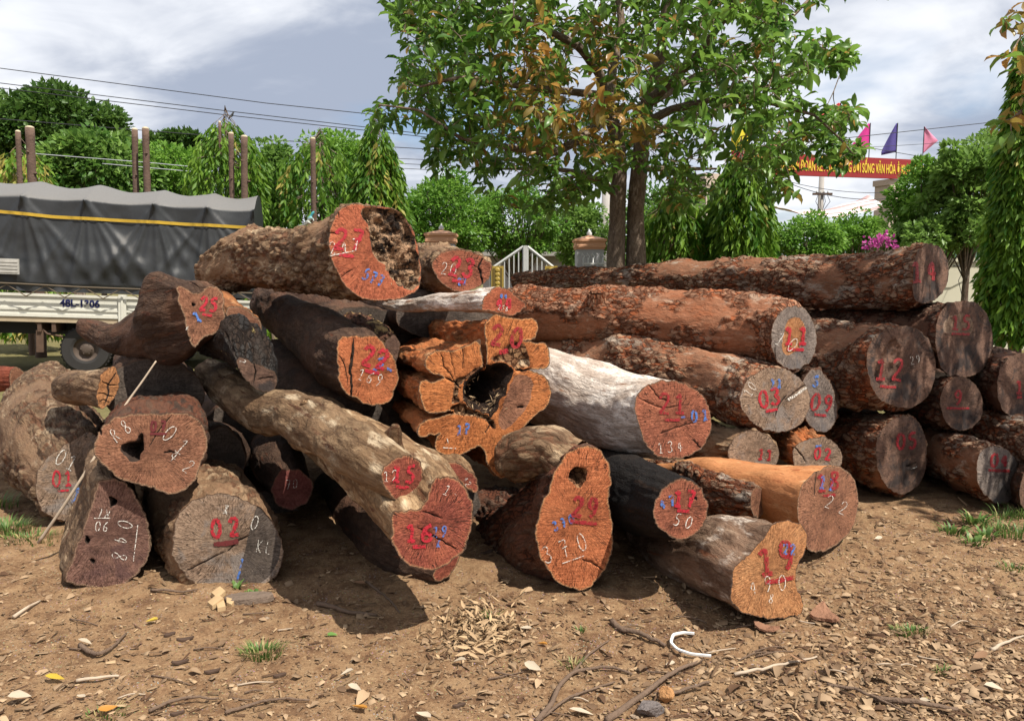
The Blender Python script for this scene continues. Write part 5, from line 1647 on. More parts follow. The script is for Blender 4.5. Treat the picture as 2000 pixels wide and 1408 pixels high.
# the forks stay open to view from the front
openf = (((pxs[:, 0] - 1265) / 85) ** 2 + ((pxs[:, 1] - 150) / 170) ** 2 < 1) & (side < .1) & (rng.uniform(size=len(pxs)) < .5)
pxs, half, rr, side = pxs[~openf], half[~openf], rr[~openf], side[~openf]
side = np.sign(side) * np.abs(side) ** .7
dep = TDp + half * side
cents_ = np.array([tuple(P(x, y, d)) for (x, y), d in zip(pxs, dep)])
# upper crown above the frame
top = []
for k in range(330):
    a, b = rng.uniform(0, 2 * math.pi), math.sqrt(rng.uniform(0, 1))
    zt = rng.uniform(5.2, 8.2)
    f = math.sqrt(max(.02, 1 - ((zt - 5.0) / 3.6) ** 2))
    top.append((1.6 + 3.1 * f * b * math.cos(a), TDp + 2.6 * f * b * math.sin(a), zt))
# browned leaves gather at the front left of the crown
bx = ((pxs[:, 0] - 1095) / 165) ** 2 + ((pxs[:, 1] - 165) / 140) ** 2
dryv = np.where((bx < 1) & (side < .2), .70 * (1 - .5 * bx), .04)
dryv = np.where((((pxs[:, 0] - 1205) / 75) ** 2 + ((pxs[:, 1] - 245) / 60) ** 2 < 1) & (side < .2), .75, dryv)
cents_all = np.vstack([cents_, np.array(top)])
dry_all = np.concatenate([dryv, np.full(len(top), .08)])
T = lambda x, y, d=TDp: P(x, y, d)
base1, base2 = G(1200, 775), G(1245, 775)
base1 = Vector((P(1205, 500, TDp).x, TDp, -.02))
base2 = Vector((P(1240, 500, TDp).x, TDp + .05, -.02))
limbs = [
    ([base1, T(1203, 500), T(1206, 420), T(1210, 320), T(1205, 262), T(1190, 225)], [.17, .125, .11, .10, .095, .085], 'trunk'),
    ([base2, T(1243, 500, TDp + .05), T(1240, 430, TDp + .05), T(1248, 330), T(1256, 250), T(1262, 205)], [.18, .135, .115, .11, .105, .10], 'trunk'),
    ([T(1190, 225), T(1140, 270, 10.1), T(1080, 300, 9.6), T(1000, 290, 9.2), T(900, 270, 9)], [.075, .06, .05, .04, .02], 'limb'),
    ([T(1190, 225), T(1175, 150, 10.2), T(1130, 90, 9.8), T(1050, 50, 9.4), T(960, 20, 9.2)], [.075, .06, .05, .035, .02], 'limb'),
    ([T(1190, 225), T(1195, 140, 10.8), T(1215, 50, 11), T(1200, -60, 11.2), T(1190, -160, 11.3)], [.08, .065, .055, .045, .03], 'limb'),
    ([T(1205, 290), T(1150, 340, 10.9), T(1080, 330, 11.3), T(980, 330, 11.8)], [.05, .04, .03, .02], 'limb'),
    ([T(1203, 385), T(1175, 350, 10.3), T(1130, 345, 10.1), T(1090, 350, 9.9)], [.05, .04, .025, .015], 'limb'),
    ([T(1262, 205), T(1290, 110, 10.4), T(1300, 20, 10.3), T(1310, -80, 10.2), T(1320, -170, 10.2)], [.09, .07, .06, .045, .03], 'limb'),
    ([T(1262, 205), T(1300, 170, 10.2), T(1370, 100, 9.8), T(1420, 30, 9.5), T(1460, -40, 9.3)], [.08, .065, .05, .04, .025], 'limb'),
    ([T(1262, 205), T(1340, 160, 10.9), T(1440, 110, 11.1), T(1540, 40, 11.3), T(1580, 0, 11.4)], [.07, .055, .045, .03, .02], 'limb'),
    ([T(1262, 240), T(1310, 215, 10.1), T(1390, 195, 9.7), T(1500, 200, 9.4), T(1590, 225, 9.2)], [.065, .055, .04, .03, .015], 'limb'),
    ([T(1258, 270), T(1320, 240, 10.7), T(1400, 215, 10.9), T(1520, 160, 11.0), T(1620, 110, 11.0)], [.055, .045, .035, .025, .012], 'limb'),
    ([T(1255, 330), T(1330, 330, 10.8), T(1400, 330, 11.2)], [.045, .03, .015], 'limb'),
    ([T(1205, 190, 10.3), T(1120, 180, 9.7), T(1020, 170, 9.2), T(900, 150, 8.9), T(820, 170, 8.9)], [.05, .045, .035, .025, .012], 'limb'),
    ([T(1590, 225, 9.2), T(1640, 270, 9.1), T(1665, 300, 9.0)], [.015, .012, .008], 'limb'),
    ([T(900, 270, 9), T(820, 215, 8.9), T(740, 205, 8.9)], [.02, .014, .008], 'limb'),
]
extra_px = [(735, 215), (745, 205), (760, 225), (1655, 300), (1675, 295), (1640, 310), (1650, 215), (1660, 225), (1625, 240), (1655, 110), (1640, 95), (1640, 120), (1530, 350), (1545, 370), (1590, 5), (1605, 2), (1500, 5), (1480, 240), (1420, 250)]
ex = np.array([tuple(P(x, y, 9.05)) for x, y in extra_px])
cents_all = np.vstack([cents_all, ex])
dry_all = np.concatenate([dry_all, np.full(len(ex), .1)])
broad_tree('broadleaf_tree', 'tall two stemmed tree behind the pile with large green and browned leaves', limbs, cents_all, 7, .188, dry_all, 5, twig_r=.005, tone_shift=.08)

# ------------------------------------------------------------------ tree beyond the right edge: a bough shows at top right and it shades the right pile
rng = np.random.default_rng(33)
cs = []
for k in range(400):
    v = rng.normal(size=3)
    v /= np.linalg.norm(v)
    r = rng.uniform(.35, 1) ** .5
    c = np.array([5.5, 4.75, 4.7]) + v * r * np.array([1.75, 1.5, 1.35])
    if c[0] / c[1] < .72 or c[2] < 2.2:
        continue
    cs.append(c)
bough = [(1985, 20, 5.0), (1960, 45, 4.95), (1992, 75, 5.0), (1975, 105, 4.95), (1995, 130, 5.1), (1965, 235, 5.0), (1985, 215, 5.05), (1975, 262, 4.95), (1996, 190, 5.0), (1998, 45, 5)]
nb0 = len(cs)
cs += [tuple(P(*b)) for b in bough]
cs = np.array(cs)
dr = np.concatenate([np.full(nb0, .15), np.full(len(bough), .45)])
limbs = [
    ([Vector((6.6, 5.6, -.02)), Vector((6.5, 5.5, 1.5)), Vector((6.3, 5.3, 2.8)), Vector((6.0, 5.1, 3.8))], [.17, .14, .12, .10], 'trunk'),
    ([Vector((6.0, 5.1, 3.8)), Vector((5.5, 4.9, 4.6)), Vector((4.9, 4.7, 5.2))], [.08, .05, .02], 'limb'),
    ([Vector((6.0, 5.1, 3.8)), Vector((6.1, 4.6, 4.8)), Vector((6.2, 4.2, 5.5))], [.07, .05, .02], 'limb'),
    ([Vector((6.3, 5.3, 2.8)), Vector((5.2, 5.2, 3.2)), Vector((4.2, 5.1, 3.2)), P(2010, 100, 5.0)], [.06, .045, .03, .012], 'limb'),
    ([Vector((6.3, 5.3, 2.8)), Vector((5.2, 5.1, 2.75)), P(2015, 200, 5.0), P(1985, 225, 5.0)], [.05, .035, .015, .008], 'limb'),
]
broad_tree('broadleaf_tree', 'tree at the right picture edge of which only a bough of browning leaves shows', limbs, cs, 7, .145, dr, 9, parts_leaf=50, twig_r=.005)


# ------------------------------------------------------------------ weeping mast trees
def weeping_tree(label, px, top_py, d, rpx, base_py=None, seed=0, n=620, taper=1.0, tone=0.0, dry=.06, lean=0.0, zmin=.5, leaf=.21, group='weeping columnar trees'):
    rng = np.random.default_rng(seed)
    topp = P(px, top_py, d)
    H = topp.z
    Rm = rpx * d / FPX
    root = empty('weeping_tree', (topp.x, d, 0), label=label, cat='tree', group=group)
    lv = np.array([topp.x, d, 0])
    pts = [(0, 0, -.02), (.02, .02, H * .4), (lean * .5, 0, H * .8), (lean, 0, H * .985)]
    trunk_obj(root, pts, [.11, .09, .05, .015], TRUNKM)
    pos, dirs, sz, tn, dr = [], [], [], [], []
    segs = []
    for k in range(int(n * 1.5)):
        t = rng.uniform(0, 1) ** .85
        z = H - t * (H - zmin)
        prof = min(1, (t * taper * 2.6 + .07) ** .62) * (1 - .12 * t)
        prof *= .80 + .4 * vnoise(np.array([[z * 2.2, seed * 3.1, math.cos(k) * 2]]), seed)[0]
        a = rng.uniform(0, 2 * math.pi)
        r = Rm * prof * rng.uniform(.35, 1.0) ** .45
        ax = lean * (z / H) ** 2
        p = np.array([ax + r * math.cos(a), r * math.sin(a), z])
        o = np.array([math.cos(a), math.sin(a), 0])
        L = rng.uniform(.3, .75)
        if k % 3 == 0:
            segs.append(((ax + lv[0], lv[1], z + .28), tuple(p + lv), .010, .005))
        m_ = int(L / .042)
        tone_k = rng.normal(.40, .25) + tone
        isdry = rng.uniform() < dry
        for j in range(m_):
            s = j / m_
            q = p + o * (.10 * math.sin(s * 2)) + np.array([rng.normal(0, .025), rng.normal(0, .025), -L * s])
            if q[2] < zmin * .7:
                continue
            b = rng.uniform(0, 2 * math.pi)
            dv = o * .35 + np.array([math.cos(b) * .55, math.sin(b) * .55, -1.0 + rng.normal(0, .2)])
            pos.append(q)
            dirs.append(dv)
            sz.append(leaf * rng.uniform(.6, 1.15))
            tn.append(tone_k + rng.normal(0, .14))
            dr.append(rng.uniform(.6, 1) if isdry else 0)
    me = leaves_mesh('crown', np.array(pos), np.array(dirs), np.array(sz), LEAF_HANG, np.array(tn), np.array(dr), rng, .35, 1.55)
    obj('crown', me, WEEPM, root, kind='stuff')
    tubes_np('branches', [(Vector(a) - Vector(lv), Vector(b) - Vector(lv), x, y) for a, b, x, y in segs], TRUNKM, root)
    return root


weeping_tree('yellowish weeping tree at the left picture edge behind the lorry', 40, 288, 17, 62, seed=1, n=300, taper=2.5, tone=.25, dry=.25)
weeping_tree('rounded weeping tree behind the right end of the lorry', 440, 232, 17, 70, seed=2, n=560, taper=2.2, tone=.12, dry=.05)
weeping_tree('broad weeping tree left of the pointed one, behind log 27', 625, 272, 17.5, 76, seed=3, n=560, taper=2.4, tone=.0)
weeping_tree('pointed weeping tree standing just above log 27', 735, 236, 16, 66, seed=4, n=720, taper=.62, tone=-.02)
weeping_tree('weeping tree behind the right boughs of the two stemmed tree', 1448, 300, 13.5, 58, seed=5, n=520, taper=1.6, tone=.02)
weeping_tree('short weeping tree right beside the two tree stems', 1315, 372, 14, 60, seed=6, n=420, taper=2.0, tone=.05)
weeping_tree('dense weeping tree at the right picture edge in front of the cream wall', 2026, 50, 13.5, 60, seed=7, n=1150, taper=.5, tone=.0, lean=-.05, zmin=.75)


# ------------------------------------------------------------------ bushes and background trees
def bush(name, label, px, py, d, rxp, ryp, n, leaf, mat, seed, tone=0.0, clump=.30, cat='tree', group='trees and bushes behind the pile', loose=.25, trunk_r=.08, ry_depth=None):
    rng = np.random.default_rng(seed)
    c = P(px, py, d)
    rx, rz = rxp * d / FPX, ryp * d / FPX
    rd = ry_depth or rx * .8
    root = empty(name, (c.x, c.y, 0), label=label, cat=cat, group=group)
    lv = np.array([c.x, c.y, 0])
    nc = max(14, int(n / 90))
    v = rng.normal(size=(nc, 3))
    v /= np.linalg.norm(v, axis=1)[:, None]
    rr = rng.uniform(.45, 1.0, nc) ** .5 * rng.uniform(.82, 1.10, nc) * (1 + loose * rng.uniform(-.3, .45, nc))
    cc = v * rr[:, None] * np.array([rx, rd, rz]) * .86 + np.array([0, 0, c.z])
    cr = clump * min(rx, rz) * rng.uniform(.6, 1.4, nc)
    per = n // nc
    w = rng.normal(size=(nc, per, 3))
    w /= np.linalg.norm(w, axis=2)[..., None]
    rad = rng.uniform(.3, 1, (nc, per)) ** .4
    pos = (cc[:, None] + w * (rad * cr[:, None])[..., None] * np.array([1.15, 1.15, .8])).reshape(-1, 3)
    dirs = (w + rng.normal(size=w.shape) * .6 + v[:, None] * .5 + np.array([0, 0, -.15])).reshape(-1, 3)
    tn = (np.repeat(rng.normal(.45, .16, nc), per) + rng.normal(0, .16, nc * per) + tone)
    ok = pos[:, 2] > .03
    pos, dirs, tn = pos[ok], dirs[ok], tn[ok]
    me = leaves_mesh('crown', pos, dirs, leaf * rng.uniform(.6, 1.25, len(pos)), LEAF_SIM, tn, None, rng, .5)
    obj('crown', me, mat, root, kind='stuff')
    H = max(.3, c.z)
    trunk_obj(root, [(0, 0, -.02), (.03, 0, H * .5), (0, .02, H)], [trunk_r, trunk_r * .8, trunk_r * .5])
    segs = [((0, 0, max(.1, H * .45)), tuple(q), .02, .008) for q in cc[::2]]
    tubes_np('limbs', segs, TRUNKM, root)
    return root


bush('round_tree', 'large dark round headed tree far behind the lorry at left', 135, 262, 30, 112, 92, 15000, .26, DARKM, 41, .05, .24, trunk_r=.25)
bush('round_tree', 'dark tree crown cut by the left picture edge behind the lorry', 10, 265, 29, 110, 78, 11000, .26, DARKM, 42, .1, .26, trunk_r=.25)
bush('leafy_tree', 'mid green broad tree above the middle of the lorry', 190, 350, 21, 130, 92, 9000, .20, MIDM, 43, .0, .28)
bush('leafy_tree', 'light green bush right of the paired cut trunks behind the lorry', 340, 355, 22, 80, 72, 7000, .15, BUSHM, 44, .05, .28)
bush('leafy_tree', 'small green tree between the two weeping trees behind the lorry end', 520, 355, 20, 60, 85, 6000, .15, MIDM, 45, .08, .3)
bush('leafy_tree', 'light green tree top showing between the weeping trees', 655, 312, 22, 70, 62, 6000, .13, BUSHM, 46, .1, .26)
bush('round_bush', 'bright green clipped round bush left of the gate', 872, 425, 18.5, 100, 92, 17000, .095, BUSHM, 47, .02, .2)
bush('round_bush', 'bright green round bush behind the gate left of the tree stems', 1010, 435, 19.5, 92, 80, 13000, .095, BUSHM, 48, -.05, .2)
bush('leafy_tree', 'yellow green bush beside the right gate pillar', 1135, 462, 21, 62, 70, 6500, .12, MIDM, 49, .3, .25)
bush('leafy_tree', 'dark bush between the tree stems and the hanging sign', 1290, 440, 20, 90, 80, 7000, .14, MIDM, 50, -.1, .28)
bush('leafy_tree', 'bright green low bush left of the striped awning', 1575, 470, 21, 70, 52, 7000, .11, BUSHM, 51, .0, .25)
bush('leafy_tree', 'bright green low bush below the striped awning', 1665, 462, 22, 62, 48, 6000, .11, BUSHM, 52, .05, .25)
bush('leafy_tree', 'loose green tree in front of the arch pillar', 1800, 400, 17.5, 66, 84, 4600, .13, BUSHM, 53, .1, .26, loose=.9)
bush('leafy_tree', 'green tree between the arch pillar and the right weeping tree', 1895, 372, 16.5, 72, 88, 5000, .17, MIDM, 54, .38, .28, loose=.8)
bush('leafy_tree', 'low yellowish green bush above the cream wall', 1820, 462, 16.8, 115, 34, 5000, .13, MIDM, 55, .28, .4, loose=.6)
for k, (a, b, d, s) in enumerate([(318, 300, 36, 20), (345, 296, 36, 22), (375, 300, 35, 20), (300, 305, 35, 18)]):
    bush('conifer_tree', ['dark conifer tip left of three above the lorry', 'tallest dark conifer tip above the lorry', 'dark conifer tip nearest the weeping tree above the lorry', 'dark conifer tip beside the paired cut trunks'][k], a, b, d, s, 42, 1400, .3, DARKM, 60 + k, .05, .4)
for k, (a, lab) in enumerate([(560, 'hedge stretch far behind log 27'), (800, 'hedge stretch far behind the left gate pillar'), (1100, 'hedge stretch far behind the right gate pillar'), (1400, 'hedge stretch far behind the weeping tree right of the stems'), (1700, 'hedge stretch far behind the striped awning'), (1980, 'hedge stretch far behind the right weeping tree'), (60, 'hedge stretch far behind the lorry front'), (310, 'hedge stretch far behind the lorry end')]):
    bush('hedge', 'dark green ' + lab, a, 500, 27, 175, 46, 4200, .22, DARKM, 70 + k, .1, .45, cat='hedge', group='far hedges', ry_depth=1.0)
# thin sprays of leaves rising out of the right hand trees
bush('leafy_tree', 'airy pale green tree top right of the arch pillar', 1930, 300, 18, 60, 55, 1500, .11, MIDM, 91, .3, .3)

# ------------------------------------------------------------------ topped trunks behind the lorry
posts_ = [(35, 258, 16.3, 6, 'thin cut trunk at the far left behind the lorry'), (58, 250, 15.8, 10, 'thickest cut trunk behind the lorry with a pale top'), (263, 254, 16.0, 7, 'left one of the paired cut trunks above the lorry'),
          (284, 252, 15.8, 8, 'right one of the paired cut trunks above the lorry'), (451, 262, 15.8, 6.5, 'left cut trunk in front of the rounded weeping tree'), (477, 268, 15.6, 8, 'right cut trunk in front of the rounded weeping tree'), (611, 272, 16.0, 6.5, 'cut trunk standing alone above log 27'), (429, 240, 16.4, 3.5, 'thinnest bare stem inside the rounded weeping tree')]
for k, (px_, py_, d, rp, lab) in enumerate(posts_):
    tp = P(px_, py_, d)
    root = empty('topped_trunk', (tp.x, d, 0), label=lab, cat='tree trunk', group='cut trunks behind the lorry')
    r = rp * .8 * d / FPX
    lean = .06 * math.sin(k * 2.3)
    trunk_obj(root, [(lean * -1.5, 0, -.02), (lean * -.6 + .02, 0, tp.z * .35), (lean * .2 - .03, 0, tp.z * .7), (0, 0, tp.z)], [r * 1.25, r * 1.1, r, r * .96], POSTM, 'trunk', 14)
    mb = MB()
    mb.lathe((0, 0, tp.z), [(r * .95, -.002), (r * .9, .02), (r * .5, .035), (.002, .04)], 14)
    mb.obj('cut_top', PALEW, root, smooth=True)
    for j in range(4):
        zk = tp.z * (.62 + .09 * j)
        a = k * 1.7 + j * 2.1
        mb = MB()
        c0 = Vector((0, 0, zk))
        dv = Vector((math.cos(a), -abs(math.sin(a)), .25))
        mb.tube([c0 + dv * r * .6, c0 + dv * r * 1.15, c0 + dv * r * 1.4], [r * .4, r * .3, r * .2], 8)
        mb.obj('knot', POSTM, root, smooth=True)

# ------------------------------------------------------------------ gate, pillars, wall
def pillar(px, py_top, d, wpx, label):
    t = P(px, py_top, d)
    w = wpx * d / FPX / 2
    root = empty('gate_pillar', (t.x, d, 0), label=label, cat='pillar', group='gate pillars')
    H = t.z
    mb = MB()
    mb.box((-w * .94, -w * .94, -.02), (w * .94, w * .94, H - .22))
    mb.obj('shaft', GREYPL, root)
    prof = [(1.0, -.22), (1.0, -.19), (1.07, -.18), (1.07, -.14), (1.03, -.12), (1.03, -.09), (1.13, -.07), (1.13, -.03), (1.0, -.025), (.55, .015), (.12, .04)]
    vs, fs = [], []
    for f, h in prof:
        for sx, sy in ((-1, -1), (1, -1), (1, 1), (-1, 1)):
            vs.append((sx * w * f, sy * w * f, H + h))
    for i in range(len(prof) - 1):
        for k in range(4):
            fs.append((i * 4 + k, i * 4 + (k + 1) % 4, i * 4 + 4 + (k + 1) % 4, i * 4 + 4 + k))
    fs.append(tuple((len(prof) - 1) * 4 + k for k in range(4)))
    mb = MB()
    mb.add(vs, fs)
    mb.obj('cap', PEACH, root)
    mb = MB()
    mb.lathe((0, 0, H + .05), [(.045, 0), (.05, .04), (.02, .08), (.001, .12)], 12)
    mb.obj('finial', WHITEM, root, smooth=True)
    return root


pillar(862, 454, 14.5, 54, 'grey gate pillar with peach cap behind log 23')
pillar(1151, 465, 14.5, 54, 'grey gate pillar with peach cap left of the tree stems')

GD = 15.0


def gate_leaf(x0, x1, z_in, z_out, label, left):
    root = empty('gate', ((x0 + x1) / 2, GD, 0), label=label, cat='gate', group='gate leaves')
    lv = Vector(root.location)
    ztop = lambda x: (z_out + (z_in - z_out) * ((x - x0) / (x1 - x0) if left else (x1 - x) / (x1 - x0)))
    n = max(4, int((x1 - x0) / .085))
    for k in range(n + 1):
        x = x0 + (x1 - x0) * k / n
        mb = MB()
        e = .02 if k in (0, n) else .011
        mb.box((x - e - lv.x, -e, .08), (x + e - lv.x, e, ztop(x)))
        mb.obj('bar', WHITEM, root)
    for z in (.15, .9):
        mb = MB()
        mb.box((x0 - lv.x, -.03, z), (x1 - lv.x, -.012, z + .05))
        mb.obj('gate_rail', WHITEM, root)
    mb = MB()
    a, b = Vector((x0 - lv.x, 0, ztop(x0))), Vector((x1 - lv.x, 0, ztop(x1)))
    mb.tube([a, b], .028, 8)
    mb.obj('gate_frame', WHITEM, root)
    mb = MB()
    xm = (x0 + x1) / 2 - lv.x - (.18 if left else -.18)
    mb.box((xm - .12, -.05, 1.35), (xm + .12, -.03, 1.85))
    mb.box((xm - .09, -.06, 1.39), (xm + .09, -.05, 1.81), 1)
    for k in range(5):
        mb.lathe((xm, -.06, 1.43 + k * .085), [(.05, 0), (.03, -.012), (.001, -.014)], 10, 'y')
    mb.obj('emblem_panel', [GOLD, plain('dark_gold', (.16, .11, .03), .5)], root)
    return root


gl = lambda px: (px - 1000) / FPX * GD
gate_leaf(gl(958), gl(1022), 2.22, 1.78, 'white barred gate leaf next to log 23', True)
gate_leaf(gl(1030), gl(1086), 2.22, 1.78, 'white barred gate leaf right of the gate centre post', False)
mb = MB()
mb.box((gl(1022), GD - .05, 0), (gl(1030), GD + .05, 2.24))
mb.obj('gate_post', WHITEM, label='white square post in the middle of the barred gate', cat='post')
# low white fence beside the right pillar
root = empty('picket_fence', (gl(1163), 13.9, 0), label='white metal fence with curled tops in front of the right gate pillar', cat='fence')
for k in range(9):
    x = (gl(1128) - gl(1163)) + k * .088
    mb = MB()
    mb.tube([(x, 0, .1), (x, 0, 1.98)], .012, 6)
    mb.tube([(x, 0, 1.9), (x + .02, 0, 2.0), (x - .02, 0, 2.06), (x - .035, 0, 2.0)], .008, 5)
    mb.obj('fence_bar', WHITEM, root, smooth=True)
for z in (.2, 1.72, 1.86):
    mb = MB()
    mb.box((gl(1126) - gl(1163), -.02, z), (gl(1126) - gl(1163) + .76, .02, z + .03))
    mb.obj('fence_rail', WHITEM, root)
# pale house wall behind the gate
mb = MB()
mb.box((-.9, 24, 0), (2.2, 24.3, 2.3))
hs = mb.obj('house', plain('pale_violet_plaster', (.50, .44, .46), .85), label='pale low house wall seen through the gate bars', cat='house')
mb = MB()
mb.box((-1.2, 23.6, 2.302), (2.5, 24.6, 2.42))
mb.obj('roof_slab', CONC, hs)
# cream wall at right
root = empty('garden_wall', P(1950, 600, 17.5).to_tuple()[:2] + (0,), label='cream plastered boundary wall with glass spikes at the right', cat='wall')
lv = Vector(root.location)
wx0, wx1 = P(1640, 600, 17.5).x - lv.x, P(2150, 600, 17.5).x - lv.x
mb = MB()
mb.box((wx0, 0, -.05), (wx1, .2, 1.98))
mb.obj('wall_panel', CREAM, root)
mb = MB()
mb.box((wx0, -.05, 1.983), (wx1, .25, 2.07))
mb.obj('coping', CREAM, root)
for k in range(26):
    x = wx0 + (wx1 - wx0) * (k + .5) / 26
    mb = MB()
    mb.lathe((x, .1, 2.07), [(.02, 0), (.016, .10), (.002, .17)], 5)
    mb.obj('spike', plain('bottle_glass', (.12, .2, .15), .3) if k == 0 else bpy.data.materials['bottle_glass'], root)
mb = MB()
p0, p1 = P(1862, 520, 17.3) - lv, P(1925, 500, 17.3) - lv
mb.tube([p0, P(1890, 518, 17.3) - lv, p1], .012, 5)
mb.tube([P(1885, 520, 17.3) - lv, P(1872, 548, 17.3) - lv, P(1878, 575, 17.3) - lv], .007, 5)
mb.obj('loose_wire', WIRE, root)

# ------------------------------------------------------------------ arch with banner and flags
A0, A1 = P(1432, 317, 28.6), P(1800, 332, 33)
ax = (A1 - A0)
ax.z = 0
L = ax.length
yaw = math.atan2(ax.y, ax.x)
root = empty('banner_arch', (A0.x, A0.y, 0), label='street arch with long red banner of yellow letters', cat='arch')
root.rotation_euler = (0, 0, yaw)
zc = A0.z
hb = .80
tilt = (A1.z - A0.z) / L
mb = MB()
vs = [(0, 0, zc - hb / 2), (L, 0, zc - hb / 2 + (A1.z - A0.z)), (L, 0, zc + hb / 2 + (A1.z - A0.z)), (0, 0, zc + hb / 2)]
mb.add(vs + [(x, .12, z) for x, y, z in vs], [(0, 1, 2, 3), (7, 6, 5, 4), (0, 4, 5, 1), (3, 2, 6, 7), (1, 5, 6, 2), (0, 3, 7, 4)])
bn = mb.obj('banner', BANNER, root)
me, w_, h_ = text_mesh('TOÀN DÂN ĐOÀN KẾT XÂY DỰNG ĐỜI SỐNG VĂN HÓA Ở KHU DÂN CƯ', .52, .006, 1.0, .010)


def s_at(px):          # distance along the banner of a photo pixel
    d = Vector(((px - 1000) / FPX, 1))
    a, bb = Vector((A0.x, A0.y)), Vector((math.cos(yaw), math.sin(yaw)))
    # a + s*bb = k*d
    det = bb.x * -d.y + d.x * bb.y
    return (-a.x * -d.y - d.x * a.y) / det if abs(det) > 1e-6 else 0


s0, s1 = s_at(1497), s_at(1795)
o = obj('banner_lettering', me, BTEXT, bn)
o.matrix_basis = Matrix.Translation((s0, -.012, zc - .20 + tilt * s0)) @ Matrix.Rotation(-math.atan(tilt), 4, 'Y') @ Matrix.Rotation(R(90), 4, 'X') @ Matrix.Diagonal(((s1 - s0) / w_, 1.0, 1, 1))
for px_, lab in ((1745, 'pillar'), (1395, 'pillar')):
    s = s_at(px_)
    mb = MB()
    mb.box((s - .42, .13, -.05), (s + .42, .9, zc - hb / 2 + tilt * s - .02))
    mb.box((s - .5, .125, zc - hb / 2 + tilt * s - .25), (s + .5, .95, zc - hb / 2 + tilt * s - .012))
    mb.obj('arch_pillar', plain('beige_plaster', (.50, .40, .32), .85) if 'beige_plaster' not in bpy.data.materials else bpy.data.materials['beige_plaster'], root)
flags = [(1452, 238, 1.0, .85, (.62, .52, .03), 'yellow flag', 'square'), (1512, 255, .7, .6, (.70, .33, .24), 'peach coloured flag', 'tri'), (1625, 200, .5, .9, (.55, .06, .07), 'red pennant', 'tri'), (1683, 240, 1.0, .8, (.62, .04, .26), 'magenta pennant', 'tri'), (1735, 240, 1.15, .6, (.09, .07, .26), 'dark violet pennant', 'tri'), (1786, 247, 1.1, .7, (.66, .22, .34), 'pale pink pennant', 'tri2')]
for px_, py_, hh, ww, col, lab, kind in flags:
    s = s_at(px_)
    bw = Vector((A0.x + math.cos(yaw) * s, A0.y + math.sin(yaw) * s, 0))
    ztop = P(px_, py_, bw.y).z
    zb = zc + hb / 2 + tilt * s
    fr = empty('flag', (bw.x, bw.y + .06, zb), label=lab + ' on a pole above the red banner', cat='flag', group='flags on the arch')
    mb = MB()
    mb.tube([(0, 0, -.05), (0, 0, ztop - zb)], .018, 6)
    mb.obj('pole', WIRE, fr)
    n, m2 = 12, 10
    vs, fs = [], []
    for j in range(m2 + 1):
        for i in range(n + 1):
            u_, v_ = i / n, j / m2
            if kind == 'square':
                x = -u_ * ww * .75
                z = ztop - zb - .03 - v_ * hh - u_ * .10
            elif kind == 'tri':
                x = -u_ * ww * min(1, .12 + v_ * 1.0)
                z = ztop - zb - .02 - v_ * hh - u_ * .12 * v_
            else:
                x = u_ * ww * (1 - abs(2 * v_ - 1)) * .9
                z = ztop - zb - .02 - v_ * hh
            vs.append((x, .05 * math.sin(u_ * 6 + v_ * 3) * u_, z))
    for j in range(m2):
        for i in range(n):
            a = j * (n + 1) + i
            fs.append((a, a + 1, a + n + 2, a + n + 1))
    mb = MB()
    mb.add(vs, fs)
    f = mb.obj('cloth', plain(lab.replace(' ', '_') + '_cloth', col, .7, var=.08), fr, smooth=True)
    md = f.modifiers.new('thickness', 'SOLIDIFY')
    md.thickness = .006
# sagging striped awning
a0, a1 = P(1520, 408, 25), P(1732, 392, 26)
n = 40
vs, fs = [], []
for j in range(7):
    for i in range(n + 1):
        t = i / n
        p = a0.lerp(a1, t)
        sg = -.30 * math.sin(math.pi * t) + .10 * t * t
        vs.append((p.x, p.y + j * .22, p.z + .22 + sg - (.5 - .35 * (1 - t) * .3) * (1 - j / 6) * (.45 + .55 * t) + .03 * math.sin(t * 20 + j)))
for j in range(6):
    for i in range(n):
        a = j * (n + 1) + i
        fs.append((a, a + 1, a + n + 2, a + n + 1))
mb = MB()
mb.add(vs, fs)
m, nb, out = new_mat('striped_awning')
g = nb.n('ShaderNodeTexCoord').outputs['Object']
spz = nb.n('ShaderNodeSeparateXYZ', Vector=g)
st = nb.ramp(nb.math('SINE', nb.math('MULTIPLY', spz.outputs[1], 16.0)), -.2, .2)
b = nb.n('ShaderNodeBsdfPrincipled', Base_Color=nb.mix(st, (.72, .70, .69), (.52, .33, .31)), Roughness=.8)
nb.t.links.new(b.outputs[0], out.inputs[0])
aw = mb.obj('awning', m, smooth=True, label='sagging white and pink striped awning below the red banner', cat='awning')
md = aw.modifiers.new('thickness', 'SOLIDIFY')
md.thickness = .01
# round hanging sign
root = empty('round_sign', P(1393, 457, 14.0), label='round white sign with red strokes right of the tree stems', cat='sign')
mb = MB()
mb.lathe((0, 0, 0), [(.001, -.015), (.145, -.015), (.15, -.008), (.15, .008), (.145, .015), (.001, .015)], 36, 'y')
mb.obj('disc', plain('faded_white_paint', (.45, .40, .36), .6), root)
mb = MB()
mb.box((-.10, -.022, .045), (.02, -.016, .07))
mb.box((-.05, -.0225, -.09), (-.025, -.0165, .10))
mb.box((-.08, -.023, -.03), (.05, -.017, -.008))
mb.box((.02, -.0235, -.10), (.042, -.0175, .06))
mb.obj('red_strokes', RED_B, root)
mb = MB()
mb.tube([(0, .03, .15), (0, .03, -1.9 - (P(1393, 457, 14.0).z - 1.9) + .02)], .016, 6)
mb.obj('sign_post', RUST, root)
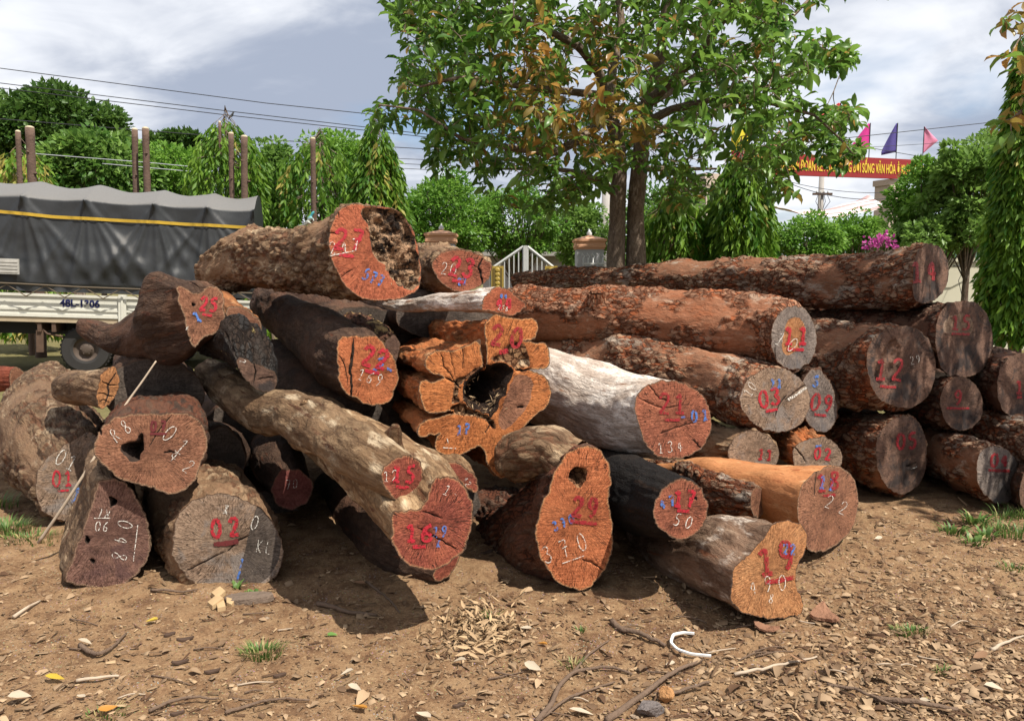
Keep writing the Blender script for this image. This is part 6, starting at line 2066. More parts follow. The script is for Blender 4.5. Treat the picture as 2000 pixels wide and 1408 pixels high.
# flowers
root = empty('bougainvillea', P(1722, 480, 15.5).to_tuple()[:2] + (0,), label='bougainvillea with bright magenta flowers behind log 14', cat='shrub')
lv = Vector(root.location)
rng = np.random.default_rng(3)
pp = []
for cx0, cy0, nn_ in ((1712, 473, 60), (1730, 462, 40), (1697, 479, 30), (1742, 476, 24)):
    for k in range(nn_):
        pp.append(tuple(P(cx0 + rng.normal(0, 8), cy0 + rng.normal(0, 5), 15.5 + rng.normal(0, .1)) - lv))
pp = np.array(pp)
me = leaves_mesh('flowers', pp, rng.normal(size=pp.shape), np.full(len(pp), .07), LEAF_SIM, rng.uniform(0, 1, len(pp)), None, rng, .3, 1.6)
obj('flowers', me, leaf_mat('magenta_bract', (.45, .03, .28), (.70, .14, .45), None, .4), root, kind='stuff')
mb = MB()
for k in range(6):
    mb.tube([(rng.uniform(-.1, .1), 0, 0), (rng.uniform(-.2, .2), .02, 1.2), tuple(pp[k * 20])], .012, 5)
mb.obj('stems', TRUNKM if False else POSTM, root)

# ------------------------------------------------------------------ utility poles and wires
def upole(px, py, d, label, arm=True):
    t = P(px, py, d)
    root = empty('utility_pole', (t.x, d, 0), label=label, cat='utility pole', group='utility poles')
    mb = MB()
    mb.tube([(0, 0, -.1), (0, 0, t.z)], [.17, .115], 14)
    mb.obj('shaft', CONC, root, smooth=True)
    if arm:
        za = P(px, 380, d).z
        mb = MB()
        mb.box((-.45, -.20, za - .05), (.45, -.125, za + .05))
        mb.obj('cross_arm', RUST, root)
        for k in range(4):
            mb = MB()
            mb.lathe((-.26 + k * .17, -.16, za + .04), [(.03, 0), (.045, .03), (.03, .06), (.04, .09), (.001, .12)], 10)
            mb.obj('insulator', WHITEM, root, smooth=True)
        mb = MB()
        for k in range(4):
            a = k * 1.6
            mb.tube([(-.2 + k * .13, -.2, za), (-.35 + k * .22, -.3, za - .35), (-.1 + k * .05, -.22, za - .75), (.0, -.15, za - 1.0)], .014, 5)
        mb.obj('drop_cables', WIRE, root)
    return root


upole(1606, 322, 36, 'concrete utility pole with cross arm under the red banner')
upole(1184, 330, 24, 'concrete utility pole just left of the tree stems', False)


def wire(label, pts, r=.014, sag_=0.0, mat=WIRE):
    W = [P(*p) for p in pts]
    res = []
    for a, b in zip(W[:-1], W[1:]):
        for k in range(14):
            t = k / 14
            q = a.lerp(b, t)
            q.z -= sag_ * 4 * t * (1 - t)
            res.append(q)
    res.append(W[-1])
    mb = MB()
    mb.tube(res, r, 5)
    c = res[len(res) // 2]
    return mb.obj('power_line', mat, smooth=True, label=label, cat='power line', group='overhead wires')


wire('topmost overhead wire sloping down across the left sky', [(-120, 118, 24), (520, 202, 25), (900, 242, 25.6)], .013)
wire('upper one of the close pair of wires in the left sky', [(-120, 148, 24), (450, 218, 25), (940, 275, 25.6)], .013)
wire('lower one of the close pair of wires in the left sky', [(-120, 158, 24), (450, 226, 25), (940, 280, 25.6)], .013)
wire('single wire passing the tops of the cut trunks', [(-60, 228, 24), (480, 271, 25), (980, 300, 25.6)], .013)
wire('wire crossing low behind the weeping trees, upper', [(480, 300, 26), (1000, 318, 26)], .010)
wire('wire crossing low behind the weeping trees, middle', [(480, 306, 26.2), (1000, 330, 26.2)], .010)
wire('wire crossing low behind the weeping trees, lowest', [(480, 314, 26.4), (1000, 340, 26.4)], .010)
wire('pale wire in the foliage above the lorry, upper', [(60, 300, 19.0), (290, 318, 19.0), (395, 328, 19.0)], .010, 0, WIREL)
wire('pale wire in the foliage above the lorry, lower', [(200, 320, 18.8), (290, 328, 18.8), (380, 336, 18.8)], .010, 0, WIREL)
wire('wire above the pennants rising to the right picture edge', [(1560, 280, 26), (1800, 254, 26), (2060, 226, 26)], .012)
wire('thin wire behind the pennants below the rising wire', [(1560, 296, 27), (1800, 282, 27), (2060, 262, 27)], .008)
wire('thick cable slanting up to the right beside the weeping tree', [(1780, 368, 21), (1880, 298, 20), (1960, 246, 19)], .024)
wire('thin cable slanting below the thick one at right', [(1810, 378, 21), (1900, 318, 20), (1960, 282, 19)], .010)
wire('wire falling from the pole to the right under the pennants', [(1600, 272, 24), (1790, 305, 25), (2000, 338, 26)], .010)
wire('wire under the banner left of the arch pillar', [(1490, 340, 25), (1740, 376, 26)], .010, .2)
wire('lower wire under the banner left of the arch pillar', [(1540, 358, 25), (1760, 385, 26)], .012, .25)

# ------------------------------------------------------------------ things on the ground
def gz(x, y):
    return float(ground_height(np.array([x]), np.array([y]))[0])


LITTER = leaf_mat('dry_litter', (.095, .050, .027), (.45, .31, .185), None, .1, .8, .2)
CHIPS = leaf_mat('wood_chips', (.080, .042, .023), (.47, .32, .18), None, .0, .85, .2)
GRASSM = leaf_mat('grass_blades', (.05, .11, .02), (.16, .26, .06), (.33, .27, .12), .3, .5)
rng = np.random.default_rng(55)


def scatter(n, keep=None):
    """positions on the ground seen by the camera, even in the picture rather than in the plan"""
    o = []
    while len(o) < n:
        px_, py_ = rng.uniform(-450, 2450), 985 + (1430 - 985) * rng.uniform() ** .85
        g = G(px_, py_)
        if keep is None or keep(px_, py_, g) > rng.uniform():
            o.append((g.x + rng.normal(0, .01), g.y + rng.normal(0, .02)))
    return np.array(o)


CHIP = (np.array([[-.5, 0, 0], [.5, .02, .05], [.46, 1, .02], [-.42, .96, .06], [-.45, .02, .10], [.45, .06, .13], [.40, .95, .11], [-.38, .9, .14]], float), [],
        [(4, 5, 6, 7), (0, 4, 7, 3), (1, 2, 6, 5), (2, 3, 7, 6), (0, 1, 5, 4)])


def lay(name, n, smin, smax, tmpl, mat, width, tone_m, tone_s, flat=.92, keep=None, lift=.004, long=1.0):
    p = scatter(n, keep)
    z = ground_height(p[:, 0], p[:, 1]) + lift
    pos = np.column_stack([p, z])
    a = rng.uniform(0, 2 * math.pi, n)
    el = rng.normal(.05, .22, n)
    dirs = np.column_stack([np.cos(a), np.sin(a), np.sin(el)])
    size = rng.uniform(smin, smax, n) * (1 + .8 * rng.uniform(0, 1, n) ** 6)
    me = leaves_mesh(name, pos, dirs, size, tmpl, rng.normal(tone_m, tone_s, n), None, rng, flat, width)
    return obj(name, me, mat, kind='stuff', label={'wood_chips': 'small wood chips and bark crumbs strewn over the bare earth', 'leaf_litter': 'dry brown and pale leaf litter on the bare earth', 'bark_splinters': 'thin bark splinters strewn over the bare earth', 'bark_flakes': 'flat pale bark flakes lying thick on the ground at right', 'earth_crumbs': 'crumbs of earth and grit on the bare ground'}[name], cat='litter')


rightside = lambda px, py, g: .25 + .75 * min(1, max(0, (px - 1100) / 600)) + (.5 if 820 < px < 1150 and 1170 < py < 1320 else 0)
lay('earth_crumbs', 12000, .003, .010, CHIP, plain('earth_crumb', (.22, .14, .08), .95, var=.4, scale=40), .9, .4, .2, .6)
lay('wood_chips', 4900, .005, .024, CHIP, CHIPS, .4, .45, .28, .85, rightside)
lay('bark_splinters', 2300, .012, .06, CHIP, CHIPS, .12, .2, .2, .9, rightside)
lay('bark_flakes', 3600, .008, .030, CHIP, LITTER, .75, .55, .3, .8, lambda px, py, g: .10 + .9 * min(1, max(0, (px - 1250) / 500)), .003)
lay('leaf_litter', 2400, .016, .055, LEAF_OBO, LITTER, 1.25, .50, .3, .8, lambda px, py, g: .12 + .88 * min(1, max(0, (px - 1250) / 500)) * min(1, max(.25, (py - 1120) / 160)) + (.4 if 820 < px < 1150 and 1170 < py < 1320 else 0))

# pile of pale shavings by the shadow edge
pp, dd_, ss_ = [], [], []
for k in range(420):
    px_, py_ = rng.normal(940, 46), rng.normal(1228, 26)
    g = G(px_, py_)
    pp.append((g.x, g.y, gz(g.x, g.y) + .006 + rng.uniform(0, .03) * math.exp(-((px_ - 940) / 50) ** 2)))
    dd_.append((rng.normal(), rng.normal(), rng.normal(.1, .4)))
    ss_.append(rng.uniform(.03, .075))
obj('wood_shavings', leaves_mesh('wood_shavings', np.array(pp), np.array(dd_), np.array(ss_), LEAF_NAR, rng.normal(.85, .15, len(pp)), None, rng, .5, 1.4), CHIPS, kind='stuff', label='heap of curled pale wood shavings in front of log 29', cat='shavings')

# fallen leaves that can be told apart
cols = {'yellow': leaf_mat('yellow_leaf', (.50, .34, .03), (.62, .46, .07), None, .25), 'white': leaf_mat('bleached_leaf', (.42, .34, .24), (.56, .47, .35), None, .2, .7),
        'orange': leaf_mat('orange_leaf', (.42, .17, .03), (.52, .25, .05), None, .25), 'green': leaf_mat('green_leaf', (.10, .24, .04), (.22, .38, .10), None, .3), 'brown': leaf_mat('brown_leaf', (.20, .10, .05), (.30, .17, .09), None, .15, .7)}
LV = [(128, 1333, 'yellow', .10, 'long yellow fallen leaf in the bottom left corner'), (285, 1217, 'yellow', .065, 'small yellow fallen leaf in front of log 06'), (230, 1386, 'orange', .07, 'orange yellow fallen leaf at the bottom left edge'),
      (686, 1380, 'orange', .075, 'orange fallen leaf at the bottom left of the middle'), (660, 1243, 'green', .085, 'pale green fallen leaf inside the shadow of log 16'), (884, 1293, 'white', .065, 'white fallen leaf below the shavings'),
      (62, 1364, 'white', .085, 'bleached leaf left in the bottom left corner'), (150, 1362, 'white', .05, 'small bleached leaf right of the long yellow one'), (1058, 1305, 'white', .085, 'curled cream leaf below log 29'), (1015, 1223, 'white', .06, 'pale leaf on the ground left under log 29'),
      (1160, 1388, 'white', .10, 'broad bleached leaf among the twigs at the bottom'), (812, 1390, 'white', .075, 'bleached leaf at the bottom edge left of the twigs'), (706, 1352, 'white', .07, 'narrow bleached leaf at the lower left of the middle'), (665, 1320, 'white', .06, 'pale leaf below the shadow of log 16'),
      (180, 1258, 'white', .07, 'pale leaf beside the small dark branch at left'), (1708, 1052, 'white', .06, 'pale oval leaf on the ground right of log 18'), (1712, 1052, 'white', .05, None), (1050, 1250, 'orange', .05, 'tan leaf below the shadow of log 29'),
      (1570, 1302, 'brown', .08, 'brown leaf right of the white strip'), (1790, 1372, 'white', .085, 'pale leaf in the leaf litter at bottom right'), (1960, 1350, 'white', .075, 'pale leaf near the right bottom corner'), (1900, 1290, 'brown', .085, 'brown curled leaf in the litter at right'),
      (1540, 1178, 'brown', .07, None), (690, 1143, 'brown', .075, 'rust brown leaf standing in the dark under log 16'), (540, 1165, 'brown', .07, 'rust brown leaf lying at the end of the plank piece'), (1300, 1298, 'white', .05, 'small cream leaf left of the white strip')]
for k, (px_, py_, c_, s_, lab) in enumerate(LV):
    if lab is None:
        continue
    g = G(px_, py_)
    a = rng.uniform(-.6, .6) + (math.pi if k % 2 else 0)
    tv = LEAF_OBO[0].copy()
    tv[:, 0] *= 1.25 if s_ < .09 else .8
    tv[:, 2] = np.abs(tv[:, 0]) * rng.uniform(.2, .9) + rng.uniform(-.1, .25) * (tv[:, 1] - .5) ** 2 * 2
    me = np_mesh('leaf_blade', tv * s_ * .95, [np.array(LEAF_OBO[1]), np.array(LEAF_OBO[2])], {'tone': np.full(len(tv), rng.uniform(.2, .9)), 'dry': np.zeros(len(tv))}, True)
    o = obj('fallen_leaf', me, cols[c_], label=lab, cat='leaf', group='fallen leaves')
    o.location = (g.x, g.y, gz(g.x, g.y) + .012)
    o.rotation_euler = (rng.normal(.12, .15), rng.normal(0, .2), a + math.pi / 2)


def gpath(pts, lift=.012, z0=0):
    o = []
    for i, (x, y) in enumerate(pts):
        g = G(x, y)
        o.append(Vector((g.x, g.y, gz(g.x, g.y) + lift + (rng.uniform(0, .015) if 0 < i < len(pts) - 1 else 0))))
    return o


def smooth3(pts, n=6):
    a = np.array([tuple(p) for p in pts])
    t = np.linspace(0, len(a) - 1, (len(a) - 1) * n + 1)
    c = np.stack([np.interp(t, np.arange(len(a)), a[:, k]) for k in range(3)], 1)
    for _ in range(3):
        c[1:-1] = .25 * c[:-2] + .5 * c[1:-1] + .25 * c[2:]
    return c


TWIG = plain('twig_bark', (.15, .098, .066), .9, var=.3, scale=30, bump=.6, bscale=80)
PALETW = plain('bare_twig', (.42, .33, .24), .85, var=.25, scale=20)


def stick(label, pts, r0, r1, mat=TWIG, branches=(), name='twig', lift=.012):
    root_p = G(*pts[0])
    root = empty(name, (root_p.x, root_p.y, 0), label=label, cat='twig', group='twigs on the ground')
    lv = Vector(root.location)
    for k, (pp_, a, b) in enumerate([(pts, r0, r1)] + list(branches)):
        c = smooth3(gpath(pp_, lift))
        c += np.stack([fbm(np.stack([c[:, 0] * 30, c[:, 1] * 30, np.full(len(c), 3.0 + k)], 1), 2, 2)] * 3, 1) * np.array([.012, .02, .004])
        mb = MB()
        n = len(c)
        mb.tube([Vector(q) - lv for q in c], [1.25 * (a + (b - a) * i / (n - 1)) for i in range(n)], 7)
        mb.obj('stem' if k == 0 else 'side_twig', mat, root, smooth=True)
    return root


W8 = lambda p: zoomed(p, 1000, 1050, 2.0)
W7 = lambda p: zoomed(p, 0, 1050, 2.0)
stick('longest forked twig at the bottom edge right of the middle', W8([(370, 712), (470, 640), (550, 585), (600, 555), (660, 515), (740, 475)]), .011, .005, branches=[(W8([(555, 600), (640, 600), (700, 580), (770, 563)]), .007, .004)])
stick('crooked twig curving upward at the bottom middle', W8([(95, 705), (160, 640), (178, 590), (230, 522), (290, 500), (400, 508), (470, 530)]), .009, .004, branches=[(W8([(230, 522), (300, 440), (380, 400)]), .005, .003), (W8([(100, 700), (220, 615), (400, 560)]), .005, .003)])
stick('dark twig below the shadow right of log 29', W8([(390, 325), (430, 355), (500, 370), (560, 400), (600, 415)]), .012, .006)
stick('thin twig running to the bottom right corner', W8([(1230, 585), (1340, 610), (1440, 650), (1560, 705)]), .006, .003)
stick('thin pale twig right of the middle', W8([(870, 530), (1000, 520), (1100, 495), (1190, 478)]), .006, .003, PALETW)
stick('straight dark twig in the bottom right litter', W8([(1410, 635), (1540, 662), (1740, 680)]), .010, .006)
stick('thin twig reaching the right picture edge', W8([(1870, 440), (1930, 410), (2000, 385)]), .007, .003, PALETW)
stick('dark twig with the bark chips at left', W7([(315, 420), (360, 455), (400, 470), (440, 440), (490, 375)]), .009, .004)
stick('long thin twig at the lower left of the middle', W7([(880, 690), (960, 655), (1080, 635), (1210, 628)]), .006, .003)
stick('bent thin twig at the bottom left of the middle', W7([(580, 690), (680, 650), (780, 645), (850, 632)]), .006, .003)
stick('thin twig touching the ground below log 02', W7([(590, 208), (660, 215), (720, 212), (770, 210)]), .006, .003)
stick('twig inside the shadow of log 16', W7([(1240, 265), (1310, 285), (1380, 300), (1470, 305)]), .010, .005)
stick('thin diagonal twig in front of the shavings', W7([(1430, 180), (1500, 230), (1560, 290)]), .006, .003)
stick('pale straight stick behind the long yellow leaf', W7([(298, 570), (380, 560), (460, 548)]), .006, .004, PALETW)
stick('short dark stick at the left under the grass', W7([(50, 305), (100, 280), (160, 240)]), .008, .004, PALETW)
for k in range(34):
    px_, py_ = rng.uniform(40, 1960), rng.uniform(1200, 1395)
    a, L = rng.uniform(-.5, .5), rng.uniform(30, 80)
    if k == 0:
        tw = []
    tw.append([(px_, py_), (px_ + L * .5 * math.cos(a), py_ + L * .25 * math.sin(a) + rng.uniform(-4, 4)), (px_ + L * math.cos(a), py_ + L * .5 * math.sin(a))])
for k, t_ in enumerate(tw):
    g = G(*t_[0])
    c = smooth3(gpath(t_, .006), 4)
    mb = MB()
    lv = Vector((g.x, g.y, 0))
    mb.tube([Vector(q) - lv for q in c], [.004 - .002 * i / len(c) for i in range(len(c))], 5)
    o = mb.obj('small_twig', TWIG if k % 3 else PALETW, smooth=True, label='short thin twig lying loose on the bare earth', cat='twig', group='loose short twigs')
    o.location = lv

# the stick that leans through the left stack
mb = MB()
c = smooth3([P(75, 1060, 4.25), P(120, 995, 4.25), P(178, 905, 4.3), P(245, 790, 4.55), P(278, 745, 4.6), P(305, 705, 4.65)])
b0 = Vector(c[0])
mb.tube([Vector(q) - b0 for q in c], [.010 - .005 * i / len(c) for i in range(len(c))], 8)
o = mb.obj('stick', PALETW, smooth=True, label='long pale bent stick leaning from the ground over log 01', cat='stick')
o.location = b0

# curved white plastic strip
c = smooth3(gpath(W8([(778, 460), (700, 452), (645, 438), (620, 412), (630, 390), (668, 380), (712, 386)]), .015), 8)
vs, fs = [], []
n = len(c)
for i in range(n):
    t = c[min(i + 1, n - 1)] - c[max(i - 1, 0)]
    s = np.array([-t[1], t[0], 0])
    s = s / (np.linalg.norm(s) + 1e-9) * .0055
    for zoff in (0, .008):
        vs += [tuple(c[i] - s + np.array([0, 0, zoff])), tuple(c[i] + s + np.array([0, 0, zoff]))]
for i in range(n - 1):
    a, b_ = 4 * i, 4 * i + 4
    fs += [(a, a + 1, b_ + 1, b_), (a + 2, b_ + 2, b_ + 3, a + 3), (a, b_, b_ + 2, a + 2), (a + 1, a + 3, b_ + 3, b_ + 1)]
fs += [(0, 2, 3, 1), (4 * n - 4, 4 * n - 3, 4 * n - 1, 4 * n - 2)]
mb = MB()
mb.add(vs, fs)
mb.obj('plastic_strip', plain('white_plastic', (.74, .72, .67), .4), label='hooked strip of white plastic lying in front of log 19', cat='strip')


# stones
def stone(label, px_, py_, r, col, seed, sq=(1, .8, .6)):
    g = G(px_, py_)
    rg = np.random.default_rng(seed)
    import bmesh
    bm = bmesh.new()
    bmesh.ops.create_icosphere(bm, subdivisions=4, radius=1)
    me = bpy.data.meshes.new('stone')
    v = np.array([tuple(x.co) for x in bm.verts])
    pl = rg.normal(size=(12, 3))
    pl /= np.linalg.norm(pl, axis=1)[:, None]
    for p in pl:
        d = v @ p
        lim = rg.uniform(.32, .7)
        v = np.where((d > lim)[:, None], v - p * (d - lim)[:, None] * .97, v)
    v = v * np.array(sq) * r + (fbm(v * 3 + seed, 4, seed)[:, None]) * .12 * r
    for bv, c_ in zip(bm.verts, v):
        bv.co = c_
    bm.to_mesh(me)
    bm.free()
    me.polygons.foreach_set('use_smooth', np.full(len(me.polygons), True))
    o = obj('stone', me, plain('stone_' + str(seed), col, .9, var=.35, scale=18, bump=.9, bscale=50), label=label, cat='stone', group='stones')
    o.location = (g.x, g.y, gz(g.x, g.y) + r * sq[2] * .45)
    return o


stone('grey angular stone at the bottom edge under the forked twig', 1268, 1388, .062, (.15, .125, .115), 4, (1, .8, .75))
stone('orange tan stone behind the grey stone at the bottom edge', 1298, 1362, .05, (.40, .20, .08), 5, (.8, .7, .85))
for k, (a, b_, s) in enumerate([(1240, 1395, .02), (990, 1385, .018), (742, 1362, .014), (1895, 1375, .02), (520, 1205, .018)]):
    stone(['small stone left of the grey angular stone', 'small pebble at the bottom edge middle', 'tiny pebble at the lower left of the middle', 'pebble in the right bottom litter', 'pebble before the plank piece'][k], a, b_, s, (.30, .22, .15), 10 + k)


def slabpiece(name, label, pts, thick, mat, lift=.0, bend=0.0, cat='wood piece', group=None, tilt=(0, 0)):
    """a flat piece with an outline in photo pixels on the ground"""
    W = [G(x, y) for x, y in pts]
    c = sum(W, Vector()) / len(W)
    z0 = gz(c.x, c.y) + lift
    me = bpy.data.meshes.new(name)
    q = chaikin([(w.x - c.x, w.y - c.y) for w in W], 1 if len(W) > 4 else 0)
    n = len(q)
    zf = lambda x, y: bend * (x * x + y * y) * 12 + tilt[0] * x + tilt[1] * y
    vs = [(x, y, zf(x, y)) for x, y in q] + [(x * .97, y * .97, zf(x, y) + thick) for x, y in q] + [(0, 0, 0), (0, 0, thick * 1.1)]
    fs = [(i, (i + 1) % n, n + (i + 1) % n, n + i) for i in range(n)] + [(n + i, n + (i + 1) % n, 2 * n + 1) for i in range(n)] + [((i + 1) % n, i, 2 * n) for i in range(n)]
    me.from_pydata(vs, [], fs)
    o = obj(name, me, mat, label=label, cat=cat, group=group)
    o.location = (c.x, c.y, z0)
    return o


CHUNK = plain('fresh_chunk', (.44, .30, .16), .8, var=.25, scale=20)
BARKP = plain('loose_bark', (.24, .12, .07), .9, var=.4, scale=22, bump=.9)
OLDPL = plain('old_plank', (.16, .115, .085), .9, var=.4, scale=15, bump=.8)
slabpiece('plank_piece', 'old grey brown plank piece lying in front of log 02', W7([(875, 240), (950, 225), (1060, 222), (1075, 240), (960, 258), (880, 262)]), .03, OLDPL)
for k, p in enumerate([[(810, 265), (850, 245), (875, 262), (830, 282)], [(825, 225), (860, 208), (882, 225), (850, 245)], [(845, 268), (875, 262), (882, 280), (850, 285)], [(885, 250), (920, 255), (905, 270), (885, 265)]]):
    slabpiece('wood_chunk', ['leftmost pale wood chunk in front of log 02', 'topmost pale wood chunk touching log 02', 'lowest pale wood chunk in front of log 02', 'pale splinter under the plank piece end'][k], W7(p), .022, CHUNK, .004, 0, 'wood chunk', 'pale chunks before log 02', (.2 - .1 * k, .15))
slabpiece('bark_piece', 'curled red brown bark piece right beside log 19', W8([(1155, 310), (1210, 280), (1235, 300), (1285, 340), (1262, 345), (1215, 325), (1180, 325)]), .014, BARKP, .012, .25, 'bark', 'loose bark pieces', (.1, .05))
slabpiece('bark_piece', 'flat bark piece lying before the end of log 19', W8([(940, 340), (1000, 350), (1060, 372), (1010, 380), (950, 362)]), .008, BARKP, .004, .5, 'bark', 'loose bark pieces')
BK = [(700, 495, 60), (690, 690, 50), (825, 525, 55), (720, 400, 60), (660, 380, 40), (1790, 645, 45), (1090, 535, 45), (1900, 60, 40)]
for k, (a, b_, L) in enumerate(BK):
    a0 = rng.uniform(-.4, .4)
    pts = [(a - L * .6, b_ + 6), (a - L * .3, b_ - 2), (a + L * .2, b_ - 9), (a + L * .7, b_ - 8), (a + L * .55, b_ - 3), (a + L * .1, b_ + 1), (a - L * .1, b_ + 6)]
    slabpiece('bark_piece', ['dark bark scrap in the lower left, upper', 'dark bark scrap near the bottom left edge', 'dark bark scrap left of the grass tuft, nearest it', 'dark bark scrap below log 02', 'narrow dark bark scrap left below log 02', 'dark bark scrap at bottom right of the left half', 'dark bark scrap right of the shadow of log 16', 'dark bark scrap under the shavings'][k], W7(pts), .007, plain('dark_bark', (.075, .045, .03), .95, var=.4) if k == 0 else bpy.data.materials['dark_bark'], .003, .6, 'bark', 'loose bark pieces')


# grass tufts and weeds
def tuft(label, px_, py_, rpx, hgt, n, seed, mat=GRASSM, cat='grass tuft', dry=.15, name='grass_tuft', leafy=False):
    rg = np.random.default_rng(seed)
    g = G(px_, py_)
    rad = rpx * g.y / FPX
    vs, fs, tn, dr = [], [], [], []
    for k in range(n):
        a, r = rg.uniform(0, 2 * math.pi), rad * math.sqrt(rg.uniform())
        b = np.array([r * math.cos(a) * 1.2, r * math.sin(a) * .8, 0])
        out = np.array([math.cos(a), math.sin(a), 0]) * rg.uniform(.2, 1.0)
        h = hgt * .68 * rg.uniform(.4, 1.15)
        w = rg.uniform(.0025, .0045) * (2.3 if leafy else .9)
        sd = np.array([-math.sin(a), math.cos(a), 0]) * w
        o = len(vs)
        z0 = gz(g.x + b[0], g.y + b[1]) - gz(g.x, g.y)
        for j in range(4):
            t = j / 3
            c_ = b + out * h * t * t * .9 + np.array([0, 0, z0 + h * (t - .35 * t * t)])
            ww = (1 - t) ** .6 if not leafy else math.sin(math.pi * min(1, t * .85 + .12))
            vs += [c_ - sd * ww, c_ + sd * ww]
        fs += [(o + 2 * j, o + 2 * j + 1, o + 2 * j + 3, o + 2 * j + 2) for j in range(3)]
        tt2 = rg.uniform(.1, 1)
        tn += [tt2] * 8
        dr += [float(rg.uniform() < dry)] * 8
    me = np_mesh('blades', np.array(vs), np.array(fs), {'tone': np.array(tn), 'dry': np.array(dr)}, True)
    o = obj(name, me, mat, label=label, cat=cat, group='grass and weeds')
    o.location = (g.x, g.y, gz(g.x, g.y))
    return o


tuft('grass tuft on the bare earth at the tip of the shadow of log 16', 512, 1275, 38, .09, 190, 1, dry=.3)
tuft('low grass tuft on the open earth at right', 1778, 1235, 34, .05, 150, 2)
tuft('grass sprig beside the shavings below log 29', 962, 1205, 14, .10, 40, 3)
tuft('small sprig with two leaves in front of log 02', 462, 1148, 7, .09, 12, 4, leafy=True, dry=0)
tuft('few green leaves between log 02 and the plank piece', 498, 1155, 16, .05, 16, 5, leafy=True, dry=0)
tuft('grass at the left edge beside log 01', 14, 1035, 45, .16, 260, 6, dry=.2)
tuft('grass patch at the left edge in front of log 01', 60, 1050, 60, .08, 240, 7, dry=.35)
tuft('grass clump on the left edge behind log 01', -20, 985, 50, .2, 220, 8)
for k, (a, b_, r, h, n, lf) in enumerate([(1860, 1035, 22, .13, 40, True), (1905, 1020, 22, .17, 44, True), (1950, 1030, 30, .15, 90, False), (1990, 1040, 34, .17, 110, False), (1900, 1055, 22, .12, 36, True), (1960, 1010, 26, .18, 60, False), (1925, 1045, 20, .12, 40, True), (1980, 1105, 26, .09, 60, False), (2000, 1010, 30, .2, 80, False)]):
    tuft(['leafy weed furthest left under log 04', 'taller leafy weed under the left of log 04', 'grass clump in front of log 04', 'grass clump at the right picture edge before log 04', 'leafy weed nearest the camera under log 04', 'grass clump touching log 04', 'small leafy weed in the middle of the clump before log 04', 'grass clump at the right edge nearest the camera', 'tall grass at the right picture edge behind the clump'][k], a, b_, r, h, n, 20 + k, leafy=lf, dry=.05, name='weed' if lf else 'grass_tuft', cat='weed' if lf else 'grass tuft')
tuft('tiny sprig at the lower edge of the shadow of log 29', 1135, 1225, 10, .07, 20, 40)
tuft('sparse grass among leaves at bottom left corner', 205, 1395, 40, .05, 60, 41, dry=.4)
tuft('grass tuft in the bottom right litter', 1840, 1315, 14, .05, 26, 42, dry=.2)
tuft('grass wisps in front of the shavings', 1120, 1290, 26, .06, 40, 43, dry=.5)

# ------------------------------------------------------------------ lizard on log 27 and a bird on the tree top
LZ = leaf_mat('lizard_skin', (.05, .30, .33), (.45, .47, .40), None, .0, .5, .4)


def skinned(name, verts, edges, radii, mat, tones, **kw):
    me = bpy.data.meshes.new(name)
    me.from_pydata(verts, edges, [])
    o = bpy.data.objects.new(name, me)
    COL.objects.link(o)
    md = o.modifiers.new('skin', 'SKIN')
    for k, r in enumerate(radii):
        me.skin_vertices[0].data[k].radius = (r, r)
    me.skin_vertices[0].data[0].use_root = True
    o.modifiers.new('smooth', 'SUBSURF').levels = 2
    o.modifiers['smooth'].render_levels = 2
    dg = bpy.context.evaluated_depsgraph_get()
    dg.update()
    res = bpy.data.meshes.new_from_object(o.evaluated_get(dg))
    bpy.data.objects.remove(o)
    v = np.empty(len(res.vertices) * 3)
    res.vertices.foreach_get('co', v)
    v = v.reshape(-1, 3)
    at = res.attributes.new('tone', 'FLOAT', 'POINT')
    at.data.foreach_set('value', np.clip(tones(v), 0, 1))
    res.polygons.foreach_set('use_smooth', np.full(len(res.polygons), True))
    return obj(name, res, mat, **kw)


lz0 = P(598, 441, 5.48)
A = lambda x, y, dd=0: tuple(P(x, y, 5.48 + dd) - lz0)
V_ = [A(602, 434), A(605, 427), A(608, 421), A(611, 416), A(614, 413), A(598, 438), A(592, 440, .03), A(584, 441, .05),
      A(611, 427, -.02), A(613, 432, -.03), A(603, 424, .02), A(600, 428, .03), A(606, 436, -.02), A(610, 438, -.03), A(597, 433, .02), A(594, 437, .03)]
E_ = [(0, 1), (1, 2), (2, 3), (3, 4), (0, 5), (5, 6), (6, 7), (1, 8), (8, 9), (1, 10), (10, 11), (0, 12), (12, 13), (0, 14), (14, 15)]
R_ = [.011, .013, .009, .011, .006, .008, .005, .003, .004, .0035, .004, .0035, .005, .004, .005, .004]
o = skinned('lizard', V_, E_, R_, LZ, lambda v: 1 - sstep(.03, .075, v[:, 2]), label='small teal headed lizard perched upright on top of log 27', cat='lizard')
o.location = lz0
bp_ = P(453, 226, 17)
V_ = [tuple(q * .55 for q in w) for w in [(0, 0, 0), (.03, 0, .06), (.05, 0, .11), (.10, 0, .115), (-.06, 0, -.05), (-.14, 0, -.12)]]
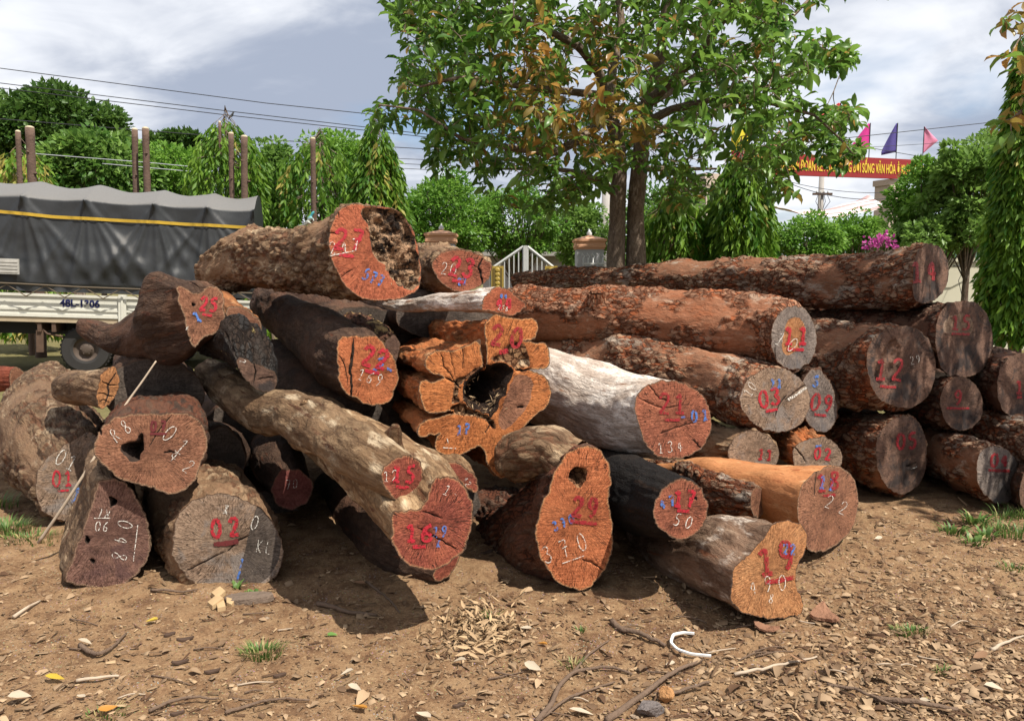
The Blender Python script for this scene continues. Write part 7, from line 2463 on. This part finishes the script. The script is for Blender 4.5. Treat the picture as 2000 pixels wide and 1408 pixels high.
o = skinned('bird', V_, [(0, 1), (1, 2), (2, 3), (0, 4), (4, 5)], [.025, .023, .019, .005, .016, .007], plain('bird_feathers', (.05, .05, .05), .7), lambda v: v[:, 2] * 0, label='small dark bird perched on top of the rounded weeping tree', cat='bird')
o.location = bp_

# ------------------------------------------------------------------ torn fibres round the hollow of log 20 and in the rot of log 27
def fibres(root_label, path, d, n, seed, lmin, lmax, nrm, spread=6, back=.03):
    root = next(o for o in bpy.data.objects if o.get('label') == root_label)
    rg = np.random.default_rng(seed)
    pa = np.array(path, float)
    c0 = P(*pa.mean(0), d)
    nv = Vector(nrm).normalized()
    lv = Vector(root.location)
    pos, dirs, sz = [], [], []
    cen = pa.mean(0)
    for k in range(n):
        t = rg.uniform(0, len(pa) - 1)
        i = int(t)
        q = pa[i] * (1 - t + i) + pa[i + 1] * (t - i) + rg.normal(0, spread, 2)
        p = on_plane(q[0], q[1], c0, nv) - nv * rg.uniform(.0, back) - lv
        tw = cen - q
        pos.append(tuple(p))
        dirs.append((tw[0] * .01 + rg.normal(0, .4), -.25 + rg.normal(0, .35), -tw[1] * .01 - .25 + rg.normal(0, .4)))
        sz.append(rg.uniform(lmin, lmax))
    me = leaves_mesh('torn_fibres', np.array(pos), np.array(dirs), np.array(sz), LEAF_NAR, rg.uniform(0, 1, n), None, rg, .3, .9)
    obj('torn_fibres', me, FIB, root, kind='stuff')


FIB = leaf_mat('wood_fibres', (.10, .045, .022), (.48, .34, .20), None, .0, .9, .1)
FIBR = leaf_mat('red_wood_fibres', (.16, .045, .02), (.42, .17, .07), None, .0, .9, .1)
L20 = 'big hollow fluted log with star shaped orange end and red 20'
L27 = 'huge topmost log with orange end half rotted to black char and red 27'
fibres(L20, Z5([(560, 850), (640, 900), (740, 955), (780, 880), (830, 790)]), 4.36, 170, 1, .012, .05, (.30, -.95, .02), 9, .06)
fibres(L20, Z5([(660, 640), (560, 740), (540, 830)]), 4.36, 60, 2, .012, .04, (.30, -.95, .02), 6, .04)
fibres(L27, Z3([(1100, 150), (1160, 330), (1240, 470), (1330, 560)]), 4.93, 90, 3, .012, .04, (.50, -.85, .04), 12, .05)
